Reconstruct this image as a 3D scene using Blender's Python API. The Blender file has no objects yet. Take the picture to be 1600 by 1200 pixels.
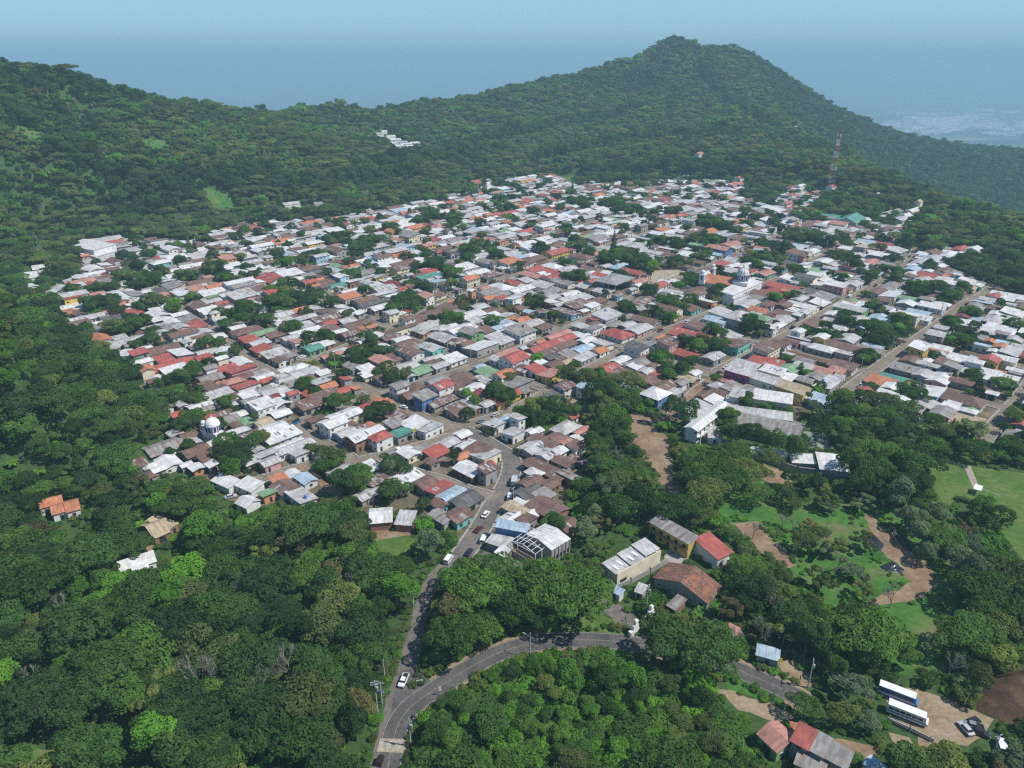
import bpy, bmesh, math, random
import numpy as np
from mathutils import Vector, Matrix

random.seed(7); rng = np.random.default_rng(11)
S = bpy.context.scene
COL = S.collection
# ---------------------------------------------------------------- camera
F, PITCH, HC = 1130.0, math.radians(24), 150.0
cam = bpy.data.cameras.new('camera'); cam_o = bpy.data.objects.new('camera', cam); COL.objects.link(cam_o)
cam.sensor_width = 36.0; cam.lens = 36.0 * F / 1600.0
cam.clip_start = 1.0; cam.clip_end = 150000.0
cam_o.location = (0, 0, HC); cam_o.rotation_euler = (math.radians(90) - PITCH, 0, 0)
S.camera = cam_o
# ---------------------------------------------------------------- sky, sun, exposure
SUN_EL, SUN_AZ = math.radians(54), math.radians(-12)      # azimuth measured from +X towards +Y
wd = bpy.data.worlds.new('World'); S.world = wd; wd.use_nodes = True
nt = wd.node_tree; nt.nodes.clear()
sky = nt.nodes.new('ShaderNodeTexSky'); sky.sky_type = 'NISHITA'; sky.sun_disc = False
sky.sun_elevation = SUN_EL; sky.sun_rotation = math.pi / 2 - SUN_AZ
sky.altitude = 900; sky.air_density = 1.0; sky.dust_density = 0.2; sky.ozone_density = 4.0
bg = nt.nodes.new('ShaderNodeBackground'); bg.inputs['Strength'].default_value = 0.125
wo = nt.nodes.new('ShaderNodeOutputWorld')
tint = nt.nodes.new('ShaderNodeMix'); tint.data_type = 'RGBA'; tint.blend_type = 'MULTIPLY'; tint.inputs[0].default_value = 1.0; tint.inputs[7].default_value = (0.63, 0.76, 0.80, 1)   # humid bluish air
nt.links.new(sky.outputs[0], tint.inputs[6]); nt.links.new(tint.outputs[2], bg.inputs[0]); nt.links.new(bg.outputs[0], wo.inputs[0])
sl = bpy.data.lights.new('sun', 'SUN'); sl.energy = 3.9; sl.angle = math.radians(0.53); sl.color = (1.0, 0.95, 0.88)
so = bpy.data.objects.new('sun', sl); COL.objects.link(so)
sd = Vector((math.cos(SUN_EL) * math.cos(SUN_AZ), math.cos(SUN_EL) * math.sin(SUN_AZ), math.sin(SUN_EL)))
so.rotation_euler = sd.to_track_quat('Z', 'Y').to_euler(); so.location = (0, 0, 600)
S.view_settings.view_transform = 'Standard'; S.view_settings.look = 'None'
S.view_settings.exposure = 0.52; S.view_settings.gamma = 1.0; S.view_settings.use_curve_mapping = False
S.render.engine = 'CYCLES'
cy = S.cycles
cy.max_bounces = 4; cy.diffuse_bounces = 3; cy.glossy_bounces = 2; cy.transmission_bounces = 2
cy.volume_bounces = 2; cy.transparent_max_bounces = 4
cy.use_denoising = False
cy.pixel_filter_type = 'BLACKMAN_HARRIS'; cy.filter_width = 1.3
HAZE_DENSITY = 0.000185; HAZE_COLOR = (0.41, 0.635, 0.775); HAZE_ANISO = 0.0
# ---------------------------------------------------------------- survey: picture point -> place on the ground
def ray(u, v):
    a = (u - 800) / F; b = (600 - v) / F
    return np.array([a, math.cos(PITCH) + b * math.sin(PITCH), -math.sin(PITCH) + b * math.cos(PITCH)])
def G(u, v, z=0.0):
    d = ray(u, v); t = (z - HC) / d[2]
    return (d[0] * t, d[1] * t)
def at_depth(u, v, D):                     # point seen at (u,v) at horizontal distance D
    d = ray(u, v); t = D / math.hypot(d[0], d[1])
    return (d[0] * t, d[1] * t, HC + d[2] * t)
def pix(x, y, z):
    x = np.asarray(x, float); y = np.asarray(y, float); z = np.asarray(z, float) - HC
    zc = y * math.cos(PITCH) - z * math.sin(PITCH); yc = y * math.sin(PITCH) + z * math.cos(PITCH)
    zc = np.where(zc < 1, 1, zc)
    return 800 + F * x / zc, 600 - F * yc / zc, zc
CA, SA = math.cos(math.radians(46)), math.sin(math.radians(46))      # the street grid
def AB(x, y): return x * CA + y * SA, x * SA - y * CA
def XY(a, b): return a * CA + b * SA, a * SA - b * CA
def PG(pts): return [G(u, v) for u, v in pts]
def inpoly(x, y, poly):
    x = np.asarray(x, float); y = np.asarray(y, float); c = np.zeros(x.shape, bool)
    n = len(poly)
    for i in range(n):
        x1, y1 = poly[i]; x2, y2 = poly[(i + 1) % n]
        if y1 == y2: continue
        k = ((y1 > y) != (y2 > y)) & (x < (x2 - x1) * (y - y1) / (y2 - y1) + x1)
        c ^= k
    return c
def distpoly(x, y, poly, closed=True):
    x = np.asarray(x, float); y = np.asarray(y, float); d = np.full(x.shape, 1e9); n = len(poly)
    for i in range(n if closed else n - 1):
        x1, y1 = poly[i]; x2, y2 = poly[(i + 1) % n]
        L = (x2 - x1) ** 2 + (y2 - y1) ** 2 + 1e-9
        t = np.clip(((x - x1) * (x2 - x1) + (y - y1) * (y2 - y1)) / L, 0, 1)
        d = np.minimum(d, np.hypot(x - x1 - t * (x2 - x1), y - y1 - t * (y2 - y1)))
    return d
# ---------------------------------------------------------------- object helpers
def link(o, parent=None):
    COL.objects.link(o)
    if parent: o.parent = parent
    return o
def mesh(name, verts, faces, mats, fm=None, uv=None, smooth=False):
    me = bpy.data.meshes.new(name); me.from_pydata([tuple(map(float, v)) for v in verts], [], faces)
    for m in (mats if isinstance(mats, (list, tuple)) else [mats]): me.materials.append(m)
    if fm is not None: me.polygons.foreach_set('material_index', fm)
    if uv is not None:
        l = me.uv_layers.new(name='uv'); l.data.foreach_set('uv', np.asarray(uv, float).ravel())
    if smooth: me.polygons.foreach_set('use_smooth', [True] * len(me.polygons))
    me.update(); return me
def obj(name, me, parent=None, loc=(0, 0, 0), rz=0.0):
    o = bpy.data.objects.new(name, me); o.location = loc; o.rotation_euler = (0, 0, rz); return link(o, parent)
def empty(name, loc, rz=0.0):
    o = bpy.data.objects.new(name, None); o.location = loc; o.rotation_euler = (0, 0, rz); o.empty_display_size = 1; return link(o)
def tag(o, label=None, cat=None, group=None, kind=None):
    if label: o['label'] = label
    if cat: o['category'] = cat
    if group: o['group'] = group
    if kind: o['kind'] = kind
    return o
class MB:                                   # collects simple solids into one mesh
    def __init__(s): s.v = []; s.f = []; s.m = []; s.uv = []
    def face(s, pts, m=0, uv=None):
        i = len(s.v); s.v += [tuple(p) for p in pts]; s.f.append(tuple(range(i, i + len(pts)))); s.m.append(m)
        s.uv += list(uv) if uv else [(0, 0)] * len(pts)
    def box(s, x0, x1, y0, y1, z0, z1, m=0, bottom=True):
        p = [(x0, y0, z0), (x1, y0, z0), (x1, y1, z0), (x0, y1, z0), (x0, y0, z1), (x1, y0, z1), (x1, y1, z1), (x0, y1, z1)]
        for q in ([0, 1, 5, 4], [1, 2, 6, 5], [2, 3, 7, 6], [3, 0, 4, 7], [4, 5, 6, 7]) + (([3, 2, 1, 0],) if bottom else ()):
            s.face([p[k] for k in q], m, [(p[k][0] + p[k][1], p[k][2]) if abs(q[0] - q[2]) != 2 or True else (0, 0) for k in q])
    def prism(s, ring, z0, z1, m=0, top=True, s1=1.0):
        n = len(ring); cx = sum(p[0] for p in ring) / n; cyy = sum(p[1] for p in ring) / n
        r1 = [(cx + (p[0] - cx) * s1, cyy + (p[1] - cyy) * s1) for p in ring]
        for i in range(n):
            j = (i + 1) % n
            s.face([(*ring[i], z0), (*ring[j], z0), (*r1[j], z1), (*r1[i], z1)], m)
        if top: s.face([(*p, z1) for p in r1], m)
    def cyl(s, x, y, r, z0, z1, m=0, n=8, s1=1.0):
        s.prism([(x + r * math.cos(2 * math.pi * i / n), y + r * math.sin(2 * math.pi * i / n)) for i in range(n)], z0, z1, m, True, s1)
    def bar(s, p, q, r, m=0, n=4, r1=None):
        p = Vector(p); q = Vector(q); d = q - p
        if d.length < 1e-6: return
        qt = d.to_track_quat('Z', 'Y'); r1 = r if r1 is None else r1
        A = [p + qt @ Vector((r * math.cos(2 * math.pi * i / n + .785), r * math.sin(2 * math.pi * i / n + .785), 0)) for i in range(n)]
        B = [q + qt @ Vector((r1 * math.cos(2 * math.pi * i / n + .785), r1 * math.sin(2 * math.pi * i / n + .785), 0)) for i in range(n)]
        for i in range(n):
            j = (i + 1) % n; s.face([A[i], A[j], B[j], B[i]], m)
        s.face(list(reversed(A)), m); s.face(B, m)
    def dome(s, x, y, z, r, h, m=0, n=12, k=5, ribs=None):
        for a in range(k):
            t0, t1 = a / k * math.pi / 2, (a + 1) / k * math.pi / 2
            for i in range(n):
                p0, p1 = 2 * math.pi * i / n, 2 * math.pi * (i + 1) / n
                P = lambda t, p: (x + r * math.cos(t) * math.cos(p), y + r * math.cos(t) * math.sin(p), z + h * math.sin(t))
                q = [P(t0, p0), P(t0, p1), P(t1, p1)] + ([P(t1, p0)] if a < k - 1 else [])
                s.face(q, m)
    def make(s, name, mats, smooth=False): return mesh(name, s.v, s.f, mats, s.m, s.uv, smooth)
    def build(s, name, mats, parent=None, loc=(0, 0, 0), rz=0.0, smooth=False):
        return obj(name, s.make(name, mats, smooth), parent, loc, rz)
# ================================================================ materials
def nodes(name):
    m = bpy.data.materials.new(name); m.use_nodes = True; t = m.node_tree
    b = t.nodes['Principled BSDF']; return m, t, b
def N(t, kind, **kw):
    n = t.nodes.new(kind)
    for k, v in kw.items():
        if k.startswith('i_'):
            key = k[2:]; key = int(key) if key.isdigit() else key.replace('_', ' ')
            n.inputs[key].default_value = v
        else: setattr(n, k, v)
    return n
def ramp(t, stops, src=None, interp='LINEAR'):
    r = t.nodes.new('ShaderNodeValToRGB'); e = r.color_ramp; e.interpolation = interp
    while len(e.elements) < len(stops): e.elements.new(0.5)
    for el, (p, c) in zip(e.elements, stops): el.position = p; el.color = (*c, 1) if len(c) == 3 else c
    if src is not None: t.links.new(src, r.inputs[0])
    return r
def mixc(t, a, b, fac, mode='MIX'):
    n = t.nodes.new('ShaderNodeMix'); n.data_type = 'RGBA'; n.blend_type = mode
    for s, v in ((6, a), (7, b)):
        if hasattr(v, 'links') or hasattr(v, 'is_linked'): t.links.new(v, n.inputs[s])
        else: n.inputs[s].default_value = (*v, 1)
    if hasattr(fac, 'is_linked'): t.links.new(fac, n.inputs[0])
    else: n.inputs[0].default_value = fac
    return n.outputs[2]
def noise(t, scale, detail=4, co=None, rough=0.6):
    n = N(t, 'ShaderNodeTexNoise'); n.inputs['Scale'].default_value = scale; n.inputs['Detail'].default_value = detail
    n.inputs['Roughness'].default_value = rough
    if co is not None: t.links.new(co, n.inputs['Vector'])
    return n.outputs['Fac']
def geo_pos(t): return N(t, 'ShaderNodeNewGeometry').outputs['Position']
def plain(name, col, rough=0.7, var=0.25, scale=0.6, metal=0.0, spec=0.3):
    m, t, b = nodes(name); p = geo_pos(t); f = noise(t, scale, 5, p)
    r = ramp(t, [(0.3, tuple(c * (1 - var) for c in col)), (0.7, tuple(min(1, c * (1 + var * .5)) for c in col))], f)
    t.links.new(r.outputs[0], b.inputs['Base Color']); b.inputs['Roughness'].default_value = rough
    b.inputs['Metallic'].default_value = metal; b.inputs['Specular IOR Level'].default_value = spec
    return m
def leaf_mat(name, c, var=0.35, hue=(1, 1, 1)):
    m, t, b = nodes(name); t.nodes.remove(b)
    out = t.nodes['Material Output']
    oi = N(t, 'ShaderNodeObjectInfo'); p = geo_pos(t)
    f = noise(t, 0.35, 3, p)
    lo = tuple(x * (1 - var) for x in c); hi = tuple(x * (1 + var) * h for x, h in zip(c, (1.12, 1.05, .8)))
    col = ramp(t, [(0.0, lo), (0.5, c), (1.0, hi)], oi.outputs['Random']).outputs[0]
    br = ramp(t, [(0.25, (.72, .72, .72)), (0.75, (1.25, 1.25, 1.2))], f).outputs[0]
    col = mixc(t, col, br, 1.0, 'MULTIPLY')
    d = N(t, 'ShaderNodeBsdfDiffuse'); tr = N(t, 'ShaderNodeBsdfTranslucent'); mx = N(t, 'ShaderNodeMixShader', i_0=0.52)
    t.links.new(col, d.inputs[0]); c2 = mixc(t, col, (1.2, 1.25, .5), 1.0, 'MULTIPLY'); t.links.new(c2, tr.inputs[0])
    t.links.new(d.outputs[0], mx.inputs[1]); t.links.new(tr.outputs[0], mx.inputs[2])
    t.links.new(mx.outputs[0], out.inputs[0]); return m
LEAF = {
 'dark':   leaf_mat('leaves dark',   (0.074, 0.142, 0.05)),
 'mid':    leaf_mat('leaves green',  (0.104, 0.205, 0.056)),
 'bright': leaf_mat('leaves bright', (0.13, 0.285, 0.052)),
 'olive':  leaf_mat('leaves olive',  (0.168, 0.218, 0.08)),
 'pale':   leaf_mat('leaves pale',   (0.185, 0.245, 0.155)),
 'brown':  leaf_mat('leaves brown',  (0.165, 0.165, 0.085)),
}
BARK = plain('bark', (0.13, 0.10, 0.075), 0.9)
BARE = plain('bare bark', (0.24, 0.225, 0.20), 0.9)
# ================================================================ terrain
SKYLINE = [(-250, 70, 1000), (-100, 90, 1000), (0, 113, 1000), (50, 115, 1000), (110, 120, 1000), (150, 138, 1020), (200, 152, 1060), (260, 163, 1120), (330, 168, 1200), (400, 176, 1260),
 (470, 174, 1320), (530, 165, 1360), (575, 184, 1400), (610, 178, 1430), (660, 163, 1500), (720, 156, 1580), (780, 144, 1680), (850, 130, 1760), (920, 114, 1820), (990, 96, 1870),
 (1018, 82, 1900), (1034, 70, 1910), (1050, 60, 1920), (1066, 66, 1930), (1082, 80, 1950), (1100, 83, 1980), (1130, 78, 2020), (1165, 84, 2060), (1200, 114, 2120), (1250, 150, 2180), (1300, 183, 2230),
 (1350, 198, 2280), (1400, 222, 2330), (1450, 228, 2400), (1500, 232, 2450), (1560, 237, 2500), (1620, 240, 2560), (1750, 252, 2650), (1900, 272, 2700)]
CTRL = [at_depth(*k) for k in SKYLINE]
for (u, v, D) in SKYLINE:                                   # the far side of every ridge
    x, y, z = at_depth(u, v, D); k = (D + 450) / D; CTRL.append((x * k, y * k, z - 170)); k = (D + 1300) / D; CTRL.append((x * k, y * k, -330))
for p in [(0, 250, 720), (0, 400, 490), (150, 200, 950), (200, 300, 760), (100, 340, 660), (300, 250, 900), (400, 260, 930), (500, 220, 1130), (600, 225, 1240), (700, 230, 1200),
          (800, 230, 1200), (800, 180, 1500), (900, 230, 1230), (900, 160, 1620), (1000, 250, 1140), (1000, 200, 1430), (1000, 140, 1680), (1100, 240, 1150), (1100, 190, 1420), (1100, 130, 1750),
          (1180, 138, 1760), (1240, 198, 1520), (1310, 226, 1330), (1380, 272, 1150), (1450, 307, 1050), (1520, 332, 950), (1600, 362, 860), (1750, 390, 800),
          (1200, 230, 1260), (1200, 270, 1010), (1300, 270, 1020), (1400, 310, 930), (1500, 350, 800), (300, 330, 740), (500, 300, 880), (700, 280, 980), (-200, 250, 760), (-200, 420, 480)]:
    CTRL.append(at_depth(*p))
for p, z in [((1400, 250, 1500), -75), ((1450, 260, 1450), -95), ((1550, 290, 1250), -90), ((1650, 320, 1150), -85), ((1800, 330, 1150), -90), ((1500, 240, 1800), -120), ((1600, 260, 1750), -130),
             ((1400, 230, 1850), -60), ((1300, 200, 1800), 0), ((1600, 240, 2150), -80), ((1500, 225, 2150), -50), ((1800, 260, 2100), -120)]:
    x, y, _ = at_depth(*p); CTRL.append((x, y, z))
for px, D, dz in [((0, 505), 320, 0), ((60, 540), 305, 0), ((150, 590), 290, 0), ((-120, 460), 330, 0), ((230, 655), 255, 0), ((-300, 420), 330, 0)]:
    CTRL.append(at_depth(px[0], px[1] + 14, D))             # wooded hill on the left
for x in range(-400, 701, 110):
    for y in range(60, 700, 110):
        if abs(x) < y * 0.78 + 60 and not (x < -130 and y < 420 and y > 180): CTRL.append((x, y, 0.0))
for az, D, hz_ in [(-42, 27000, 250), (-34, 26000, 470), (-28, 27000, 380), (-22, 27000, 200), (-14, 28000, 60), (8, 30000, 80), (22, 31000, 30), (36, 30000, 180)]: CTRL.append((D * math.sin(math.radians(az)), D * math.cos(math.radians(az)), hz_))   # faint mountains on the horizon, added this high to lift and soften the haze
for D in (4200, 6500, 9000, 13000, 18000, 50000):
    for az in range(-60, 61, 15): CTRL.append((D * math.sin(math.radians(az)), D * math.cos(math.radians(az)), -560.0))
for x in range(-1500, 1501, 500): CTRL.append((x, -300, 0.0))
CTRL = np.array(CTRL, float)
_d = np.hypot(CTRL[:, None, 0] - CTRL[None, :, 0], CTRL[:, None, 1] - CTRL[None, :, 1])
RB = np.linalg.solve(-_d + np.eye(len(CTRL)) * -2.0 * 0 + np.eye(len(CTRL)) * 1e-3, CTRL[:, 2] - 0.0)
FLAT = PG([(300, 745), (215, 655), (60, 465), (95, 380), (370, 345), (560, 330), (690, 300), (870, 275), (1200, 290), (1420, 335), (1520, 395), (1650, 430), (2300, 500), (2400, 1400), (-900, 1400), (-500, 900), (150, 775)])
def fbm(x, y, s):
    v = 0
    for k, (fx, fy, ph) in enumerate([(1, .3, 0), (-.5, 1, 1.7), (1.7, 1.1, 4.1), (-2.3, 1.6, 2.2), (3.1, -2.7, 5.5), (4.3, 3.7, .6)]):
        v = v + np.sin((x * fx + y * fy) / s + ph + 1.3 * np.sin((y * fx - x * fy) / s * .7 + ph)) / (1 + k * .6)
    return v * 0.35
def Hh(x, y):
    x = np.atleast_1d(np.asarray(x, float)).ravel(); y = np.atleast_1d(np.asarray(y, float)).ravel(); h = np.empty(x.size)
    for i in range(0, x.size, 20000):
        s = slice(i, i + 20000)
        h[s] = (-np.hypot(x[s, None] - CTRL[None, :, 0], y[s, None] - CTRL[None, :, 1])) @ RB
    d = distpoly(x, y, FLAT); d = np.where(inpoly(x, y, FLAT), 0, d); w = np.clip(d / 70, 0, 1); w = w * w * (3 - 2 * w)
    r = np.hypot(x, y); amp = np.clip((r - 300) / 900, 0.15, 1) * 6 * np.clip((6000 - r) / 2500, 0.1, 1)
    return w * (h + amp * fbm(x, y, 85.0))
def axis(lo, hi, step, far, g=1.16):
    a = list(np.arange(lo, hi + .1, step)); s = step
    while a[-1] < far: s *= g; a.append(a[-1] + s)
    b = []; s = step; q = lo
    while q > -far: s *= g; q -= s; b.append(q)
    return a, b[::-1]
xa, xb = axis(-1300, 1800, 13, 42000); XS = np.unique(np.clip(xb + xa, -45000, 45000))
ya, _ = axis(-300, 2700, 13, 42000); YS = np.unique(np.clip(ya, -400, 45000))
gx, gy = np.meshgrid(XS, YS); gz = Hh(gx, gy).reshape(gx.shape)
nx, ny = len(XS), len(YS)
vs = np.stack([gx.ravel(), gy.ravel(), gz.ravel()], 1)
ii = (np.arange(ny - 1)[:, None] * nx + np.arange(nx - 1)[None, :]).ravel()
fs = np.stack([ii, ii + 1, ii + nx + 1, ii + nx], 1)
tm = bpy.data.meshes.new('ground'); tm.from_pydata(vs.tolist(), [], fs.tolist()); tm.polygons.foreach_set('use_smooth', [True] * len(tm.polygons))
def ground_mat():
    m, t, b = nodes('ground'); p = geo_pos(t)
    f = noise(t, 0.05, 6, p); g = noise(t, 0.6, 5, p)
    near = ramp(t, [(0.3, (0.034, 0.066, 0.022)), (0.55, (0.052, 0.098, 0.030)), (0.68, (0.070, 0.098, 0.038)), (0.8, (0.12, 0.10, 0.055))], f).outputs[0]
    near = mixc(t, near, ramp(t, [(.3, (.6, .6, .6)), (.7, (1.3, 1.3, 1.3))], g).outputs[0], 1, 'MULTIPLY')
    vo = N(t, 'ShaderNodeTexVoronoi'); vo.inputs['Scale'].default_value = 0.0028; t.links.new(p, vo.inputs['Vector'])
    sep = N(t, 'ShaderNodeSeparateColor'); t.links.new(vo.outputs['Color'], sep.inputs[0])
    far = ramp(t, [(0.0, (0.02, 0.045, 0.02)), (0.5, (0.035, 0.07, 0.025)), (.70, (0.11, 0.14, 0.06)), (0.88, (0.26, 0.25, 0.15)), (1, (.42, .37, .26))], sep.outputs[0]).outputs[0]
    f2 = noise(t, 0.0012, 6, p); far = mixc(t, far, (0.018, 0.04, 0.02), ramp(t, [(.42, (0, 0, 0)), (.6, (1, 1, 1))], f2).outputs[0])
    sx = N(t, 'ShaderNodeSeparateXYZ'); t.links.new(p, sx.inputs[0])
    mr = N(t, 'ShaderNodeMapRange'); mr.inputs[1].default_value = -250; mr.inputs[2].default_value = -420; t.links.new(sx.outputs[2], mr.inputs[0])
    t.links.new(mixc(t, near, far, mr.outputs[0]), b.inputs['Base Color']); b.inputs['Roughness'].default_value = 0.95; b.inputs['Specular IOR Level'].default_value = 0.1
    return m
tm.materials.append(ground_mat())
tag(obj('ground', tm), 'green ground running from the town through wooded hills to the hazy plain', kind='structure')
_xi = XS; _yi = YS
def Hg(x, y):                                # height on the ground sheet itself
    x = float(x); y = float(y)
    i = min(max(np.searchsorted(_xi, x) - 1, 0), nx - 2); j = min(max(np.searchsorted(_yi, y) - 1, 0), ny - 2)
    s = (x - _xi[i]) / (_xi[i + 1] - _xi[i]); q = (y - _yi[j]) / (_yi[j + 1] - _yi[j])
    return (gz[j, i] * (1 - s) + gz[j, i + 1] * s) * (1 - q) + (gz[j + 1, i] * (1 - s) + gz[j + 1, i + 1] * s) * q
def GH(u, v, it=60):                          # where the view line through (u,v) meets the ground sheet
    d = ray(u, v); t = 60.0; last = t
    while t < 6000:
        x, y, z = d[0] * t, d[1] * t, HC + d[2] * t
        if z < Hg(x, y): break
        last = t; t *= 1.01
    lo, hi = last, t
    for _ in range(20):
        m_ = (lo + hi) / 2; x, y, z = d[0] * m_, d[1] * m_, HC + d[2] * m_
        if z < Hg(x, y): hi = m_
        else: lo = m_
    return d[0] * hi, d[1] * hi, HC + d[2] * hi
# ---------------------------------------------------------------- haze
hz = MB(); zt = max(HC, float(gz.max()) + 30)
hz.box(-46000, 46000, -2000, 46000, float(gz.min()) - 25, zt)
hm = bpy.data.materials.new('haze'); hm.use_nodes = True; ht = hm.node_tree; ht.nodes.clear()
ho = ht.nodes.new('ShaderNodeOutputMaterial'); pv = ht.nodes.new('ShaderNodeVolumePrincipled')
pv.inputs['Color'].default_value = (*HAZE_COLOR, 1); pv.inputs['Density'].default_value = HAZE_DENSITY; pv.inputs['Anisotropy'].default_value = HAZE_ANISO
ht.links.new(pv.outputs[0], ho.inputs['Volume'])
tag(hz.build('haze', hm), 'pale blue haze filling the valley air', kind='stuff')
# ================================================================ tree crowns (unit height 1, standing on the origin)
def crown_mesh(name, lobes, n, leaf, mat, seed, flat=0.0):
    r = np.random.default_rng(seed); V = []; tot = sum(l[3] * l[4] + l[3] ** 2 for l in lobes)
    cs = np.array([l[:3] for l in lobes]); rr = np.array([l[3] for l in lobes]); rz = np.array([l[4] for l in lobes])
    for (x, y, z, rad, rh) in lobes:
        k = int(n * (rad * rh + rad ** 2) / tot)
        d = r.normal(size=(k, 3)); d[:, 2] = np.where(d[:, 2] < -0.35 * np.abs(d[:, 2]).mean(), -d[:, 2] * .6, d[:, 2])
        d /= np.linalg.norm(d, axis=1)[:, None]
        shell = 1 - np.abs(r.normal(size=k)) * 0.13; shell = np.where(r.random(k) < .18, r.uniform(.55, .9, k), shell)
        P = np.stack([x + d[:, 0] * rad * shell, y + d[:, 1] * rad * shell, z + d[:, 2] * rh * shell], 1)
        # leave out what is deep inside another lobe
        q = ((P[:, None, 0] - cs[None, :, 0]) / rr) ** 2 + ((P[:, None, 1] - cs[None, :, 1]) / rr) ** 2 + ((P[:, None, 2] - cs[None, :, 2]) / rz) ** 2
        keep = (q < 0.45).sum(1) == 0
        P = P[keep]; d = d[keep]; k = len(P)
        nrm = d + r.normal(size=(k, 3)) * 0.55; nrm[:, 2] += .25; nrm /= np.linalg.norm(nrm, axis=1)[:, None]
        t1 = np.cross(nrm, r.normal(size=(k, 3))); t1 /= np.linalg.norm(t1, axis=1)[:, None] + 1e-9; t2 = np.cross(nrm, t1)
        s = (leaf * r.uniform(.55, 1.35, k))[:, None]; a = r.uniform(.5, 1, (k, 1))
        q = np.stack([P - t1 * s - t2 * s * a * .4, P + t1 * s * .2 - t2 * s * a, P + t1 * s + t2 * s * .2, P - t1 * s * .1 + t2 * s * a], 1)
        V.append(q.reshape(-1, 3))
    V = np.concatenate(V); nq = len(V) // 4
    me = bpy.data.meshes.new(name); me.vertices.add(len(V)); me.vertices.foreach_set('co', V.ravel())
    me.loops.add(nq * 4); me.loops.foreach_set('vertex_index', np.arange(nq * 4)); me.polygons.add(nq)
    me.polygons.foreach_set('loop_start', np.arange(nq) * 4); me.materials.append(mat); me.update(calc_edges=True); return me
def lobes_round(r, k=9, w=0.42, lo=.32, hi=.95):
    L = [(0, 0, (lo + hi) / 2, w * .72, (hi - lo) / 2 * .85)]
    for i in range(k):
        a = i / k * 6.28 * 2.4 + r.uniform(-.4, .4); q = r.uniform(.35, .75) * w; z = r.uniform(lo + .12, hi - .13); sz = r.uniform(.14, .21)
        L.append((math.cos(a) * q, math.sin(a) * q, z, sz, sz * .85))
    return L
def lobes_wide(r, k=13, w=.62):
    L = [(0, 0, .66, w * .7, .17)]
    for i in range(k):
        a = i * 2.4; q = math.sqrt((i + .5) / k) * w * .85; sz = r.uniform(.16, .23)
        L.append((math.cos(a) * q, math.sin(a) * q, .76 - .2 * (q / w) ** 2 + r.uniform(-.05, .05), sz, sz * .62))
    return L
def lobes_tall(r, k=9):
    L = [(0, 0, .55, .2, .38)]
    for i in range(k):
        z = .22 + .68 * i / k; a = i * 2.4; q = .15 * (1 - .5 * i / k); sz = .17 * (1.1 - .5 * i / k)
        L.append((math.cos(a) * q, math.sin(a) * q, z, sz, sz * 1.1))
    return L
def lobes_conifer(r):
    L = []
    for i in range(13):
        z = .10 + .85 * i / 13; w_ = .19 * (1 - i / 13.5); a = i * 2.4
        L.append((math.cos(a) * w_ * .25, math.sin(a) * w_ * .25, z, w_ + .015, .075))
    return L
def lobes_bush(r, k=8):
    L = [(0, 0, .4, .45, .45)]
    for i in range(k):
        a = i * 2.4; q = r.uniform(.3, .55); sz = r.uniform(.2, .3); L.append((math.cos(a) * q, math.sin(a) * q, r.uniform(.3, .7), sz, sz))
    return L
def lobes_open(r, k=11, w=.45):            # loose crown of separate tufts
    L = []
    for i in range(k):
        a = i * 2.4; q = math.sqrt((i + .5) / k) * w; sz = r.uniform(.10, .16)
        L.append((math.cos(a) * q, math.sin(a) * q, r.uniform(.5, .9) - .2 * q, sz, sz * .7))
    return L
rr_ = random.Random(5)
CROWN = {}
def _reg(kind, col, variants, fn, n, leaf):
    for k in range(variants):
        CROWN.setdefault(kind, {}).setdefault(col, []).append(crown_mesh(f'crown {kind} {col} {k}', fn(rr_), n, leaf, LEAF[col], hash_((kind, col, k))))
def hash_(t): return sum(ord(c) * (i + 3) for i, c in enumerate(str(t))) % 100000
def lobes_any(r): return lobes_round(r, r.randrange(6, 15), r.uniform(.36, .52), r.uniform(.25, .4), r.uniform(.88, 1.0))
for c in ('dark', 'mid', 'olive'): _reg('round', c, 4, lobes_any, 3600, .026)
for c in ('bright', 'brown', 'pale'): _reg('round', c, 1, lobes_round, 3400, .027)
for c in ('dark', 'mid', 'olive'): _reg('wide', c, 1 if c != 'mid' else 2, lobes_wide, 5200, .026)
for c in ('dark', 'mid'): _reg('tall', c, 1, lobes_tall, 2600, .024)
_reg('conifer', 'dark', 1, lobes_conifer, 2600, .018)
for c in ('mid', 'bright', 'olive'): _reg('bush', c, 1, lobes_bush, 1500, .06)
_reg('open', 'pale', 2, lobes_open, 2600, .034); _reg('open', 'olive', 1, lobes_open, 2400, .034); _reg('open', 'brown', 1, lobes_open, 2400, .034)
def trunk_mesh(name, mat, kind):
    r = random.Random(hash_(name)); b = MB()
    top = .62 if kind != 'conifer' else .9
    b.bar((0, 0, -.03), (.01, .01, top * .55), .028, 0, 6, .02); b.bar((.01, .01, top * .55), (.02, 0, top), .02, 0, 6, .006)
    if kind != 'conifer':
        for i in range(6):
            a = i * 1.1; z = .25 + .05 * i; q = {'wide': .42, 'round': .25, 'open': .32, 'tall': .12, 'bush': .3}[kind]
            e = (math.cos(a) * q, math.sin(a) * q, z + .22); b.bar((.01, .01, z), e, .012, 0, 5, .005)
    return b.make(name, mat)
TRUNK = {k: trunk_mesh('trunk ' + k, BARE if k == 'open' else BARK, k) for k in ('round', 'wide', 'tall', 'conifer', 'open')}
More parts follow.
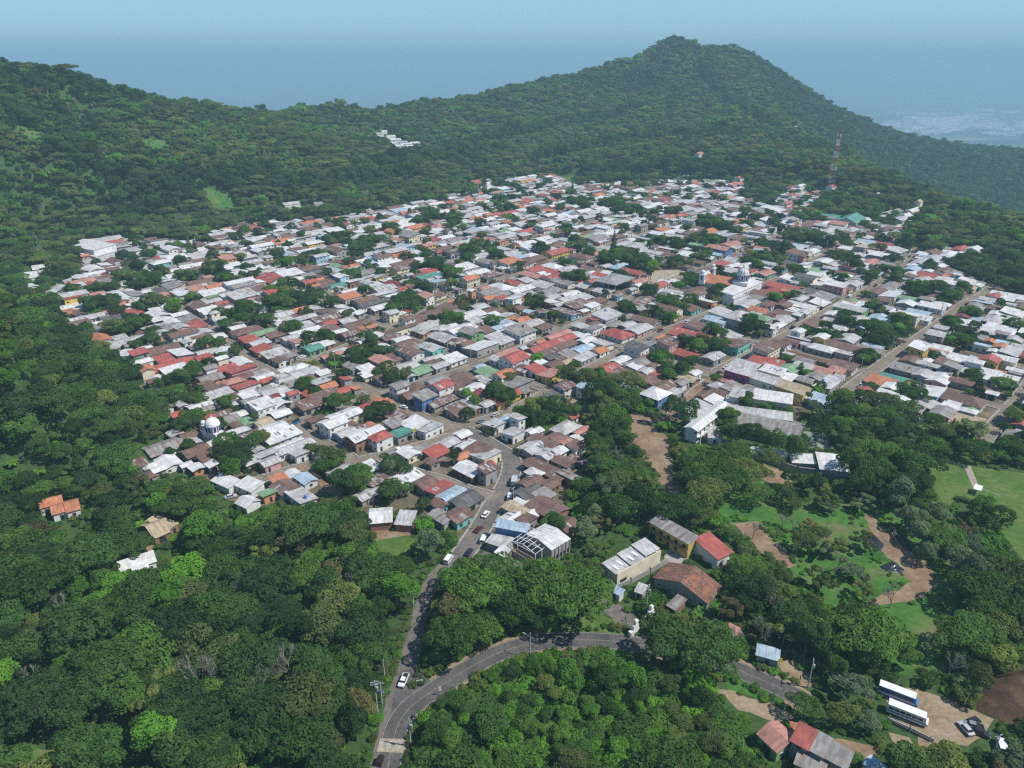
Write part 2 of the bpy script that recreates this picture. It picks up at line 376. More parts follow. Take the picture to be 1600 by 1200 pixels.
def bare_mesh(seed):
    r = random.Random(seed); b = MB()
    def grow(p, d, l, rad, n):
        q = p + d * l; b.bar(p, q, rad, 0, 4 if n > 2 else 3, rad * .66)
        if n == 0: return
        for i in range(3):
            e = (d + Vector((r.uniform(-.75, .75), r.uniform(-.75, .75), r.uniform(-.15, .5)))).normalized()
            grow(p + d * l * r.uniform(.65, 1), e, l * r.uniform(.62, .82), rad * .64, n - 1)
    grow(Vector((0, 0, -.02)), Vector((.03, .02, 1)).normalized(), .27, .017, 5)
    return b.make('bare branches', BARE)
BARETREE = [bare_mesh(3), bare_mesh(8)]
def frond_mesh(n, ln, wd, droop, z0, mat, seed):       # banana or palm leaves
    r = random.Random(seed); b = MB()
    for i in range(n):
        a = i * 2.4 + r.uniform(-.2, .2); L = ln * r.uniform(.8, 1.1); up = r.uniform(.3, .9); px, pz = 0, z0; w0 = wd
        for k in range(4):
            x1 = px + L / 4 * math.cos(up - droop * k); z1 = pz + L / 4 * math.sin(up - droop * k); w1 = wd * (1.2, 1.1, .8, .1)[k]
            P = lambda x, w, z: (x * math.cos(a) - w * math.sin(a), x * math.sin(a) + w * math.cos(a), z)
            b.face([P(px, -w0, pz - .15 * w0), P(x1, -w1, z1 - .15 * w1), P(x1, 0, z1), P(px, 0, pz)]); b.face([P(px, 0, pz), P(x1, 0, z1), P(x1, w1, z1 - .15 * w1), P(px, w0, pz - .15 * w0)])
            px, pz, w0 = x1, z1, w1
    return b.make('fronds', mat)
BANANA = frond_mesh(11, .62, .11, .38, .42, LEAF['bright'], 2); PALM = frond_mesh(17, .36, .035, .5, .78, LEAF['mid'], 4)
# ================================================================ tree register: every tree is (x, y, z, height, width factor, rotation, kind, colour, variant)
TREES = []
NOTREE = []          # (polygon, margin) no tree foot inside
NOLINE = []          # (polyline, half width)
HOLD = None          # occupancy of the town, filled later
def add_tree(x, y, h, wf, kind, col, z=None, name=None, label=None):
    vs_ = CROWN.get(kind, {}).get(col); TREES.append(dict(x=x, y=y, ax=random.uniform(.82, 1.2), z=Hg(x, y) if z is None else z, h=h, w=wf, rz=random.uniform(0, 6.28), kind=kind, col=col, var=random.randrange(len(vs_)) if vs_ else 0, label=label))
# ================================================================ town materials
def sheet(name, c1, c2=None, mixamt=0.5, rust=0.0, rough=0.5, dirt=.35, cell=(0.9, 2.6)):
    c2 = c2 or tuple(x * .8 for x in c1)
    m, t, b = nodes(name); uv = N(t, 'ShaderNodeUVMap').outputs[0]; p = geo_pos(t)
    mp = N(t, 'ShaderNodeMapping'); mp.inputs['Scale'].default_value = (1 / cell[0], 1 / cell[1], 1); t.links.new(uv, mp.inputs[0])
    fl = N(t, 'ShaderNodeVectorMath', operation='FLOOR'); t.links.new(mp.outputs[0], fl.inputs[0])
    wn = N(t, 'ShaderNodeTexWhiteNoise'); wn.noise_dimensions = '2D'; t.links.new(fl.outputs[0], wn.inputs['Vector'])
    col = ramp(t, [(max(0, mixamt - .25), c1), (min(1, mixamt + .25), c2)], wn.outputs['Value']).outputs[0]
    st = N(t, 'ShaderNodeMapping'); st.inputs['Scale'].default_value = (1.3, .22, 1); t.links.new(uv, st.inputs[0])
    f = noise(t, 1.0, 5, st.outputs[0]); g = noise(t, .22, 5, p)
    col = mixc(t, col, ramp(t, [(.35, (1 - dirt,) * 3), (.65, (1.08,) * 3)], f).outputs[0], 1, 'MULTIPLY')
    col = mixc(t, col, ramp(t, [(.3, (.78, .77, .75)), (.6, (1.06, 1.06, 1.06))], g).outputs[0], 1, 'MULTIPLY')
    if rust:
        k = ramp(t, [(.62 - rust * .35, (0, 0, 0)), (.75 - rust * .25, (.85, .85, .85))], noise(t, .5, 6, st.outputs[0])).outputs[0]
        col = mixc(t, col, (0.16, 0.075, 0.045), k)
    fr = N(t, 'ShaderNodeVectorMath', operation='FRACTION'); t.links.new(mp.outputs[0], fr.inputs[0]); sp = N(t, 'ShaderNodeSeparateXYZ'); t.links.new(fr.outputs[0], sp.inputs[0])
    seam = ramp(t, [(0, (.72, .72, .72)), (.07, (1, 1, 1))], sp.outputs[1]).outputs[0]; col = mixc(t, col, seam, 1, 'MULTIPLY')
    t.links.new(col, b.inputs['Base Color']); b.inputs['Roughness'].default_value = rough; b.inputs['Specular IOR Level'].default_value = 0.35
    wv = N(t, 'ShaderNodeTexWave'); wv.inputs['Scale'].default_value = 2.2; t.links.new(uv, wv.inputs['Vector'])
    bp = N(t, 'ShaderNodeBump'); bp.inputs['Strength'].default_value = .25; bp.inputs['Distance'].default_value = .03; t.links.new(wv.outputs['Fac'], bp.inputs['Height']); t.links.new(bp.outputs[0], b.inputs['Normal'])
    return m
ROOF = {
 'W': sheet('roof white sheet', (0.68, 0.675, 0.66), (0.58, 0.575, 0.56), dirt=.25),
 'L': sheet('roof light grey sheet', (0.54, 0.535, 0.52), (0.44, 0.43, 0.42), rust=.18),
 'G': sheet('roof grey weathered sheet', (0.35, 0.335, 0.315), (0.27, 0.258, 0.247), rust=.35),
 'K': sheet('roof dark cement sheet', (0.14, 0.138, 0.135), (0.10, 0.10, 0.10), rough=.9),
 'R': sheet('roof rusty sheet', (0.165, 0.100, 0.085), (0.21, 0.135, 0.115), rough=.9, rust=.3),
 'B': sheet('roof brown tiles', (0.215, 0.130, 0.098), (0.16, 0.10, 0.08), rough=.95, cell=(.45, .5)),
 'P': sheet('roof patched rusty sheet', (0.17, 0.10, 0.085), (0.46, 0.45, 0.44), .78, rough=.8, rust=.2),
 'D': sheet('roof red sheet', (0.43, 0.115, 0.085), (0.36, 0.10, 0.08), rough=.6),
 'M': sheet('roof maroon sheet', (0.25, 0.060, 0.060), (0.20, 0.05, 0.05), rough=.6),
 'O': sheet('roof orange tiles', (0.53, 0.215, 0.115), (0.44, 0.18, 0.10), rough=.85, cell=(.45, .5)),
 'S': sheet('roof salmon sheet', (0.50, 0.245, 0.190), (0.40, 0.21, 0.17), rough=.8, rust=.1),
 'E': sheet('roof green sheet', (0.19, 0.335, 0.17), (0.24, 0.36, 0.22), rough=.6),
 'T': sheet('roof teal sheet', (0.09, 0.26, 0.20), (0.12, 0.30, 0.24), rough=.55),
 'U': sheet('roof pale blue sheet', (0.42, 0.52, 0.60), (0.36, 0.46, 0.54), rough=.5),
 'C': sheet('roof tan sheet', (0.46, 0.37, 0.25), (0.40, 0.32, 0.22), rough=.8),
}
RW = dict(W='white', L='light grey', G='weathered grey', K='dark grey', R='rusty brown', B='brown tiled', P='patched rusty', D='red', M='maroon', O='orange', S='salmon', E='green', T='teal', U='pale blue', C='tan')
WALLC = dict(w=(.70, .69, .66), c=(.70, .63, .46), y=(.60, .43, .12), o=(.58, .29, .16), p=(.60, .33, .31), t=(.18, .46, .42), b=(.10, .20, .40), u=(.36, .52, .60), g=(.20, .38, .17), n=(.29, .16, .11), s=(.33, .31, .29), m=(.36, .06, .16), v=(.42, .33, .42))
WW = dict(w='white', c='cream', y='yellow', o='orange', p='pink', t='turquoise', b='blue', u='pale blue', g='green', n='brick', s='grey', m='magenta', v='lilac')
WALL = {k: plain('wall ' + WW[k], c, .85, .22, .35) for k, c in WALLC.items()}
GLASS = plain('window glass', (.03, .035, .04), .2, .2, 1, spec=.5); DARK = plain('dark opening', (.035, .03, .028), .9)
DOORM = plain('door wood', (.12, .07, .045), .7); WHITE = plain('white paint', (.74, .73, .70), .7, .12); CONC = plain('concrete', (.33, .315, .29), .9, .25)
STEELM = plain('steel', (.36, .37, .38), .5, .2, metal=.3); BLACK = plain('black', (.02, .02, .022), .5); TAN = plain('tan dirt', (.30, .22, .135), .95, .35, .3)
def dirtmat(name, a, b_, c, s=.12):
    m, t, b = nodes(name); p = geo_pos(t); f = noise(t, s, 7, p, .65); g = noise(t, s * 7, 4, p)
    col = ramp(t, [(.3, a), (.5, b_), (.68, c)], f).outputs[0]
    t.links.new(mixc(t, col, ramp(t, [(.3, (.75,) * 3), (.7, (1.2,) * 3)], g).outputs[0], 1, 'MULTIPLY'), b.inputs['Base Color']); b.inputs['Roughness'].default_value = .95; b.inputs['Specular IOR Level'].default_value = .1
    bp = N(t, 'ShaderNodeBump'); bp.inputs['Strength'].default_value = .4; bp.inputs['Distance'].default_value = .2; t.links.new(g, bp.inputs['Height']); t.links.new(bp.outputs[0], b.inputs['Normal']); return m
STREET = dirtmat('street dust', (.165, .138, .108), (.215, .18, .138), (.265, .225, .175), .08)
OLDROAD = dirtmat('old road', (.12, .108, .098), (.155, .138, .122), (.185, .165, .145), .09)
ASPH = dirtmat('asphalt', (.070, .067, .066), (.098, .093, .089), (.135, .125, .115), .16)
YARD = dirtmat('yard ground', (.055, .075, .03), (.14, .115, .075), (.22, .175, .12), .11)
GRASS = dirtmat('grass', (.060, .115, .024), (.085, .150, .032), (.135, .165, .055), .07)
MEADOW = dirtmat('meadow', (.038, .105, .022), (.062, .155, .03), (.16, .15, .07), .06)
SOIL = dirtmat('bare soil', (.17, .105, .065), (.24, .165, .105), (.31, .23, .155), .1)
EARTH = dirtmat('cut earth', (.055, .035, .022), (.085, .052, .033), (.12, .08, .05), .2)
SAND = dirtmat('sandy yard', (.21, .16, .10), (.28, .215, .14), (.34, .27, .19), .12)
# ================================================================ occupancy of the town in street-grid coordinates
RES = 0.5; A0, A1_, B0, B1_ = 40, 980, -780, 80
OCC = np.zeros((int((A1_ - A0) / RES), int((B1_ - B0) / RES)), np.uint8)
oa = A0 + (np.arange(OCC.shape[0]) + .5) * RES; ob = B0 + (np.arange(OCC.shape[1]) + .5) * RES
def mark_line(ptsAB, hw, code):
    for (a1, b1), (a2, b2) in zip(ptsAB, ptsAB[1:]):
        i0 = max(0, int((min(a1, a2) - hw - A0) / RES)); i1 = min(OCC.shape[0], int((max(a1, a2) + hw - A0) / RES) + 1)
        j0 = max(0, int((min(b1, b2) - hw - B0) / RES)); j1 = min(OCC.shape[1], int((max(b1, b2) + hw - B0) / RES) + 1)
        if i1 <= i0 or j1 <= j0: continue
        aa, bb = np.meshgrid(oa[i0:i1], ob[j0:j1], indexing='ij'); d = distpoly(aa, bb, [(a1, b1), (a2, b2)], False)
        w = OCC[i0:i1, j0:j1]; w[(d < hw) & (w == 0)] = code
def mark_poly(polyAB, code, force=False):
    P = np.array(polyAB); i0 = max(0, int((P[:, 0].min() - A0) / RES)); i1 = min(OCC.shape[0], int((P[:, 0].max() - A0) / RES) + 1)
    j0 = max(0, int((P[:, 1].min() - B0) / RES)); j1 = min(OCC.shape[1], int((P[:, 1].max() - B0) / RES) + 1)
    if i1 <= i0 or j1 <= j0: return
    aa, bb = np.meshgrid(oa[i0:i1], ob[j0:j1], indexing='ij'); k = inpoly(aa, bb, polyAB); w = OCC[i0:i1, j0:j1]
    w[k if force else (k & (w == 0))] = code
def rect_idx(a, b, la, lb): return slice(max(0, int((a - la / 2 - A0) / RES)), max(0, int((a + la / 2 - A0) / RES))), slice(max(0, int((b - lb / 2 - B0) / RES)), max(0, int((b + lb / 2 - B0) / RES)))
ABp = lambda pts: [AB(*G(u, v)) for u, v in pts]
TOWNPX = [(110, 388), (165, 372), (300, 378), (370, 352), (500, 346), (600, 330), (690, 312), (740, 300), (760, 285), (810, 280), (860, 272), (900, 292), (960, 288), (1060, 284), (1150, 284), (1185, 322), (1225, 300), (1240, 288), (1285, 300), (1278, 326), (1240, 345), (1290, 350),
 (1400, 330), (1440, 330), (1420, 365), (1395, 385), (1420, 400), (1490, 388), (1530, 392), (1530, 410), (1470, 415), (1530, 445), (1600, 468), (1720, 480), (1720, 690), (1590, 700), (1545, 690), (1500, 680), (1440, 665), (1380, 645), (1330, 640), (1260, 645), (1240, 660), (1110, 680), (1070, 665), (1030, 640), (1010, 625), (1000, 605), (915, 598), (890, 625), (870, 640),
 (800, 640), (812, 668), (850, 680), (912, 655), (915, 690), (910, 730), (890, 765), (880, 790), (895, 830), (880, 870), (790, 880), (760, 860), (725, 850), (705, 830), (680, 810), (640, 795), (560, 800), (560, 772), (470, 775), (400, 795), (345, 775), (320, 745), (245, 745), (205, 722), (255, 690), (275, 668), (222, 628), (215, 590), (165, 555), (110, 520), (85, 480), (30, 455), (40, 430), (100, 445), (130, 420)]
TOWN = PG(TOWNPX); NOTREE.append((TOWN, 1.0))
STREETS = []          # (points in the street grid, width, material, name)
def st(pts, w, mat=STREET, name='street'): STREETS.append((pts, w * (.82 if mat is STREET else 1), mat, name))
st([(330, -45), (365, -45), (399, -44), (520, -44)], 7.5)
st([(318, -108), (365, -108), (445, -107), (500, -106), (551, -106), (585, -103), (640, -103)], 7.5)
st([(320, -168), (391, -166), (444, -167), (501, -166), (589, -167), (640, -170), (720, -186)], 7)
st([(187, -219), (216, -213), (238, -214), (264, -216), (292, -219), (356, -222), (431, -220), (492, -224), (585, -228), (700, -236), (760, -240)], 7)
st([(140, -274), (162, -274), (182, -272), (237, -266), (296, -266), (368, -272), (436, -280), (470, -280), (560, -284), (640, -290), (760, -300)], 7)
st([(165, -335), (187, -335), (247, -347), (318, -363), (364, -372), (430, -378), (520, -384), (700, -394)], 6.5)
st([(172, -420), (250, -428), (330, -436), (420, -446), (520, -452), (640, -460)], 6)
st([(250, -505), (380, -512), (520, -520)], 5.5)
st([(141, -276), (140, -260), (142, -236), (140, -222)], 6.5)
st([(178, -500), (176, -447), (171, -402), (165, -357), (165, -335)], 6.5)
st([(187, -371), (187, -300), (186, -267), (187, -236), (187, -219)], 6.5)
st([(256, -470), (255, -390), (251, -345), (249, -319), (249, -264), (249, -216)], 6.5)
st([(322, -470), (324, -400), (323, -375), (321, -268), (325, -222), (326, -168), (323, -118), (322, -106)], 6.5)
st([(387, -520), (386, -440), (386, -275)], 6); st([(386, -217), (387, -165), (384, -108), (384, -44)], 6.5)
st([(447, -520), (446, -380), (446, -222)], 6); st([(449, -167), (449, -44)], 5.5)
st([(512, -520), (510, -380), (508, -284), (508, -226), (508, -105)], 6)
st([(575, -460), (573, -290), (572, -168), (570, -103)], 6); st([(640, -460), (638, -290), (637, -170)], 6); st([(705, -394), (702, -236)], 5.5)
NEAR = [([(722, 868), (748, 830), (770, 792), (790, 760), (799, 735), (797, 715), (776, 700), (745, 682), (722, 671)], 7.2, OLDROAD, 'street'),
 ([(722, 671), (700, 664), (676, 654)], 7, STREET, 'street'),
 ([(400, 752), (470, 730), (540, 722), (565, 719), (592, 713), (635, 702), (680, 690), (724, 674)], 6.5, STREET, 'street'),
 ([(592, 713), (640, 735), (690, 750), (740, 768), (778, 778)], 6, STREET, 'street'),
 ([(530, 705), (545, 718), (552, 724)], 6.5, STREET, 'street'), ([(470, 728), (510, 760), (545, 785)], 3.5, SOIL, 'path'),
 ([(1180, 598), (1265, 628), (1285, 650), (1305, 640)], 6.5, STREET, 'street'), ([(1125, 585), (1090, 610), (1060, 640), (1040, 655), (985, 650)], 5.5, SOIL, 'street')]
for px, w, mt, nm in NEAR: st(ABp(px), w, mt, nm)
for p, w, mt, nm in STREETS: mark_line(p, w / 2 + (.7 if w > 4.4 else .3), 1)
def curve(pts, step=3.0):
    P = [Vector((p[0], p[1], 0)) for p in pts]; out = []
    for i in range(len(P) - 1):
        p0 = P[max(i - 1, 0)]; p1 = P[i]; p2 = P[i + 1]; p3 = P[min(i + 2, len(P) - 1)]; n = max(2, int((p2 - p1).length / step))
        for k in range(n):
            t = k / n; t2 = t * t; t3 = t2 * t
            out.append(.5 * ((2 * p1) + (p2 - p0) * t + (2 * p0 - 5 * p1 + 4 * p2 - p3) * t2 + (3 * p1 - p0 - 3 * p2 + p3) * t3))
    out.append(P[-1]); return [(p.x, p.y) for p in out]
def strip(line, off0, off1, z, wob=0.0, seed=0, onground=False):
    V = []; Fc = []; r = random.Random(seed); n = len(line)
    for i in range(n):
        a = line[max(i - 1, 0)]; b = line[min(i + 1, n - 1)]; d = math.hypot(b[0] - a[0], b[1] - a[1]) + 1e-9; nx_, ny_ = -(b[1] - a[1]) / d, (b[0] - a[0]) / d
        for o in (off0, off1):
            o2 = o + r.uniform(-wob, wob); x = line[i][0] + nx_ * o2; y = line[i][1] + ny_ * o2; V.append((x, y, z + (Hg(x, y) if onground else 0)))
    for i in range(n - 1): Fc.append((2 * i, 2 * i + 1, 2 * i + 3, 2 * i + 2))
    return V, Fc
ROADLINES = []
zk = 0.05
for k, (p, w, mt, nm) in enumerate(STREETS):
    ln = curve([XY(*q) for q in p]); ROADLINES.append((ln, w)); V, Fc = strip(ln, w / 2, -w / 2, zk + .004 * k, .12, k)
    tag(obj(nm, mesh(nm, V, Fc, mt)), f'dusty {"street" if w > 5 else "lane"} between rows of houses', kind='structure')
    NOLINE.append((ln, w / 2 + .5))
# pavements along the streets: raised concrete strips, left out at crossings
pv_ = MB()
for k, (ln, w) in enumerate(ROADLINES):
    if w < 4.4: continue
    A_ = np.array(ln)
    for sgn in (1, -1):
        d = A_[1:] - A_[:-1]; d /= np.linalg.norm(d, axis=1)[:, None] + 1e-9; nn = np.stack([-d[:, 1], d[:, 0]], 1) * sgn
        Q = np.stack([A_[:-1] + nn * w / 2, A_[1:] + nn * w / 2, A_[1:] + nn * (w / 2 + .7), A_[:-1] + nn * (w / 2 + .7)], 1); M_ = Q.mean(1); ok = np.ones(len(M_), bool)
        for k2, (l2, w2) in enumerate(ROADLINES):
            if k2 != k: ok &= distpoly(M_[:, 0], M_[:, 1], l2[::3] + [l2[-1]], False) > w2 / 2 + .6
        for i in np.nonzero(ok)[0]:
            q = [tuple(p) for p in Q[i]]
            if sgn < 0: q = q[::-1]
            pv_.face([(a[0], a[1], .30) for a in q]); pv_.face([(*q[0], 0), (*q[1], 0), (*q[1], .30), (*q[0], .30)] if sgn > 0 else [(*q[2], 0), (*q[3], 0), (*q[3], .30), (*q[2], .30)])
tag(pv_.build('pavement', CONC), 'raised concrete kerbs along the town streets', kind='structure')
# ground of the town
def patch(name, poly, z, mat, label, jit=1.5, step=4.0, seed=1, kind='structure'):
    r = random.Random(seed); P = []
    for i in range(len(poly)):
        (x0, y0), (x1, y1) = poly[i], poly[(i + 1) % len(poly)]; n = max(1, int(math.hypot(x1 - x0, y1 - y0) / step))
        for k in range(n): P.append((x0 + (x1 - x0) * k / n + r.uniform(-jit, jit), y0 + (y1 - y0) * k / n + r.uniform(-jit, jit)))
    bm = bmesh.new(); vs_ = [bm.verts.new((x, y, z)) for x, y in P]; f = bm.faces.new(vs_); f.normal_update()
    if f.normal.z < 0: f.normal_flip()
    bmesh.ops.triangulate(bm, faces=[f]); me = bpy.data.meshes.new(name); bm.to_mesh(me); bm.free(); me.materials.append(mat)
    return tag(obj(name, me), label, kind=kind)
patch('town_ground', TOWN, .02, YARD, 'bare and grassy yards between the houses')
# ================================================================ houses
THINGS = []            # every labelled thing with its place
HOUSES = []
def spec(a, b, la, lb, roof, wall, stn=1, typ=None, src='fill', seed=None):
    r = random.Random(int(a * 131 + b * 17)); typ = typ or ('f' if False else r.choices('gsgh', (5, 5, 3, .7))[0])
    return dict(a=a, b=b, la=la, lb=lb, roof=roof, wall=wall, st=stn, typ=typ, h=(2.7 + r.uniform(0, .7)) * 1 if stn == 1 else 5.4 + r.uniform(0, .8), src=src, r=r, rot=r.uniform(-1.5, 1.5))
def place(sp, maxov=.30):
    ia, ib = rect_idx(sp['a'], sp['b'], sp['la'], sp['lb']); w = OCC[ia, ib]
    if w.size == 0: return False
    if (w >= 2).mean() > maxov or (w == 1).mean() > .38: return False
    # pull the walls back off the street
    for _ in range(14):
        ia, ib = rect_idx(sp['a'], sp['b'], sp['la'], sp['lb']); w = OCC[ia, ib] == 1
        if w.size == 0 or not w.any(): break
        n0, n1 = w.shape; s = [w[:max(1, n0 // 3)].mean(), w[-max(1, n0 // 3):].mean(), w[:, :max(1, n1 // 3)].mean(), w[:, -max(1, n1 // 3):].mean()]; k = int(np.argmax(s))
        if k == 0: sp['a'] += .5
        elif k == 1: sp['a'] -= .5
        elif k == 2: sp['b'] += .5
        else: sp['b'] -= .5
    ia, ib = rect_idx(sp['a'], sp['b'], sp['la'], sp['lb']); w = OCC[ia, ib]; w[w != 1] = 2
    HOUSES.append(sp); return True
def reserve(u, v, la, lb, z=0):
    a, b = AB(*G(u, v, z)); ia, ib = rect_idx(a, b, la, lb); OCC[ia, ib] = 2; return a, b
def group(x0, y0, s, txt):
    for it in txt.split(';'):
        q = it.split()
        if len(q) < 6: continue
        u, v = x0 + float(q[0]) / s, y0 + float(q[1]) / s; la, lb = float(q[2]), float(q[3]); stn = 1; typ = None
        for e in q[6:]:
            if e in '12': stn = int(e)
            else: typ = e
        z = 3.6 if stn == 1 else 6.4
        a, b = AB(*G(u, v, z)); place(spec(a, b, la * 1.04, lb * 1.04, q[4], q[5], stn, typ, 'seen'))
# ---------------------------------------------------------------- ground plans of the landmark buildings, kept free of ordinary houses
def rectfrom(p0, p1, width, side, z):
    """footprint from two seen corners of one eave at height z; the building lies on the given side (+1 left of p0->p1)"""
    x0, y0 = G(*p0, z); x1, y1 = G(*p1, z); L = math.hypot(x1 - x0, y1 - y0); r = math.atan2(y1 - y0, x1 - x0)
    nx_, ny_ = -math.sin(r) * side, math.cos(r) * side
    return ((x0 + x1) / 2 + nx_ * width / 2, (y0 + y1) / 2 + ny_ * width / 2, L, width, r)
def footprint(R, m=0.0):
    cx, cy_, L, W, r = R; c, s = math.cos(r), math.sin(r)
    return [(cx + c * x - s * y, cy_ + s * x + c * y) for x, y in ((-L / 2 - m, -W / 2 - m), (L / 2 + m, -W / 2 - m), (L / 2 + m, W / 2 + m), (-L / 2 - m, W / 2 + m))]
# ================================================================ house geometry
RKEYS = list(ROOF); WKEYS = list(WALL)
def roof_mb(L, W, h, typ, rise, ov, r, mb=None, m=0, flip=1):
    b = mb or MB(); u0, v0 = r.uniform(0, 50), r.uniform(0, 50); T = .12; X = L / 2 + ov
    def slab(p0, p1, p2, p3):                   # p0,p1 low edge; p2,p3 high edge
        d = math.dist(p0, p3); l = math.dist(p0, p1); uv = [(u0, v0), (u0 + l, v0), (u0 + l, v0 + d), (u0, v0 + d)]
        b.face([p0, p1, p2, p3], m, uv); q = [(p[0], p[1], p[2] - T) for p in (p0, p1, p2, p3)]
        b.face([q[3], q[2], q[1], q[0]], m, uv[::-1])
        P = (p0, p1, p2, p3)
        for i in range(4): j = (i + 1) % 4; b.face([q[i], q[j], P[j], P[i]], m, [uv[i], uv[j], uv[j], uv[i]])
    if typ == 'g':
        Y = W / 2 + ov; k = rise / (W / 2); e = h - k * ov + T; t = h + rise + T
        slab((-X, -Y, e), (X, -Y, e), (X, 0, t), (-X, 0, t)); slab((X, Y, e), (-X, Y, e), (-X, 0, t), (X, 0, t))
    elif typ == 's':
        Y = W / 2 + ov; k = rise / W; lo = h - k * ov + T; hi = h + rise + k * ov + T
        if flip > 0: slab((-X, -Y, lo), (X, -Y, lo), (X, Y, hi), (-X, Y, hi))
        else: slab((X, Y, lo), (-X, Y, lo), (-X, -Y, hi), (X, -Y, hi))
    elif typ == 'h':
        Y = W / 2 + ov; e = h - .15; t = h + rise; xr = max(.2, L / 2 - W / 2)
        uvq = [(u0, v0), (u0 + L, v0), (u0 + L - W / 2, v0 + W / 2), (u0 + W / 2, v0 + W / 2)]; uvt = [(u0, v0), (u0 + W, v0), (u0 + W / 2, v0 + W / 2)]
        b.face([(-X, -Y, e), (X, -Y, e), (xr, 0, t), (-xr, 0, t)], m, uvq); b.face([(X, Y, e), (-X, Y, e), (-xr, 0, t), (xr, 0, t)], m, uvq)
        b.face([(X, -Y, e), (X, Y, e), (xr, 0, t)], m, uvt); b.face([(-X, Y, e), (-X, -Y, e), (-xr, 0, t)], m, uvt)
        b.face([(-X, Y, e), (X, Y, e), (X, -Y, e), (-X, -Y, e)], m)
    else:
        b.face([(-L / 2 + .2, -W / 2 + .2, h - .25), (L / 2 - .2, -W / 2 + .2, h - .25), (L / 2 - .2, W / 2 - .2, h - .25), (-L / 2 + .2, W / 2 - .2, h - .25)], m, [(u0, v0), (u0 + L, v0), (u0 + L, v0 + W), (u0, v0 + W)])
        for (x0, x1, y0, y1) in ((-L / 2, L / 2, -W / 2, -W / 2 + .2), (-L / 2, L / 2, W / 2 - .2, W / 2), (-L / 2, -L / 2 + .2, -W / 2 + .2, W / 2 - .2), (L / 2 - .2, L / 2, -W / 2 + .2, W / 2 - .2)): b.box(x0, x1, y0, y1, h - .3, h + .35, m)
    return b
def wall_mb(L, W, h, typ, rise, flip=1, mb=None, m=0):
    b = mb or MB(); x, y = L / 2, W / 2; z0 = -.4
    b.face([(-x, -y, z0), (x, -y, z0), (x, -y, h), (-x, -y, h)], m); b.face([(x, y, z0), (-x, y, z0), (-x, y, h), (x, y, h)], m)
    if typ == 'g':
        b.face([(x, -y, z0), (x, y, z0), (x, y, h), (x, 0, h + rise), (x, -y, h)], m); b.face([(-x, y, z0), (-x, -y, z0), (-x, -y, h), (-x, 0, h + rise), (-x, y, h)], m)
    elif typ == 's':
        yh = y if flip > 0 else -y
        b.face([(x, -y, z0), (x, y, z0), (x, y, h + (rise if yh > 0 else 0)), (x, -y, h + (rise if yh < 0 else 0))], m)
        b.face([(-x, y, z0), (-x, -y, z0), (-x, -y, h + (rise if yh < 0 else 0)), (-x, y, h + (rise if yh > 0 else 0))], m)
        if flip > 0: b.face([(x, y, h), (-x, y, h), (-x, y, h + rise), (x, y, h + rise)], m)
        else: b.face([(-x, -y, h), (x, -y, h), (x, -y, h + rise), (-x, -y, h + rise)], m)
    else:
        b.face([(x, -y, z0), (x, y, z0), (x, y, h), (x, -y, h)], m); b.face([(-x, y, z0), (-x, -y, z0), (-x, -y, h), (-x, y, h)], m)
    return b
def opening_mesh(name, w, h, mats, frame=.09, panes=2):
    b = MB(); b.box(-w / 2, w / 2, -.07, 0, 0, h, 1)
    for k in range(panes):
        x0 = -w / 2 + frame + k * (w - frame) / panes; x1 = x0 + (w - frame) / panes - frame
        b.box(x0, x1, -.10, -.07, frame, h - frame, 0)
    return b.make(name, mats)
WIN = opening_mesh('window', 1.3, 1.15, [GLASS, WHITE]); WINW = opening_mesh('window', 1.3, 1.15, [GLASS, DOORM]); DOOR = opening_mesh('door', 1.05, 2.1, [DOORM, WHITE], .07, 1); DOORK = opening_mesh('door', 1.1, 2.15, [DARK, DOORM], .07, 1)
SHUT = opening_mesh('shutter', 2.5, 2.4, [DARK, CONC], .1, 1)
def openings(L, W, h, stn, faces, r):
    """list of (kind, x, y, z, rz) of windows and doors on the given faces"""
    out = []
    for fc in faces:
        ln = L if fc in ('-y', '+y') else W; n = max(1, int(ln / 3.1)); rz = {'-y': 0, '+y': math.pi, '-x': -math.pi / 2, '+x': math.pi / 2}[fc]; dr = r.randrange(n)
        for s in range(stn):
            for i in range(n):
                t = -ln / 2 + (i + .5) * ln / n; z = s * 2.75; k = 'window'
                if s == 0 and i == dr and (fc == '-y' or r.random() < .5): k = 'shutter' if r.random() < .22 and ln / n > 3 else 'door'
                elif r.random() < .2: continue
                x, y = {'-y': (t, -W / 2), '+y': (t, W / 2), '-x': (-L / 2, t), '+x': (L / 2, t)}[fc]
                out.append((k, x, y, z + (.95 if k == 'window' else 0.0), rz))
    return out

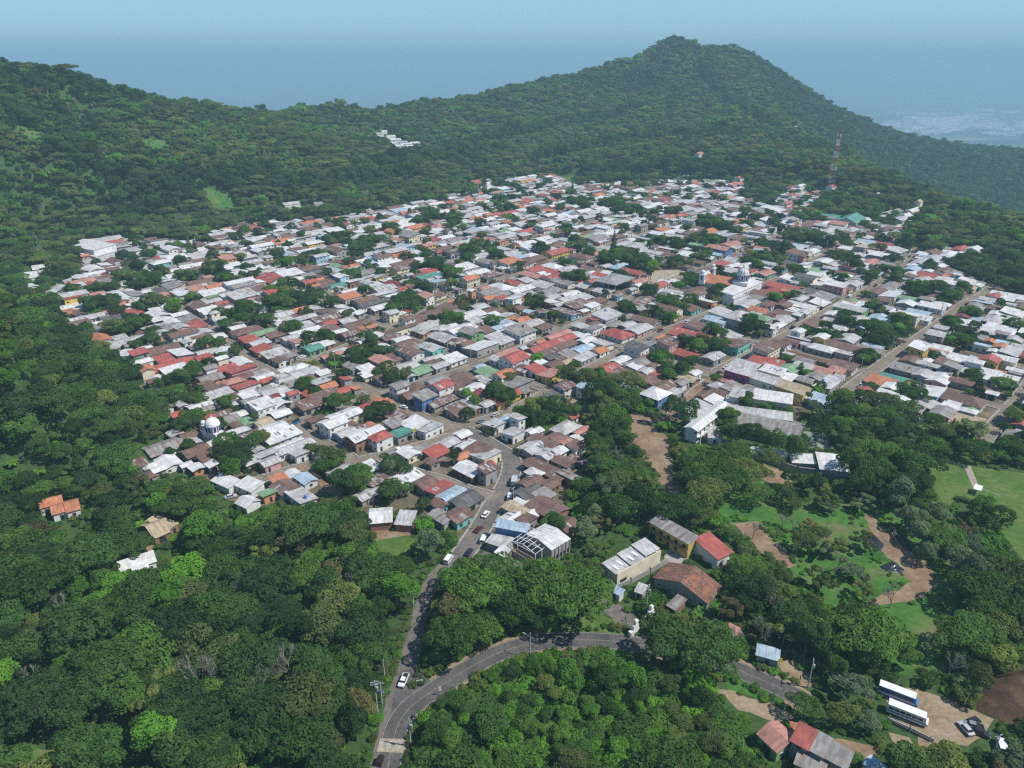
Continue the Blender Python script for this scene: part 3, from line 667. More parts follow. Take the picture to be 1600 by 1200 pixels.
PLAN = {}
def rect3(p0, p1, p2, z):
    """footprint of a building from three seen eave corners at height z"""
    x0, y0 = G(*p0, z); x1, y1 = G(*p1, z); x2, y2 = G(*p2, z); L = math.hypot(x1 - x0, y1 - y0); r = math.atan2(y1 - y0, x1 - x0)
    n = -(x2 - x0) * math.sin(r) + (y2 - y0) * math.cos(r)
    return ((x0 + x1) / 2 - math.sin(r) * n / 2, (y0 + y1) / 2 + math.cos(r) * n / 2, L, abs(n), r)
def keep(R, m=.6, clear=1.8):
    mark_poly([AB(*p) for p in footprint(R, m)], 2, True); NOTREE.append((footprint(R, 0), clear))
def root(name, label, cat, R, z=0.0, group=None):
    e = empty(name, (R[0], R[1], z), R[4]); tag(e, label, cat, group); THINGS.append(dict(o=e, x=R[0], y=R[1], kind='landmark')); return e
def shell(e, R, h, typ, rise, roof, wall, stn=1, vis=('-x', '-y'), ov=.4, seed=1, open_=True, flip=1, win=None):
    r = random.Random(seed); L, W = R[2], R[3]
    wall_mb(L, W, h, typ, rise, flip).build('wall', WALL[wall] if isinstance(wall, str) else wall, e)
    roof_mb(L, W, h, typ, rise, ov if typ != 'f' else 0, r, None, 0, flip).build('roof', ROOF[roof], e)
    if open_:
        for k, x, y, z, rz in openings(L, W, h, stn, vis, r): obj(k, {'window': win or WIN, 'door': DOORK, 'shutter': SHUT}[k], e, (x, y, z), rz)
def qb(name, label, cat, p0, p1, p2, z, typ, rise, roof, wall, stn=1, vis=('-x', '-y'), seed=1, ov=.4, flip=1, open_=True, zb=0.0, win=None):
    R = rect3(p0, p1, p2, z); keep(R); e = root(name, label, cat, R, zb); shell(e, R, z - .2 - zb, typ, rise, roof, wall, stn, vis, ov, seed, open_, flip, win); return e, R
def ydir(): return 1
# ================================================================ landmark buildings
PLAZA = PG([(1020, 424), (1062, 421), (1076, 428), (1028, 448), (1015, 440)]); mark_poly([AB(*p) for p in PLAZA], 3, True); NOTREE.append((PLAZA, 1))
BLUEP = plain('blue paint', (.09, .13, .33), .7)
# --- long white school and its halls
R = rect3((1090, 672), (1141, 632), (1073, 665), 6.5); keep(R); e = root('school_building', 'long white two-storey school block with a pillared gallery and shining gable roof', 'school', R)
shell(e, R, 6.2, 'g', R[3] / 2 * .3, 'W', 'w', open_=False, ov=.7)
L, W = R[2], R[3]
b = MB(); b.box(-L / 2, L / 2, -W / 2 - 1.5, -W / 2 - .01, 3.0, 3.2); b.box(-L / 2, L / 2, -W / 2 - 1.55, -W / 2 - 1.45, 3.2, 4.1); b.build('gallery', WHITE, e)
n = int(L / 4)
for i in range(n + 1): b = MB(); x = -L / 2 + .2 + i * (L - .4) / n; b.box(x - .15, x + .15, -W / 2 - 1.75, -W / 2 - 1.57, 0, 6.2); b.build('column', WHITE, e)
for i in range(n):
    for z in (0, 3.2):
        x = -L / 2 + (i + .5) * L / n; obj('window', WIN, e, (x - .8, -W / 2, z + 1)); obj('door', DOORK, e, (x + .9, -W / 2, z))
obj('window', WIN, e, (-W * 0 - L / 2, -2, 4.2), -math.pi / 2)
qb('school_hall', 'wide grey tin roofed school hall behind a row of dark trees', 'hall', (1137, 661), (1247, 686), (1244, 659), 5.2, 'g', 2.2, 'G', 's', seed=3, vis=('-y',))
qb('school_hall', 'narrow light grey roofed wing behind the wide school hall', 'hall', (1137, 644), (1238, 657), (1238, 648), 6.2, 's', 1.0, 'L', 's', seed=4)
qb('school_annex', 'small grey roofed annex at the foot of the long white school block', 'annex', (1107, 683), (1128, 685), (1123, 669), 3.2, 's', .6, 'L', 'w', seed=5)
qb('classroom_block', 'white low classroom block with a broad white roof beside the blue corner shop street', 'school', (1177, 622), (1237, 631), (1238, 619), 4.5, 's', 1.2, 'W', 'w', seed=6)
qb('white_house', 'tall plain white house with grey roof between the purple building and the school', 'house', (1139, 618), (1157, 622), (1165, 612), 6.4, 's', 1.0, 'L', 'w', 2, seed=7, open_=False)
e, R = qb('panel_roof_shed', 'shed with a wrinkled white panel roof beside the school court', 'shed', (1282, 732), (1327, 737), (1322, 714), 4.2, 's', .8, 'W', 's', seed=8, open_=False)
qb('canteen_shed', 'low long white tin shed on the wall below the school court', 'shed', (1239, 722), (1275, 724), (1276, 712), 3.2, 's', .6, 'W', 's', seed=9, open_=False)
qb('small_shed', 'tiny white shed below the school trees, leftmost of the row on the wall', 'shed', (1177, 709), (1193, 708), (1186, 699), 3.0, 's', .4, 'L', 's', seed=10, open_=False)
qb('small_shed', 'tiny white shed below the school trees, second of the row on the wall', 'shed', (1205, 710), (1228, 715), (1228, 706), 3.0, 's', .4, 'W', 's', seed=11, open_=False)
COURT = footprint(rect3((1252, 700), (1304, 702), (1302, 676), 0)); mark_poly([AB(*p) for p in COURT], 2, True); NOTREE.append((COURT, 2))
patch('sports_court', COURT, .06, dirtmat('court paint', (.16, .20, .17), (.22, .26, .21), (.27, .29, .25), .15), 'worn grey green school sports court', 0, 50)
# --- purple building, yellow and tan rows, blue corner
e, R = qb('purple_building', 'long two-storey purple magenta building with balcony and grey roof', 'building', (1132, 577), (1171, 588), (1181, 580), 7.0, 's', 1.0, 'L', 'm', 2, vis=('-y', '-x'), seed=12)
b = MB(); b.box(-R[2] / 2, R[2] / 2, -R[3] / 2 - 1.1, -R[3] / 2 - .01, 3.0, 3.15); b.box(-R[2] / 2, R[2] / 2, -R[3] / 2 - 1.12, -R[3] / 2 - 1.04, 3.15, 4.0); b.build('balcony', WALL['m'], e)
qb('yellow_row_building', 'two-storey yellow and cream row beside the purple building', 'building', (1171, 589), (1210, 601), (1219, 594), 6.4, 's', .9, 'L', 'c', 2, vis=('-y',), seed=13)
qb('tan_roofed_row', 'two-storey row with a tan tile roof between yellow row and blue corner shop', 'building', (1211, 602), (1255, 617), (1263, 609), 6.2, 's', 1.2, 'C', 'y', 2, vis=('-y',), seed=14)
qb('corner_shop', 'dark blue walled corner shop with bluish roof at the end of the row', 'shop', (1257, 621), (1290, 633), (1301, 624), 4.2, 's', .9, 'U', 'b', 1, vis=('-y', '-x'), seed=15)
# --- sports canopy by the plaza
R = rect3((929, 436), (962, 443), (993, 432), 9.0); keep(R); e = root('sports_canopy', 'huge dull grey hipped canopy over the town sports court beside the plaza trees', 'canopy', R)
L, W = R[2], R[3]; b = MB(); X, Y = L / 2 + 1, W / 2 + 1; u_ = [(0, 0), (L, 0), (L * .8, W / 2), (L * .2, W / 2)]
rg = max(L, W) * .22
if L >= W: A_ = (-rg, 0); B_ = (rg, 0)
else: A_ = (0, -rg); B_ = (0, rg)
c4 = [(-X, -Y), (X, -Y), (X, Y), (-X, Y)]
zt_, ze = 10.4, 8.0
if L >= W:
    qs = [[c4[0], c4[1], B_, A_], [c4[2], c4[3], A_, B_], [c4[1], c4[2], B_], [c4[3], c4[0], A_]]
else:
    qs = [[c4[1], c4[2], B_, A_], [c4[3], c4[0], A_, B_], [c4[0], c4[1], A_], [c4[2], c4[3], B_]]
for q in qs: b.face([(p[0], p[1], zt_ if p in (A_, B_) else ze) for p in q], 0, [(p[0], p[1]) for p in q])
b.face([(p[0], p[1], ze - .12) for p in c4[::-1]], 0); b.build('roof', sheet('canopy sheet', (.30, .30, .29), (.26, .26, .25), dirt=.15), e)
for sx in (-1, -.33, .33, 1):
    for sy in (-1, 1): b = MB(); b.box(sx * (L / 2 - 1) - .25, sx * (L / 2 - 1) + .25, sy * (W / 2 - 1) - .25, sy * (W / 2 - 1) + .25, 0, 8.2); b.build('column', CONC, e)
b = MB(); b.box(-L / 2 + 1.5, L / 2 - 1.5, W / 2 - 2, W / 2 - 1.6, 0, 4); b.build('side_wall', CONC, e); b = MB(); b.box(-L / 2 + 1.5, L / 2 - 1.5, -W / 2 + 1.8, -W / 2 + 2.2, 0, 2.4); b.build('side_wall', CONC, e)
# --- big church
R = rect3((1141, 447), (1097, 440), (1112, 431), 7.0); keep(R, 1.5); e = root('church', 'big white church with red nave roof, twin front towers and a white dome', 'church', R); L, W = R[2], R[3]
sgy = 1 if True else -1
wall_mb(L, W, 7, 'g', W * .2).build('nave_wall', WALL['w'], e); roof_mb(L, W, 7, 'g', W * .2, .5, random.Random(2)).build('nave_roof', ROOF['O'], e)
b = MB(); b.box(L / 2 + .01, L / 2 + 1.2, -W / 2 - 1, W / 2 + 1, -.3, 10); b.box(L / 2 + .1, L / 2 + 1.1, -W / 4, W / 4, 10, 12); b.build('facade', WALL['w'], e)
for sy in (-1, 1):
    b = MB(); x, y = L / 2 - .4, sy * (W / 2 + 1.2); b.box(x - 1.9, x + 1.9, y - 1.9, y + 1.9, -.3, 12.5); b.box(x - 2.2, x + 2.2, y - 2.2, y + 2.2, 12.5, 12.9); b.cyl(x, y, 1.5, 12.9, 14.2, 0, 8); b.dome(x, y, 14.2, 1.7, 1.6, 0, 10, 4)
    t = b.build('bell_tower', WALL['w'], e)
    for k in range(4):
        a = k * math.pi / 2; d = MB(); d.box(-.6, .6, -.06, .06, 9.2, 11.8); d.build('belfry_opening', DARK, t, (x + 1.95 * math.cos(a), y + 1.95 * math.sin(a), 0), a + math.pi / 2)
dx, dy = -L / 2 - 5.5, 1.0
b = MB(); b.box(dx - 5, dx + 5, dy - 5, dy + 5, -.3, 9.3); b.box(dx - 5.3, dx + 5.3, dy - 5.3, dy + 5.3, 9.3, 9.8); b.build('crossing_tower', WALL['w'], e)
b = MB(); b.cyl(dx, dy, 4.0, 9.8, 14.6, 0, 16); b.cyl(dx, dy, 4.4, 14.6, 15.0, 0, 16); dr = b.build('drum', WHITE, e)
for k in range(8):
    a = k * math.pi / 4 + .2; d = MB(); d.box(-.55, .55, -.12, .12, 10.4, 13.9); d.build('drum_window', DARK, dr, (dx + 3.98 * math.cos(a), dy + 3.98 * math.sin(a), 0), a + math.pi / 2)
    a += math.pi / 8; d = MB(); d.box(-.3, .3, -.2, .2, 9.9, 14.5); d.build('pilaster', BLUEP, dr, (dx + 4.05 * math.cos(a), dy + 4.05 * math.sin(a), 0), a + math.pi / 2)
b = MB(); b.dome(dx, dy, 15.0, 4.1, 4.2, 0, 16, 6); dm = b.build('dome', WHITE, e, smooth=False)
b = MB(); b.cyl(dx, dy, .7, 19.1, 20.5, 0, 8); b.dome(dx, dy, 20.5, .8, .8, 0, 8, 3); b.bar((dx, dy, 21.2), (dx, dy, 22.6), .08); b.bar((dx - .5, dy, 22.1), (dx + .5, dy, 22.1), .08); b.build('lantern', WHITE, dm)
for k in range(12):
    a = k * math.pi / 6; rb = MB(); pr = None
    for q in range(6):
        t = q / 5 * 1.45; p = (dx + 4.16 * math.cos(t) * math.cos(a), dy + 4.16 * math.cos(t) * math.sin(a), 15 + 4.26 * math.sin(t))
        if pr: rb.bar(pr, p, .12, 0, 4)
        pr = p
    rb.build('rib', BLUEP if k % 3 == 0 else CONC, dm)
qb('parish_house', 'long white two-storey parish wing along the dusty street beside the church dome', 'building', (1146, 461), (1191, 440), (1133, 452), 7.0, 's', .8, 'W', 'w', 2, vis=('-y', '-x'), seed=21)
qb('parish_hall', 'low cream hall with flat grey roof at the corner below the church', 'building', (1124, 462), (1147, 468), (1153, 455), 5.0, 'f', 0, 'L', 'w', 1, vis=('-y', '-x'), seed=22)
def wall_line(name, label, px, h, th, mat, posts=None, group=None, z=0.0, world=False, cap=None):
    P = px if world else PG(px); e = empty(name, (P[0][0], P[0][1], z)); tag(e, label, 'wall' if 'fence' not in name else 'fence', group); o = Vector((P[0][0], P[0][1]))
    for (x0, y0), (x1, y1) in zip(P, P[1:]):
        d = Vector((x1 - x0, y1 - y0)); n = Vector((-d.y, d.x)).normalized() * th / 2; ring = [(x0 - o.x - n.x, y0 - o.y - n.y), (x1 - o.x - n.x, y1 - o.y - n.y), (x1 - o.x + n.x, y1 - o.y + n.y), (x0 - o.x + n.x, y0 - o.y + n.y)]
        b = MB(); b.prism(ring, -.2, h); b.build('wall_panel' if 'fence' not in name else 'rail', mat, e)
        if posts:
            k = max(1, int(d.length / posts))
            for i in range(k + 1):
                q = Vector((x0, y0)) + d * i / k - o; b = MB(); b.box(q.x - .2, q.x + .2, q.y - .2, q.y + .2, -.2, h + .25); b.build('post', WHITE if cap else CONC, e)
    mark_line([AB(*p) for p in P], .6, 2); NOLINE.append((P, 1.5)); THINGS.append(dict(o=e, x=P[0][0], y=P[0][1], kind='landmark')); return e
wall_line('garden_wall', 'long white garden wall before the church trees', [(1052, 447), (1085, 456), (1123, 468)], 3.2, .4, WALL['w'])
wall_line('school_wall', 'long grey stone wall along the slope below the school', [(1068, 680), (1100, 687), (1140, 697), (1200, 724), (1245, 738), (1300, 745)], 2.6, .4, CONC, 5)
wall_line('yard_wall', 'curved grey retaining wall beside the bare soil slope', [(917, 687), (935, 697), (962, 707)], 3.0, .5, CONC)
qb('flat_roofed_shop', 'white flat roof with a dark slot over the building by the plaza', 'building', (1038, 462), (1068, 469), (1086, 464), 4.6, 'f', 0, 'W', 's', 1, vis=('-y', '-x'), seed=23)
b = MB(); b.box(-3, 3, -.5, .5, 4.5, 4.75); b.build('roof_slot', DARK, THINGS[-1]['o'])
e, R = qb('green_roofed_church', 'grey gabled church with a bright green roof at the wood edge', 'church', (1338, 349), (1353, 340), (1311, 342), 6.0, 'g', 4.4, 'T', 's', 1, vis=('-x', '-y'), seed=24)
qb('church_wing', 'long green roofed wing beside the grey gabled church', 'building', (1278, 338), (1311, 342), (1313, 336), 4.2, 'g', 1.4, 'T', 'w', 1, vis=('-y',), seed=25)
x, y = G(1277, 333); e = empty('white_spire', (x, y, 0)); tag(e, 'small white spire standing beside the green roofed church wing', 'spire'); THINGS.append(dict(o=e, x=x, y=y, kind='landmark'))
b = MB(); b.box(-1.5, 1.5, -1.5, 1.5, 0, 4); b.build('base', WHITE, e); b = MB(); b.prism([(-1.2, -1.2), (1.2, -1.2), (1.2, 1.2), (-1.2, 1.2)], 4, 11, 0, True, .08); b.build('spire_cap', WHITE, e)
# --- domed chapel
R = rect3((319, 690), (340, 697), (350, 690), 0); keep(R, 1); e = root('domed_chapel', 'small white chapel with blue pilasters and a ribbed white dome by the left wood', 'chapel', R); L, W = R[2], R[3]
b = MB(); b.box(-L / 2, L / 2, -W / 2, W / 2, -.3, 5.2); b.box(-L / 2 - .15, L / 2 + .15, -W / 2 - .15, W / 2 + .15, 5.2, 5.5); b.build('wall', WALL['w'], e)
b = MB(); b.cyl(.6, 0, 3.0, 5.5, 8.6, 0, 12); b.cyl(.6, 0, 3.25, 8.6, 8.85, 0, 12); dr = b.build('drum', WHITE, e)
for k in range(8):
    a = k * math.pi / 4 - 1.2; d = MB(); d.box(-.42, .42, -.1, .1, 5.9, 8.2); d.build('drum_window', DARK, dr, (.6 + 2.97 * math.cos(a), 2.97 * math.sin(a), 0), a + math.pi / 2)
    a += math.pi / 8; d = MB(); d.box(-.22, .22, -.16, .16, 5.5, 8.6); d.build('pilaster', BLUEP, dr, (.6 + 3.02 * math.cos(a), 3.02 * math.sin(a), 0), a + math.pi / 2)
b = MB(); b.dome(.6, 0, 8.85, 3.1, 2.9, 0, 16, 6); dm = b.build('dome', WHITE, e); b = MB(); b.cyl(.6, 0, .35, 11.7, 12.3, 0, 6); b.bar((.6, 0, 12.3), (.6, 0, 13.2), .05); b.bar((.3, 0, 12.9), (.9, 0, 12.9), .05); b.build('cross', WHITE, dm)
b = MB(); b.box(-L / 2 - 2.2, -L / 2 - .02, -1.3, 1.3, -.3, 7.2); b.cyl(-L / 2 - 1.1, 0, 1.1, 7.2, 8.0, 0, 8); b.dome(-L / 2 - 1.1, 0, 8.0, 1.2, 1.1, 0, 10, 4); t = b.build('bell_turret', WALL['w'], e)
d = MB(); d.box(-L / 2 - 1.5, -L / 2 - .7, -1.38, -1.31, 5.2, 6.8); d.build('belfry_opening', DARK, t)
for k in (-1, 0, 1): obj('window', WIN, e, (k * L / 3.2, -W / 2, 1.6))
# --- construction site with blue building
e, R = qb('blue_shop', 'blue walled shop with a pale sheet roof on the bend of the town street', 'shop', (774, 822), (822, 831), (830, 822), 6.4, 's', .6, 'U', 'b', 1, vis=('-x',), seed=31)
R = rect3((862, 857), (890, 840), (829, 830), 6.5); keep(R); e = root('new_hall', 'half built hall with shiny pale roof and block walls with square openings', 'hall', R); L, W = R[2], R[3]
shell(e, R, 6.0, 'g', W * .09, 'W', 's', open_=False, seed=32, ov=.3)
for i in range(5): b = MB(); x = -L / 2 + (i + .5) * L / 5; b.box(x - .8, x + .8, -W / 2 - .08, -W / 2 - .01, 1.2, 2.8); b.build('window_opening', DARK, e)
for i in range(6): b = MB(); x = -L / 2 + i * L / 5; b.box(x - .2, x + .2, -W / 2 - .25, -W / 2 - .09, 0, 6.0); b.build('column', CONC, e)
R = rect3((836, 888), (866, 866), (797, 868), 0); keep(R); e = root('steel_frame', 'open steel roof frame of a building site beside the half built hall', 'frame', R); L, W = R[2], R[3]
for i in range(4):
    x = -L / 2 + i * L / 3; b = MB()
    for sy in (-1, 1): b.bar((x, sy * W / 2, 0), (x, sy * W / 2, 5.6), .14)
    b.bar((x, -W / 2, 5.6), (x, 0, 6.9), .11); b.bar((x, 0, 6.9), (x, W / 2, 5.6), .11); b.bar((x, -W / 2, 5.6), (x, W / 2, 5.6), .09)
    for q in (-.5, -.25, 0, .25, .5): b.bar((x, q * W * .98, 5.6), (x, q * W * .98, 6.9 - abs(q) * 2.6), .06)
    b.build('portal_frame', WHITE, e)
for i in range(7): y = -W / 2 + i * W / 6; b = MB(); b.bar((-L / 2, y, 6.95 - abs(y) / (W / 2) * 1.3), (L / 2, y, 6.95 - abs(y) / (W / 2) * 1.3), .08); b.build('purlin', WHITE, e)
b = MB(); b.box(-L / 2, L / 2, -W / 2 - .2, -W / 2 - .16 + .12, 0, 2.0); b.box(-L / 2 - .2, -L / 2 - .02, -W / 2, W / 2, 0, 2.2); b.build('block_wall', CONC, e)
for k in range(3): b = MB(); b.box(-L / 2 + 2 + k * L / 3.5, -L / 2 + 2.2 + k * L / 3.5, -W / 2 + .5, W / 2 - .5, 0, 1.6 + .4 * k); b.build('inner_wall', CONC, e)
patch('site_floor', footprint(R, 1.5), .05, SAND, 'sandy floor of the building site', .5)
qb('site_hut', 'small white roofed hut at the corner of the building site', 'hut', (774, 862), (787, 868), (800, 858), 3.2, 's', .4, 'W', 's', seed=33)
qb('site_shed', 'low grey sheds between blue shop and street bend', 'shed', (760, 846), (790, 856), (800, 842), 3.3, 's', .5, 'L', 's', seed=34)
# --- white sheds by the grass yard
qb('livestock_shed', 'open fronted white gabled shed above the small grass yard', 'shed', (578, 817), (612, 814), (576, 795), 3.6, 'g', 1.6, 'W', 'n', seed=35, open_=False)
qb('livestock_shed', 'narrower white shed right of the gabled shed above the grass yard', 'shed', (617, 818), (642, 820), (633, 800), 3.2, 's', .8, 'L', 'n', seed=36, open_=False)
# --- cream store with three stepped roofs, yellow block, red roof, tiled house
R = rect3((965, 898), (1033, 861), (936, 885), 5.0); keep(R, 1); e = root('cream_warehouse', 'long cream walled warehouse with three stepped grey roofs and skylight sheets', 'warehouse', R); L, W = R[2], R[3]
b = MB(); b.box(-L / 2, L / 2, -W / 2, W / 2, -.3, 4.3); b.box(-L / 2, L / 2, -W / 2 - .02, -W / 2 + .25, 4.3, 5.3); b.build('wall', WALL['c'], e)
for i in range(3):
    x0, x1 = -L / 2 + i * L / 3 + .02, -L / 2 + (i + 1) * L / 3 - .02; b = MB(); z = 4.8 + i * .55; y1 = W / 2 + .6 - i * .0; u0 = i * 9
    T_ = [(x0 - .2, -W / 2 + .3, z - .1), (x1 - .2, -W / 2 + .3, z - .1), (x1 - .2, y1, z + .5), (x0 - .2, y1, z + .5)]; B_ = [(p[0], p[1], p[2] - .12) for p in T_]
    b.face(T_, 0, [(u0, 0), (u0 + x1 - x0, 0), (u0 + x1 - x0, W), (u0, W)]); b.face(B_[::-1])
    for q in range(4): b.face([B_[q], B_[(q + 1) % 4], T_[(q + 1) % 4], T_[q]])
    rf = b.build('roof', ROOF['L'], e); b = MB(); b.box(x0, x1, W / 2 - .4, W / 2 - .2, 4.3, z + .35); b.box(x0 - .02, x0 + .2, -W / 2 + .3, W / 2 - .4, 4.3, z - .15); b.build('upper_wall', WALL['w'], e)
    for q in range((3, 2, 0)[i]): s_ = MB(); s_.box(x0 + 1.5 + q * 2.6, x0 + 2.5 + q * 2.6, -1.6 + q * .9, .9 + q * .9, z + .22 + q * .03, z + .34 + q * .03); s_.build('skylight_sheet', WHITE, rf)
b = MB(); b.box(L / 2 + .02, L / 2 + .3, -W / 2 + 1, W / 2 - 2, 0, 5.6); b.build('yellow_front', WALL['y'], e)
for i in range(4): obj('window', WINW, e, (-L / 2 + 2 + i * 1.5, -W / 2 - .02, 1.2)) if i < 2 else None
e, R = qb('yellow_block', 'long two-storey yellow and brown block with a stained grey roof above a yard', 'building', (1016, 815), (1076, 849), (1032, 809), 6.2, 's', .8, 'G', 'y', 2, vis=('-y', '-x'), seed=38, win=WINW)
b = MB(); b.box(-R[2] / 2, R[2] / 2, -R[3] / 2 - .9, -R[3] / 2 - .01, 3.0, 3.2); b.box(-R[2] / 2, R[2] / 2, -R[3] / 2 - .95, -R[3] / 2 - .85, 3.2, 3.9); b.build('balcony', WALL['n'], e)
qb('red_roofed_house', 'white house with a bright red sloping roof beside the yellow block', 'house', (1122, 873), (1145, 862), (1104, 838), 4.4, 's', 1.4, 'D', 'w', 1, vis=('-y', '+x'), seed=39)
R = rect3((1105, 941), (1126, 917), (1027, 898), 3.4); keep(R, 1); e = root('tiled_house', 'large old grey walled house with a weathered brown clay tile gable roof', 'house', R)
TILE = sheet('weathered clay tiles', (.25, .135, .095), (.18, .10, .075), rough=.95, cell=(.5, .45), dirt=.45); shell(e, R, 3.4, 'g', R[3] * .17, 'B', 's', 1, ('-x', '-y'), .6, 40)
for c_ in e.children:
    if c_.name.startswith('roof'): c_.data.materials[0] = TILE
rt = random.Random(4); L, W = R[2], R[3]; k = .34
TS = mesh('roof tile row', [(-1.1, -.24, 0), (1.1, -.24, 0), (1.1, .24, .03), (-1.1, .24, .03), (-1.1, -.24, -.05), (1.1, -.24, -.05)], [(0, 1, 2, 3), (4, 5, 1, 0)], ROOF['O'])
for _ in range(60):
    sg = rt.choice((-1, 1)); y = sg * rt.uniform(.6, W / 2 - .3); o = obj('roof_tile', TS, e, (rt.uniform(-L / 2 + 1, L / 2 - 1), y, 3.4 + L * 0 + R[3] * .17 - k * abs(y) + .16)); o.rotation_euler = (-sg * math.atan(k), 0, 0); o.scale = (rt.uniform(.3, 1), 1, 1)
wall_line('property_wall', 'pale wall with white posts along the cream warehouse lane', [(957, 925), (985, 912), (1015, 896), (1042, 880)], 2.0, .3, CONC, 4, cap=True)
qb('gate_hut', 'small hut with a pale roof at the lower end of the property wall', 'hut', (953, 921), (968, 929), (973, 922), 3, 's', .3, 'U', 'w', seed=41)
qb('guard_hut', 'small dark hut with tilted white roof between pole and property wall', 'hut', (993, 923), (1004, 927), (1007, 917), 3, 's', .8, 'L', 's', seed=42)
qb('lean_to', 'low grey wooden lean-to against the tiled house', 'shed', (1043, 945), (1055, 952), (1069, 937), 2.6, 's', .5, 'G', 'n', seed=43)
# --- left wood
qb('tan_cottage', 'cottage with a tan thatched gable roof hidden in the left wood', 'house', (241, 840), (264, 830), (235, 814), 3.2, 'g', 2.2, 'C', 'n', seed=44, vis=('-y',))
qb('tan_cottage', 'smaller tan thatched roof leaning on the tan gabled cottage', 'house', (265, 826), (277, 817), (252, 803), 3.2, 's', 1.4, 'C', 'n', seed=45, vis=('-y',))
for i, (u, v, la, lb, rf) in enumerate([(82, 795, 7, 6, 'O'), (97, 805, 5, 7, 'O'), (116, 801, 4, 8, 'O'), (218, 893, 10, 4, 'W'), (224, 906, 4, 3, 'W'), (50, 443, 9, 14, 'W'), (62, 425, 8, 9, 'W'), (72, 430, 7, 7, 'L')]):
    x, y, z = GH(u, v); R = (x, y, la, lb, .6); keep(R); lab = ['small orange tiled roof among the trees, leftmost of three', 'larger orange tiled roof in the middle of three among the trees', 'narrow orange tiled roof, rightmost of three among the trees', 'white roofed hut showing through the left wood', 'tiny white shed below the white roofed hut in the wood', 'white two-storey house at the left edge of the town', 'white roofed house above the white house at the left edge', 'light roofed hut beside the white houses at the left edge'][i]
    e = root('forest_house', lab, 'house', R, z); shell(e, R, 3.2 if i != 5 else 5.8, 'g' if i < 3 else 's', 1.3, rf, 'w', 1, ('-y', '-x'), seed=50 + i)
# --- lower right
qb('orange_house', 'orange tiled gable house at the bottom right, nearest to the woods', 'house', (1185, 1146), (1215, 1174), (1220, 1131), 3.6, 'g', 1.4, 'S', 'g', 1, vis=('-x', '+x', '-y'), seed=60)
qb('orange_house', 'small orange roofed house behind the faded red roof at the bottom right', 'house', (1237, 1144), (1262, 1150), (1256, 1132), 3.6, 'g', 1.0, 'O', 's', 1, seed=61)
qb('red_house', 'tall house with a faded red sheet roof between orange and grey roofs', 'house', (1237, 1156), (1262, 1170), (1258, 1139), 5.4, 's', 1.2, 'D', 's', 2, vis=('-y', '-x'), seed=62)
qb('grey_house', 'grey sheet roofed house right of the faded red roof at the bottom', 'house', (1263, 1169), (1287, 1182), (1289, 1153), 5.2, 's', .9, 'G', 's', 1, vis=('-y',), seed=63)
qb('grey_house', 'long grey roofed house at the bottom edge beside the faded red house', 'house', (1289, 1182), (1322, 1200), (1315, 1171), 4.8, 's', .9, 'G', 's', 1, vis=('-y',), seed=64)
qb('grey_house', 'low grey roof in front of the other grey roofs at the bottom edge', 'house', (1243, 1192), (1285, 1212), (1262, 1176), 3.4, 's', .6, 'G', 's', 1, vis=('-y',), seed=65)
qb('blue_roofed_hut', 'hut with a pale blue sheet roof at the bottom edge', 'hut', (1350, 1192), (1370, 1208), (1367, 1184), 3.2, 'g', .6, 'U', 'w', 1, seed=66)
qb('pink_roofed_house', 'house with a salmon red sheet roof at the bottom right edge', 'house', (1416, 1198), (1440, 1215), (1424, 1182), 3.4, 'g', 1.2, 'S', 'w', 1, seed=67)
qb('roadside_shed', 'long roadside shed with a silver sheet roof beside the yellow sign', 'shed', (1183, 1022), (1216, 1031), (1190, 1010), 3.2, 's', .5, 'U', 's', 1, vis=('-y',), seed=68)
qb('roadside_hut', 'pink roofed hut half hidden by trees beside the road', 'hut', (1134, 985), (1148, 992), (1143, 978), 3.0, 's', .5, 'S', 'w', 1, seed=69)
qb('roadside_hut', 'rusty white roofed hut beside the pink roofed hut', 'hut', (1148, 993), (1160, 990), (1145, 984), 3.0, 's', .4, 'P', 's', 1, seed=70)
qb('edge_house', 'white house with a teal and white roof at the left wood edge', 'house', (330, 750), (357, 762), (348, 741), 3.2, 's', .8, 'W', 'w', 1, seed=71)
qb('edge_house', 'low white house with green door beside the teal roof, left wood edge', 'house', (367, 757), (392, 768), (397, 750), 3.2, 's', .8, 'W', 'w', 1, seed=72)
qb('edge_house', 'white tent like gable roof lowest at the left wood edge', 'house', (368, 785), (385, 793), (399, 778), 3.0, 'g', 1.3, 'W', 'w', 1, seed=73)
qb('white_building', 'big white three-storey building at the far upper left edge of the town', 'building', (112, 384), (146, 391), (163, 380), 9.0, 's', 1.2, 'W', 'w', 3, vis=('-y', '-x'), seed=74)
qb('white_terrace', 'long white terrace roof below the big white building at the upper left', 'building', (124, 396), (150, 401), (168, 391), 5.0, 's', .8, 'W', 'w', 1, vis=('-y',), seed=75)
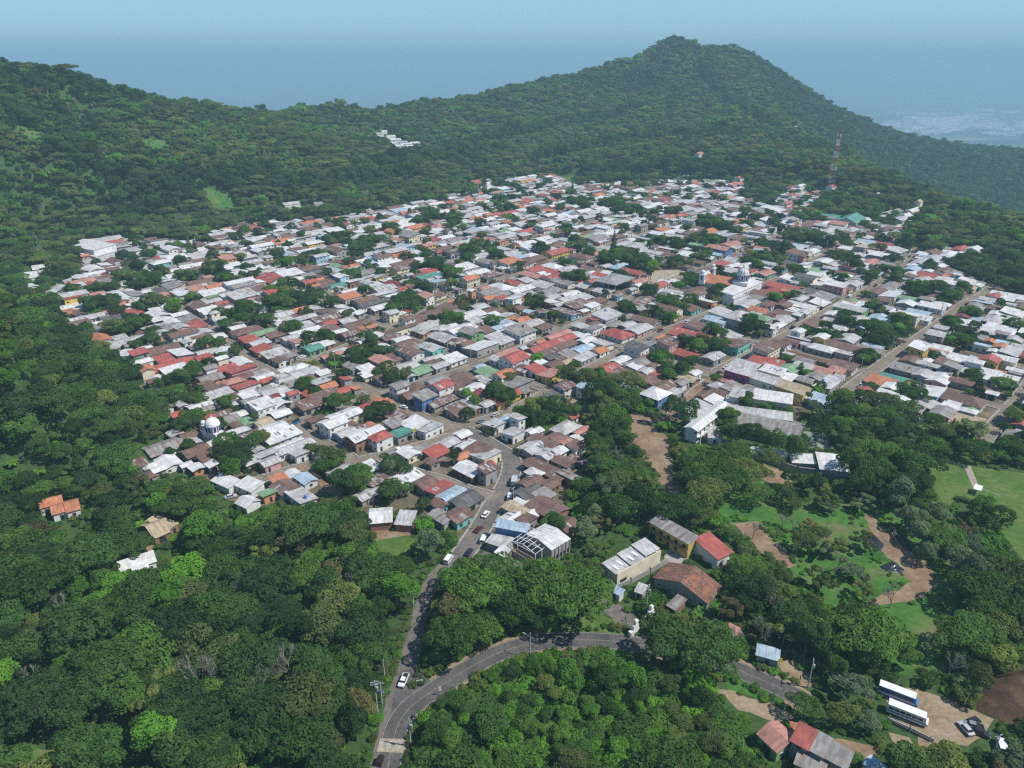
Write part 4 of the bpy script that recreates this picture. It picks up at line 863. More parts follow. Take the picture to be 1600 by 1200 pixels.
# --- gateway pillars
for i, (u, v) in enumerate([(1014, 968), (990, 991)]):
    x, y = G(u, v); e = empty('gate_pillar', (x, y, 0), .7); tag(e, ['stepped white gateway pillar on the far side of the town entrance street', 'stepped white gateway pillar at the road bend with people beside it'][i], 'gate pillar', 'pillars of the town entrance'); THINGS.append(dict(o=e, x=x, y=y, kind='landmark')); NOTREE.append(([(x - 3, y - 4), (x + 3, y - 4), (x + 3, y + 3), (x - 3, y + 3)], .5))
    b = MB(); b.box(-1.9, 1.9, -.5, .5, 0, 1.9); b.build('base', WHITE, e); b = MB(); b.box(-.6, 1.5, -.45, .45, 1.9, 3.3); b.build('step', WHITE, e); b = MB(); b.box(.1, 1.2, -.4, .4, 3.3, 4.6); b.prism([(.0, -.5), (1.3, -.5), (1.3, .5), (0, .5)], 4.6, 5.0, 0, True, .6); b.build('cap', WHITE, e)
# --- telecom tower
x, y, z = GH(1297, 294); e = empty('telecom_tower', (x, y, z)); tag(e, 'tall red and white lattice telecom tower rising over the wood', 'tower'); THINGS.append(dict(o=e, x=x, y=y, kind='landmark')); NOTREE.append(([(x - 7, y - 9), (x + 7, y - 9), (x + 7, y + 5), (x - 7, y + 5)], 1))
dd = math.hypot(x, y); HT = (HC - z) + (ray(1307, 207)[2] / math.hypot(*ray(1307, 207)[:2])) * dd; REDP = plain('red paint', (.42, .06, .045), .6, .15)
w0, w1 = 3.3, 1.1; NS = 9
for k in range(NS):
    za, zb = HT * k / NS, HT * (k + 1) / NS; ra, rb_ = w0 + (w1 - w0) * k / NS, w0 + (w1 - w0) * (k + 1) / NS; b = MB(); C = [(1, 1), (-1, 1), (-1, -1), (1, -1)]
    for i in range(4):
        j = (i + 1) % 4; p, q = C[i], C[j]
        b.bar((p[0] * ra, p[1] * ra, za), (p[0] * rb_, p[1] * rb_, zb), .22); b.bar((p[0] * ra, p[1] * ra, za), (q[0] * ra, q[1] * ra, za), .11)
        zm, rm = (za + zb) / 2, (ra + rb_) / 2
        b.bar((p[0] * ra, p[1] * ra, za), (q[0] * rm, q[1] * rm, zm), .1); b.bar((q[0] * rm, q[1] * rm, zm), (p[0] * rb_, p[1] * rb_, zb), .1)
    b.build('lattice_section', REDP if k % 2 == 0 else WHITE, e)
for k in range(5):
    a = k * 1.26; b = MB(); b.box(1.9 * math.cos(a) - .4, 1.9 * math.cos(a) + .4, 1.9 * math.sin(a) - .4, 1.9 * math.sin(a) + .4, HT - 4.5 - (k % 2) * 5, HT - 1.5 - (k % 2) * 5); b.build('antenna', WHITE, e)
for k, zz in enumerate((.78, .66)): b = MB(); b.cyl(-2.2, -1.5, 1.1, HT * zz, HT * zz + .8, 0, 10); b.build('dish_antenna', WHITE, e)
# --- hamlet in the far wood and scattered far houses
HAM = [(592, 213, 9, 7), (600, 209, 6, 6), (610, 217, 10, 8), (617, 222, 12, 8), (626, 226, 14, 8), (634, 229, 12, 8), (642, 232, 12, 9), (622, 232, 10, 7), (632, 235, 12, 8), (648, 227, 10, 8), (655, 229, 12, 8), (612, 228, 9, 7), (604, 222, 9, 6), (589, 219, 7, 6)]
HORD = 'first second third fourth fifth sixth seventh eighth ninth tenth eleventh twelfth thirteenth fourteenth'.split()
for i, (u, v, la, lb) in enumerate(HAM):
    x, y, z = GH(u, v); R = (x, y, la * 1.5, lb * 1.4, .5); NOTREE.append((footprint(R, 3), 4)); NOTREE.append(([(x - 9, y - 26), (x + 9, y - 26), (x + 9, y), (x - 9, y)], 0)); e = root('hamlet_house', None, 'house', R, z, 'white hamlet in the far wood'); e['label'] = f"white roofed house of the far wood hamlet, {HORD[sorted(HAM, key=lambda q: q[0]).index(HAM[i])]} counted from the left"; shell(e, R, 4, 'g', 1.5, 'W' if i % 4 else 'L', 'w', 1, ('-y',), seed=80 + i, open_=False)
FARH = [(742, 289, 14, 8, 'D', 'far red roofed villa in the wood above the town'), (1092, 245, 13, 8, 'O', 'lone orange roofed house on the mountain slope'), (1242, 203, 10, 7, 'W', 'lone white house high on the mountain slope'), (1070, 281, 12, 8, 'T', 'green roofed house at the foot of the mountain'), (1425, 335, 26, 9, 'W', 'long white building on the far edge above the right wood'), (1432, 328, 9, 7, 'C', 'pale yellow tall house at the end of the long white building'), (1405, 350, 8, 8, 'W', 'small white chapel below the long white building'), (1414, 343, 14, 6, 'W', 'white terrace before the long white building'), (1520, 397, 14, 10, 'W', 'white roofed house alone at the right wood edge'), (1370, 310, 7, 6, 'W', 'small white house in the trees right of the tower'), (497, 325, 10, 8, 'G', 'grey roofed house in the wood above the upper left blocks'), (455, 325, 18, 8, 'L', 'pale roofed barn by the small meadow above the town'), (1155, 283, 12, 9, 'O', 'orange roofed house alone on the foot of the mountain'), (1298, 297, 12, 8, 'D', 'red roofed house right below the tower'), (1250, 296, 16, 8, 'W', 'white arched roof left below the tower')]
for i, (u, v, la, lb, rf, lab) in enumerate(FARH):
    x, y, z = GH(u, v); R = (x, y, la, lb, .75); NOTREE.append((footprint(R, 2), 4)); d = 22 / max(1, math.hypot(x, y)); NOTREE.append(([(x - 8, y), (x + 8, y), (x + 8 - x * d, y - y * d), (x - 8 - x * d, y - y * d)], 1)); e = root('hillside_house', lab, 'house', R, z); shell(e, R, 4.5 if i != 5 else 9, 'g', 2, rf, 'c' if i == 5 else 'w', 1, ('-y', '-x'), seed=100 + i)
patch('plaza', PLAZA, .3, plain('plaza paving', (.36, .30, .225), .9, .2, .4), 'tan paved town plaza before the church', .4)
SEEN = {
 (500, 580, 4): "140 108 6 6 D w 1; 190 160 12 9 L t 1; 60 195 10 12 B w; 275 215 10 5 D w; 390 198 8 4 O c; 150 262 14 7 W c 2; 70 320 9 8 W w 2; 72 388 5 12 G t; 205 400 8 8 W n 2; 375 392 8 6 D w 2 h; 505 380 8 7 T s; 340 368 8 4 W w; 590 325 8 9 W w; 690 350 10 8 L w; 620 400 6 6 L w; 240 345 5 5 P s; 530 152 8 8 B n; 630 158 8 7 G b 2; 720 190 7 7 P s; 790 165 8 6 P s;870 205 9 6 L s; 770 265 5 13 W n; 950 270 13 5 W n; 870 235 9 8 P s; 1060 160 6 18 M y 1; 1185 140 11 5 D y; 1450 38 10 8 E t 1; 1435 160 13 5 K s; 1010 350 8 8 G t; 1090 320 7 7 L w; 1145 300 5 4 U w; 1150 430 8 8 D s; 1265 470 9 8 L s; 1205 378 7 7 L w; 1400 430 7 12 R n; 1470 405 6 6 R n; 1535 432 5 4 S n; 1488 480 5 5 W w; 730 495 8 6 D s; 615 520 8 7 D g 2 h; 600 575 3 8 O n; 790 440 10 6 L s; 860 420 8 7 G s; 925 455 8 6 W s; 985 490 7 8 R s; 1030 470 6 7 G s; 1080 525 9 9 L c; 885 522 6 4 O c; 1045 582 5 4 D w; 800 612 7 9 B b; 915 645 7 10 S b; 985 670 6 4 U s; 1065 665 8 11 K t; 550 655 13 8 W s; 345 670 8 8 P s; 285 748 8 5 L s; 300 598 7 6 W s;300 545 9 7 G s; 745 722 9 6 D s; 660 690 7 7 R s;835 765 9 8 U s; 800 772 7 5 U b; 740 810 9 7 K s; 945 815 10 9 K s; 905 888 7 7 R t; 760 900 5 8 G s; 820 940 6 5 G s; 905 945 5 8 L t; 1335 572 6 7 R n; 1420 612 5 16 B n; 1560 650 4 9 G n; 1320 690 8 7 B s; 1435 695 6 5 B n; 1400 765 6 5 G s; 1300 745 9 6 K s; 1280 812 5 7 W s; 1230 848 5 8 C y; 1210 900 6 6 W w; 1325 868 6 5 W s; 1420 842 9 12 R n;1390 888 3 8 L s; 1290 920 5 5 R s; 1365 935 3 10 G s; 1540 950 6 6 B n",
 (150, 580, 4): "310 140 9 9 G y; 430 205 4 8 G w; 530 200 3 5 L s; 345 60 4 5 L w; 370 25 4 4 W w; 500 262 4 4 D w; 555 265 4 4 S w; 715 220 7 5 G s; 640 265 9 5 L s; 590 305 7 5 L s; 680 85 8 6 R s; 855 50 9 6 S c; 910 30 6 6 R n; 670 140 5 4 D s; 760 140 12 6 L s; 1010 110 12 3 G s; 955 145 7 6 W s 2; 1040 200 9 8 W w 2; 890 180 8 5 L s; 1060 45 5 5 D g; 1160 20 7 6 L w 2 f; 1225 130 5 4 D s 2; 1115 150 4 4 M w; 835 300 8 5 G s; 890 262 5 5 W s; 940 310 5 7 E c; 1040 305 7 7 C w; 1150 255 7 6 W s; 1165 305 9 5 G s; 1340 215 8 8 B s; 1440 195 9 10 B n; 1160 395 14 7 W w; 1190 450 14 4 W w; 1230 460 16 6 L w; 1350 420 8 6 W w; 1060 510 8 5 L s; 990 525 5 5 R s; 965 555 5 4 L s; 900 470 4 5 L s; 920 400 5 5 P c; 980 375 4 4 B c; 1170 585 11 8 L w; 1330 525 7 6 W g; 1390 490 5 4 L w; 1420 605 8 6 W w; 1310 660 5 7 U w; 1430 660 8 6 L w; 1385 628 4 4 R s; 1560 540 8 5 C s;1180 715 7 8 R w; 1280 770 6 10 L w; 620 490 9 7 B s; 530 520 7 6 R s; 690 530 5 5 B s; 560 570 4 3 W s; 720 575 3 4 W s; 250 580 6 5 P s; 340 575 5 3 W w; 385 605 4 4 W s; 320 640 5 5 R s; 770 680 6 9 W w; 800 655 4 8 T w; 930 685 7 7 W t; 935 815 8 7 W w",
 (300, 500, 4): "60 30 8 6 D s; 170 90 14 8 W o; 70 110 10 8 R w; 20 160 6 6 G s; 90 190 10 8 L w; 260 180 9 8 W s; 360 120 8 7 D o; 400 185 8 9 D o 1; 430 230 9 7 W w; 470 250 8 9 G v; 520 165 8 8 G t; 640 180 8 6 U w; 610 210 6 6 G s; 770 165 9 9 T g; 830 135 11 9 W n; 600 110 9 8 L w; 650 105 4 5 S y; 520 90 9 6 R s; 700 60 18 6 W s; 760 40 10 5 W s; 760 75 8 7 W w; 870 50 9 7 R s; 340 60 16 9 R w; 590 20 18 6 L w 1; 700 25 10 6 L w; 1000 75 10 7 P s; 1100 85 13 6 R o; 1080 130 8 6 W s; 1020 170 9 9 D s; 1000 210 9 4 L s; 870 215 12 5 S s; 750 240 12 7 S c; 920 185 8 5 L s; 1240 100 10 6 P s; 1340 150 12 12 R s; 1395 60 10 11 L o 1; 1500 25 13 7 L o; 1540 110 10 14 L n; 1500 165 8 11 L t 2; 1580 180 6 6 S o; 1500 230 12 5 L s; 1340 280 11 8 L s; 1430 300 11 9 E s; 1550 280 9 6 L s;1270 240 8 5 R s; 860 310 7 16 R t; 1000 340 12 9 S w 2; 1080 360 10 8 G w 2; 1090 300 7 6 W s; 1190 420 8 9 G w 2; 1290 395 7 6 G w 2; 1200 350 9 8 R s; 1310 440 5 5 W w; 1420 370 9 7 G o; 1560 400 9 7 D w 2; 1390 430 6 6 L s; 1340 390 8 6 B s; 820 370 12 8 L s; 210 290 9 8 D b; 250 290 5 7 S y; 320 340 8 7 R s; 260 370 9 8 O s; 100 395 12 7 P s; 450 350 9 9 W g 1; 560 340 10 8 L w 2 f; 1520 500 10 7 P s; 1310 480 8 9 B n;1430 480 7 8 G b 2; 1540 590 5 12 W n; 1290 590 8 9 P s; 1270 640 7 6 G s; 1400 650 12 8 W s; 1480 680 10 8 L s",
 (650, 450, 5.33): "150 50 14 8 R c; 440 10 10 8 W s; 400 100 16 9 O n; 540 85 9 8 R n; 520 150 10 9 L s; 450 65 8 5 W s; 720 80 7 6 D w; 810 75 8 7 W w 2; 910 80 7 6 D n; 1130 65 9 8 L s 1; 1320 30 14 9 W m; 1510 70 12 6 U s; 1550 90 9 6 B n;1350 130 16 10 P m; 1480 170 10 10 P s; 1300 260 20 7 W n; 1190 130 8 5 L s; 1010 215 8 5 L s; 1100 195 8 4 G s; 620 235 12 5 W w;655 210 6 5 W w; 750 225 9 8 L o; 880 255 9 7 O n; 970 285 11 8 L c; 500 260 10 8 L w; 150 190 14 10 R y; 60 240 16 5 B c; 110 300 10 9 L s; 40 350 10 11 L o; 190 410 10 12 L o; 460 350 9 11 G g 2; 900 350 13 12 G w 2; 720 410 16 13 L s; 840 470 4 10 D n; 690 485 6 6 E s;700 330 7 6 U s; 570 530 12 14 W u 1; 350 510 5 12 K g; 130 490 9 10 L t 2; 420 460 8 6 B s; 1130 450 34 6 D s; 1160 500 34 5 R s; 1250 490 16 4 L s;1380 500 10 7 U w;1540 510 8 7 O w;1440 470 6 5 W s;1300 580 16 5 C s; 1440 580 13 5 L s; 1500 620 10 4 G s; 1130 560 8 5 K s; 950 570 14 7 R n; 780 585 12 10 D w 2; 890 650 9 10 P s; 1000 670 8 8 D w; 1040 610 5 4 W w; 1150 630 8 6 R s; 1220 680 5 9 W t 2; 1350 640 9 6 G s; 1450 340 9 7 G w; 1390 345 8 9 G c; 1530 330 8 6 L s;1480 290 7 6 R s;1080 340 9 7 R s; 610 680 9 10 E s; 430 610 8 8 D b; 300 660 14 6 B o; 60 660 10 9 E s; 220 560 10 7 L s; 270 620 10 6 W s; 120 580 12 8 L s; 400 740 10 12 R s; 560 750 5 8 L s; 870 770 13 10 G s;1010 810 10 7 G w; 940 870 7 7 R s; 960 760 7 5 S s; 40 760 9 7 L o",
 (850, 500, 4): "490 125 20 7 L c; 570 110 8 7 L c; 280 60 9 8 G w; 130 20 14 6 W n; 520 20 10 6 L s; 720 35 12 6 R n; 650 190 8 6 R g; 725 205 9 7 L t; 760 160 8 6 W t 2; 870 80 13 11 D s h; 1040 110 12 11 D s; 1075 150 6 8 O s; 1210 165 9 18 R t; 1150 185 6 6 L n; 960 30 10 9 R w 2; 1110 25 10 9 U w 2; 1170 95 10 9 L w; 1330 105 13 8 W w 2; 400 295 10 10 D n 1; 540 330 8 16 R n; 480 240 10 6 W s; 340 240 14 6 L s; 250 190 10 6 U s; 370 185 8 6 O w; 600 260 8 8 G s; 690 270 8 6 R s;770 285 8 5 C s; 640 310 7 6 L s; 900 255 6 8 L w; 1010 290 7 12 R s; 280 410 7 9 U w 2; 700 445 11 10 W b 2; 530 410 6 5 W s; 910 355 6 9 C n; 1060 390 7 7 L s; 1140 400 9 9 L w; 960 440 7 6 K s; 980 465 8 6 B n; 1210 460 8 9 L w 2; 880 470 5 6 U b 2; 990 490 8 7 L s; 233 680 8 3 S w; 180 590 4 3 D w; 60 745 8 7 P s; 85 800 4 5 W w; 135 750 4 4 O s; 120 870 5 8 R s; 220 860 3 8 P s; 150 950 5 10 B s; 30 1030 6 6 B n; 50 1170 8 7 R n; 185 885 4 5 W s; 45 480 12 5 K n; 1400 330 10 8 W w 2; 1390 250 9 13 D s; 1250 280 8 13 L n 1; 1530 300 9 9 E s; 1540 350 9 4 W s",
 (1200, 500, 4): "60 30 12 5 W s; 130 150 8 9 P o; 250 220 4 22 B o; 30 260 9 9 D s; 120 295 8 9 E s; 230 280 8 9 L c; 340 310 9 10 S o; 430 310 6 7 S o; 60 320 8 8 W s; 130 340 3 12 W s; 300 350 8 8 G s; 400 370 10 6 L s; 150 395 4 14 L s; 380 410 10 8 W s; 490 390 10 7 L s; 440 440 9 8 L w; 270 460 6 6 U b; 330 500 8 14 U b; 140 430 4 20 C y; 380 460 3 10 D s; 600 490 9 12 L m; 560 540 9 9 W n; 640 590 8 7 P s; 530 570 6 10 R t; 770 445 5 10 W w 2; 810 500 5 14 L s; 670 560 8 9 R s; 860 610 4 9 L n; 960 640 12 5 L w; 1100 680 5 12 C w; 1200 690 9 10 C s; 1300 640 8 10 C w; 1370 580 9 9 L w 2; 1220 620 8 6 W s; 1140 545 7 6 W b; 1270 560 5 5 E s; 1150 490 8 9 E w 2; 1000 520 10 9 L s; 930 540 10 6 G s; 800 355 7 11 T t; 910 380 6 8 L w; 1010 355 10 8 L w 2; 1150 405 8 17 G w 2; 1310 400 6 22 R s; 1490 440 6 18 R s; 1240 440 9 7 U w; 1350 480 10 8 L s; 1450 500 8 10 L t; 1010 270 5 11 L w 1; 860 290 10 11 G s; 900 240 9 8 R s; 860 190 8 13 G s; 820 130 7 12 L c; 655 160 9 10 U c; 690 200 5 14 G s; 480 160 14 18 R s; 560 295 8 16 R b; 1070 185 5 9 S s; 1130 195 7 8 C p; 1130 145 5 9 E s; 1060 130 5 9 W s; 1090 90 5 10 W s; 1140 55 6 11 W w 1; 1190 235 8 9 W s;1290 215 4 12 B s; 1390 240 8 8 D y 2; 1390 125 5 5 O s; 1460 165 7 7 O s; 1320 150 6 10 U w; 1250 170 5 8 U s;1380 70 6 10 L s; 1470 75 5 6 G s 2; 1540 110 8 8 L w; 1520 190 14 8 L s; 1500 40 6 9 W s; 1160 280 6 6 G s 2; 1110 320 7 6 G s; 1230 300 7 6 L s;1390 330 7 8 W w; 1480 340 6 12 W t; 1570 310 5 8 W s; 1560 370 5 9 W w; 1590 640 7 6 D s;1590 850 5 6 L s; 1550 820 5 6 K s; 200 110 4 12 L s",
 (1300, 400, 5.33): "130 85 8 9 M s; 560 30 10 18 U c; 800 150 10 12 D c 1; 670 140 9 8 W c; 960 180 4 7 W s; 1100 310 9 15 W w 1; 1240 270 6 9 W s; 1340 285 6 8 D s; 1150 255 9 7 C c; 320 340 12 11 R n; 160 420 10 18 L g 2; 280 400 8 9 W s; 200 520 14 9 L w; 100 530 6 8 U b; 390 500 11 9 U s; 470 520 9 7 O s; 60 590 5 10 W s; 450 430 8 6 L b; 540 430 6 7 K s; 620 390 9 9 W s; 720 420 9 6 U b; 830 420 9 9 G s 2; 950 400 6 9 W s; 760 510 7 16 W w;860 490 8 7 W n 2 f; 1100 490 9 8 M s; 1180 440 11 9 L u; 1330 350 8 12 L s; 1300 420 8 7 R s; 1350 520 14 9 L s; 1370 470 8 6 W c; 1520 465 14 12 W s; 1590 500 10 8 W s; 1450 570 6 9 W s; 1560 560 6 9 W s; 1500 530 6 7 W s; 370 180 9 8 D s; 240 180 14 8 L s; 100 165 16 8 W s; 60 240 8 9 L s; 90 310 4 18 W s; 230 260 8 8 L s; 180 280 6 6 B n;150 130 9 13 R s; 390 140 8 12 U s;1530 350 4 14 W s",
 (1000, 400, 5.33): "690 60 14 8 D s; 820 110 8 7 M s; 1390 165 10 14 K c 2; 1450 115 14 8 E s; 1120 150 8 9 L c; 1160 250 12 22 D o 1; 1100 300 8 14 D s; 1150 350 7 10 M s; 1240 280 5 8 O y 2; 1200 390 10 7 R n 2; 1010 350 9 13 G s; 1120 400 8 13 G s; 1330 350 12 7 L s; 1500 380 12 9 W s; 1280 470 6 11 W s; 1390 480 10 8 R s; 1520 390 9 8 U w; 990 500 8 14 E s 2; 970 470 6 8 L s; 800 510 6 13 L s 2; 640 520 9 14 U w; 690 560 11 10 U w 2; 560 540 8 10 W w; 480 560 9 9 R w 1; 370 640 12 15 D s; 580 680 12 14 D s; 650 730 5 8 O s; 1120 590 7 14 W s; 1180 520 12 11 L s; 1100 490 5 6 M s; 780 660 6 12 L w; 1000 690 12 9 L w 1; 890 700 5 9 G w; 800 740 14 14 R t; 1050 870 9 16 D s; 880 910 7 13 L n 1; 1220 920 9 10 E s; 1380 900 8 10 G c 2; 1550 940 10 10 S o; 1090 960 7 10 W w 2; 1230 990 4 13 W s; 1480 1000 10 9 G s; 220 745 7 7 L t 2; 160 810 7 11 L t; 60 770 9 9 R g; 90 740 8 7 G s;270 690 7 6 W s; 200 680 7 6 O s; 420 840 6 10 L w; 450 890 8 20 R t; 580 930 10 8 R w; 20 900 8 8 L s;1260 720 10 9 P o; 1560 1040 12 8 W s; 1280 1060 4 18 L s; 440 1010 5 12 C n; 120 1110 14 12 W b 2",
 (100, 340, 5.33): "195 200 14 18 W w 2; 240 280 6 16 W w; 250 330 5 14 W w; 340 385 8 10 W s; 430 420 8 14 W s; 550 465 10 14 E s; 500 310 8 12 B s; 720 265 7 10 G s; 890 250 10 14 W w 2; 640 330 8 10 L s; 760 380 12 8 U s; 480 650 9 18 W s; 590 630 9 14 G s; 110 565 8 10 W s; 240 550 7 11 D s; 200 600 6 8 G s; 690 520 8 9 W w; 860 520 10 7 W s; 800 600 9 12 K y; 1000 630 12 14 W w; 1100 590 9 9 S o 1; 1110 490 9 9 K s; 1360 330 10 9 S o 2; 1280 290 6 8 O s; 1240 680 12 8 L c; 1100 720 10 13 R s; 1480 640 14 10 L p; 1220 770 12 8 W w; 1330 830 8 11 W s 2; 1150 900 10 14 D s; 1290 980 18 9 W o; 890 850 6 14 W s; 620 820 8 10 G s; 1110 860 10 10 E s; 820 950 7 8 L s; 700 1045 7 9 R s; 850 1165 9 9 D s; 1080 1070 9 8 G b; 1410 1100 9 10 W s; 290 920 12 14 G n; 130 890 12 10 R s; 330 920 8 14 W s; 160 930 14 12 G s; 350 1080 9 14 L s; 330 1125 6 9 W s; 530 1130 6 12 W s; 560 1080 9 8 W s;1230 660 8 8 E s; 1540 700 9 8 L w; 40 780 6 10 O s; 120 790 6 9 R s; 1140 1000 10 10 R s;1040 1020 9 7 G s",
 (350, 320, 5.33): "420 610 14 18 D w 2; 420 690 6 18 S o; 620 510 9 11 D s; 150 740 16 12 L p 2; 310 770 7 10 K b; 70 760 12 10 W w; 690 580 10 8 G s; 770 550 12 8 K s; 900 670 18 9 T c; 790 745 9 12 T w; 1040 815 9 14 D c; 1200 820 22 6 K w; 1320 840 18 8 W s; 590 950 26 7 L w 1; 1400 930 8 9 R w 2; 1440 1000 30 6 B c; 820 255 9 8 U t 2; 670 270 22 8 L s; 640 420 9 10 W w; 830 345 9 10 L w; 950 355 8 9 W c; 1100 270 12 10 L w; 985 170 14 6 W s; 1060 200 10 8 R s; 1400 210 9 10 O o 2; 1530 220 11 14 G c 2; 1190 470 12 10 U b 1; 1230 435 8 9 U b 1; 1550 340 11 12 U u; 940 500 7 12 E w 1; 920 570 4 6 G b 2; 780 620 8 8 O n; 710 640 9 9 D s; 820 620 7 7 O o; 1280 590 7 8 L y 1; 1080 500 8 6 O s; 880 970 9 7 D s; 480 230 18 7 G s; 230 230 10 8 L s; 260 290 9 11 W s; 250 320 6 7 E s; 430 210 7 7 W s; 30 450 8 10 S p 2; 70 340 8 9 G s 2; 1480 690 7 6 D s; 1480 480 22 9 R s; 1420 650 9 12 M s;1000 450 9 8 G s; 280 520 14 8 W s; 1190 640 6 8 L w 2; 200 430 12 8 L s",
 (600, 270, 5.33): "770 90 9 12 D s; 1260 170 28 14 L s; 1400 140 26 4 C s; 1370 100 8 12 L s; 1180 230 16 12 D s; 880 200 8 16 W s; 500 310 12 10 W w 1; 640 280 10 16 L s; 860 340 7 7 O c 2; 850 400 8 10 D w 2; 690 360 14 8 L c; 560 460 22 10 E w 2; 670 430 9 9 E w; 360 430 8 9 D o; 320 490 7 7 O o; 60 480 9 10 O o 2; 210 510 12 14 G c 2; 200 600 11 12 U u 2; 360 590 11 9 S y 2; 1160 510 26 12 E w 2; 990 480 12 10 E s; 1000 590 20 10 R w 1; 850 630 8 14 L w; 670 690 8 16 W w; 840 770 9 16 D c; 1170 650 8 14 L w 1; 1400 660 22 12 D y; 1540 660 12 8 D s; 1400 770 10 14 W s; 1380 820 8 10 D s; 1090 910 10 12 D c; 1200 890 8 8 L s 1; 830 910 14 16 W c 1; 700 970 8 11 U s 2; 370 860 18 6 T s; 440 900 10 10 U c; 630 880 9 5 T t 1; 150 950 6 7 D s; 1390 310 6 8 O y 2; 1390 345 8 10 D s; 1200 355 14 10 L s; 1420 400 9 12 L s; 680 480 10 10 L w; 130 760 22 9 R s; 100 920 12 9 M s",
 (850, 260, 5.33): "630 160 9 12 M s 2; 600 230 9 11 W w 2; 840 205 9 14 L o 2; 940 215 9 10 L y 2; 880 110 9 9 T s; 500 285 9 10 L w; 520 440 8 14 W n 1; 240 450 6 8 W w; 680 530 9 14 D w; 760 560 8 9 D s; 850 570 8 8 U u; 950 490 12 16 R s; 960 600 18 8 W s; 1180 300 10 10 L o 2; 1470 370 5 8 W w 2; 1480 670 12 18 S b 2; 1440 720 8 16 U s; 1320 590 6 12 W s; 1000 700 8 12 R s; 1100 740 10 22 R s; 1270 780 9 28 B s; 1380 750 9 12 W s; 1490 820 18 9 D s; 420 600 22 16 G s; 480 640 12 14 L w 1; 330 990 8 9 L s; 880 630 8 10 L s; 1440 320 8 9 W s; 1570 150 9 8 S p 2; 1290 170 12 10 W s;1100 250 8 12 W s; 1390 390 6 10 O w; 470 900 6 14 D s",
 (1100, 260, 5.33): "280 140 10 12 O v 2; 280 190 6 9 W s; 800 190 9 18 W s; 880 225 8 9 D s; 690 240 9 8 G s 2; 630 300 7 8 D w; 980 480 9 11 L s 2; 1090 510 8 16 L w; 850 520 5 9 W s; 1500 585 12 14 D s; 1360 620 12 14 U u; 1500 660 8 12 W c; 1340 680 14 12 C c; 1200 830 8 10 D s; 400 690 8 9 M w; 480 700 10 12 U w; 840 780 12 12 K w; 960 710 14 8 L s",
}
TREEPATCH = """336 424 20;222 445 26;194 437 18;156 480 26;231 477 22;194 518 22;220 505 18;372 490 9;381 546 9;269 524 10;250 428 12;296 436 12;470 470 32;440 478 20;388 489 17;365 492 14;564 391 22;580 380 16;534 376 15;551 432 13;481 410 12;549 492 10;610 487 12;627 480 14;780 403 15;675 416 18;705 425 13;735 394 15;637 472 20;778 478 12;836 478 15;890 435 12;709 343 13;780 315 13;966 402 26;990 408 24;1005 418 22;945 408 18;955 320 22;975 330 20;900 318 20;1049 333 14;1109 350 22;1130 355 14;1094 380 26;1060 385 14;899 436 14;920 438 10;1041 472 12;1084 442 14;1100 450 12;1030 380 14;1261 372 24;1240 375 16;1290 380 14;1222 392 13;1320 382 12;1207 410 20;1185 402 16;1179 305 26;1200 318 22;1154 365 10;1321 404 18;1370 391 9;1340 415 12;1120 543 18;1100 535 10;1169 511 17;1185 520 10;1045 479 13;1060 485 9;1058 582 18;1045 590 14;1142 481 10;1272 520 22;1295 525 14;1225 558 10;1405 439 10;1459 456 22;1430 452 18;1395 520 22;1370 525 18;1415 507 16;1347 556 14;1454 557 10;1411 606 9;1367 606 9;1519 516 9;1568 475 10;1530 520 8;706 500 13;690 505 8;766 506 11;869 497 12;779 478 8;837 490 8;671 607 10;800 594 7;746 628 7;828 650 22;866 645 20;850 660 16;840 635 14;567 560 20;590 552 12;525 565 12;475 605 18;495 612 10;375 550 8;312 570 16;300 585 14;430 575 10;582 652 15;600 648 10;400 690 12;420 697 8;360 635 11;372 640 8;537 750 14;362 730 22;340 705 14;300 700 14;385 745 14;420 735 10;610 735 13;626 740 9;510 707 9;617 775 18;640 765 14;600 780 12;660 790 9;706 720 8;740 713 8;275 600 20;300 612 14;255 640 12;940 620 22;930 655 14;905 570 7;1075 435 12;1115 445 10;1135 452 9;1480 470 14;1505 450 10;1355 470 0;1325 640 14;1420 655 8;1530 610 9;1580 650 18;1570 665 14;490 340 0;150 455 14;120 455 12;250 560 9;330 560 0;230 535 12;205 545 10;1160 340 9;1020 345 9;880 350 7;820 300 0;1390 350 12;1360 340 10;1345 352 8;1165 620 10;1185 640 12;1210 640 12;1230 645 8"""
PATCHES = []
for it in TREEPATCH.split(';'):
    u, v, r_ = map(float, it.split())
    if r_ == 0: continue
    x, y = G(u, v, 3.0); R_ = r_ / (1130 / (y * math.cos(PITCH) + 147 * math.sin(PITCH))); PATCHES.append((x, y, R_))
    a, b = AB(x, y); mark_poly([(a + R_ * .9 * math.cos(t * .524), b + R_ * .9 * math.sin(t * .524)) for t in range(12)], 3)
for k, v in {(650, 450, 5.33): "1130 450 34 7 D s;720 410 16 13 L s;570 530 12 14 W u 1;900 350 13 12 G w 2;780 585 12 10 D w 2;150 190 14 10 R y", (1000, 400, 5.33): "1160 250 12 22 D o 1;370 640 12 15 D s;580 680 12 14 D s;800 740 14 14 R t;640 520 9 14 U w;1050 870 9 16 D s", (600, 270, 5.33): "1260 170 28 14 L s;1400 660 22 12 D y;1540 660 12 8 D s;1160 510 26 12 E w 2;560 460 22 10 E w 2;830 910 14 16 W c 1;370 860 18 6 T s", (500, 580, 4): "1060 160 6 18 M y 1;1185 140 11 5 D y;1065 665 8 11 K t;550 655 13 8 W s;375 392 8 6 D w 2 h", (350, 320, 5.33): "420 610 14 18 D w 2;150 740 16 12 L p 2;900 670 18 9 T c;590 950 26 7 L w 1"}.items(): group(*k, v)   # the large roofs first
for k, v in SEEN.items(): group(*k, v)
print('seen houses', len(HOUSES))
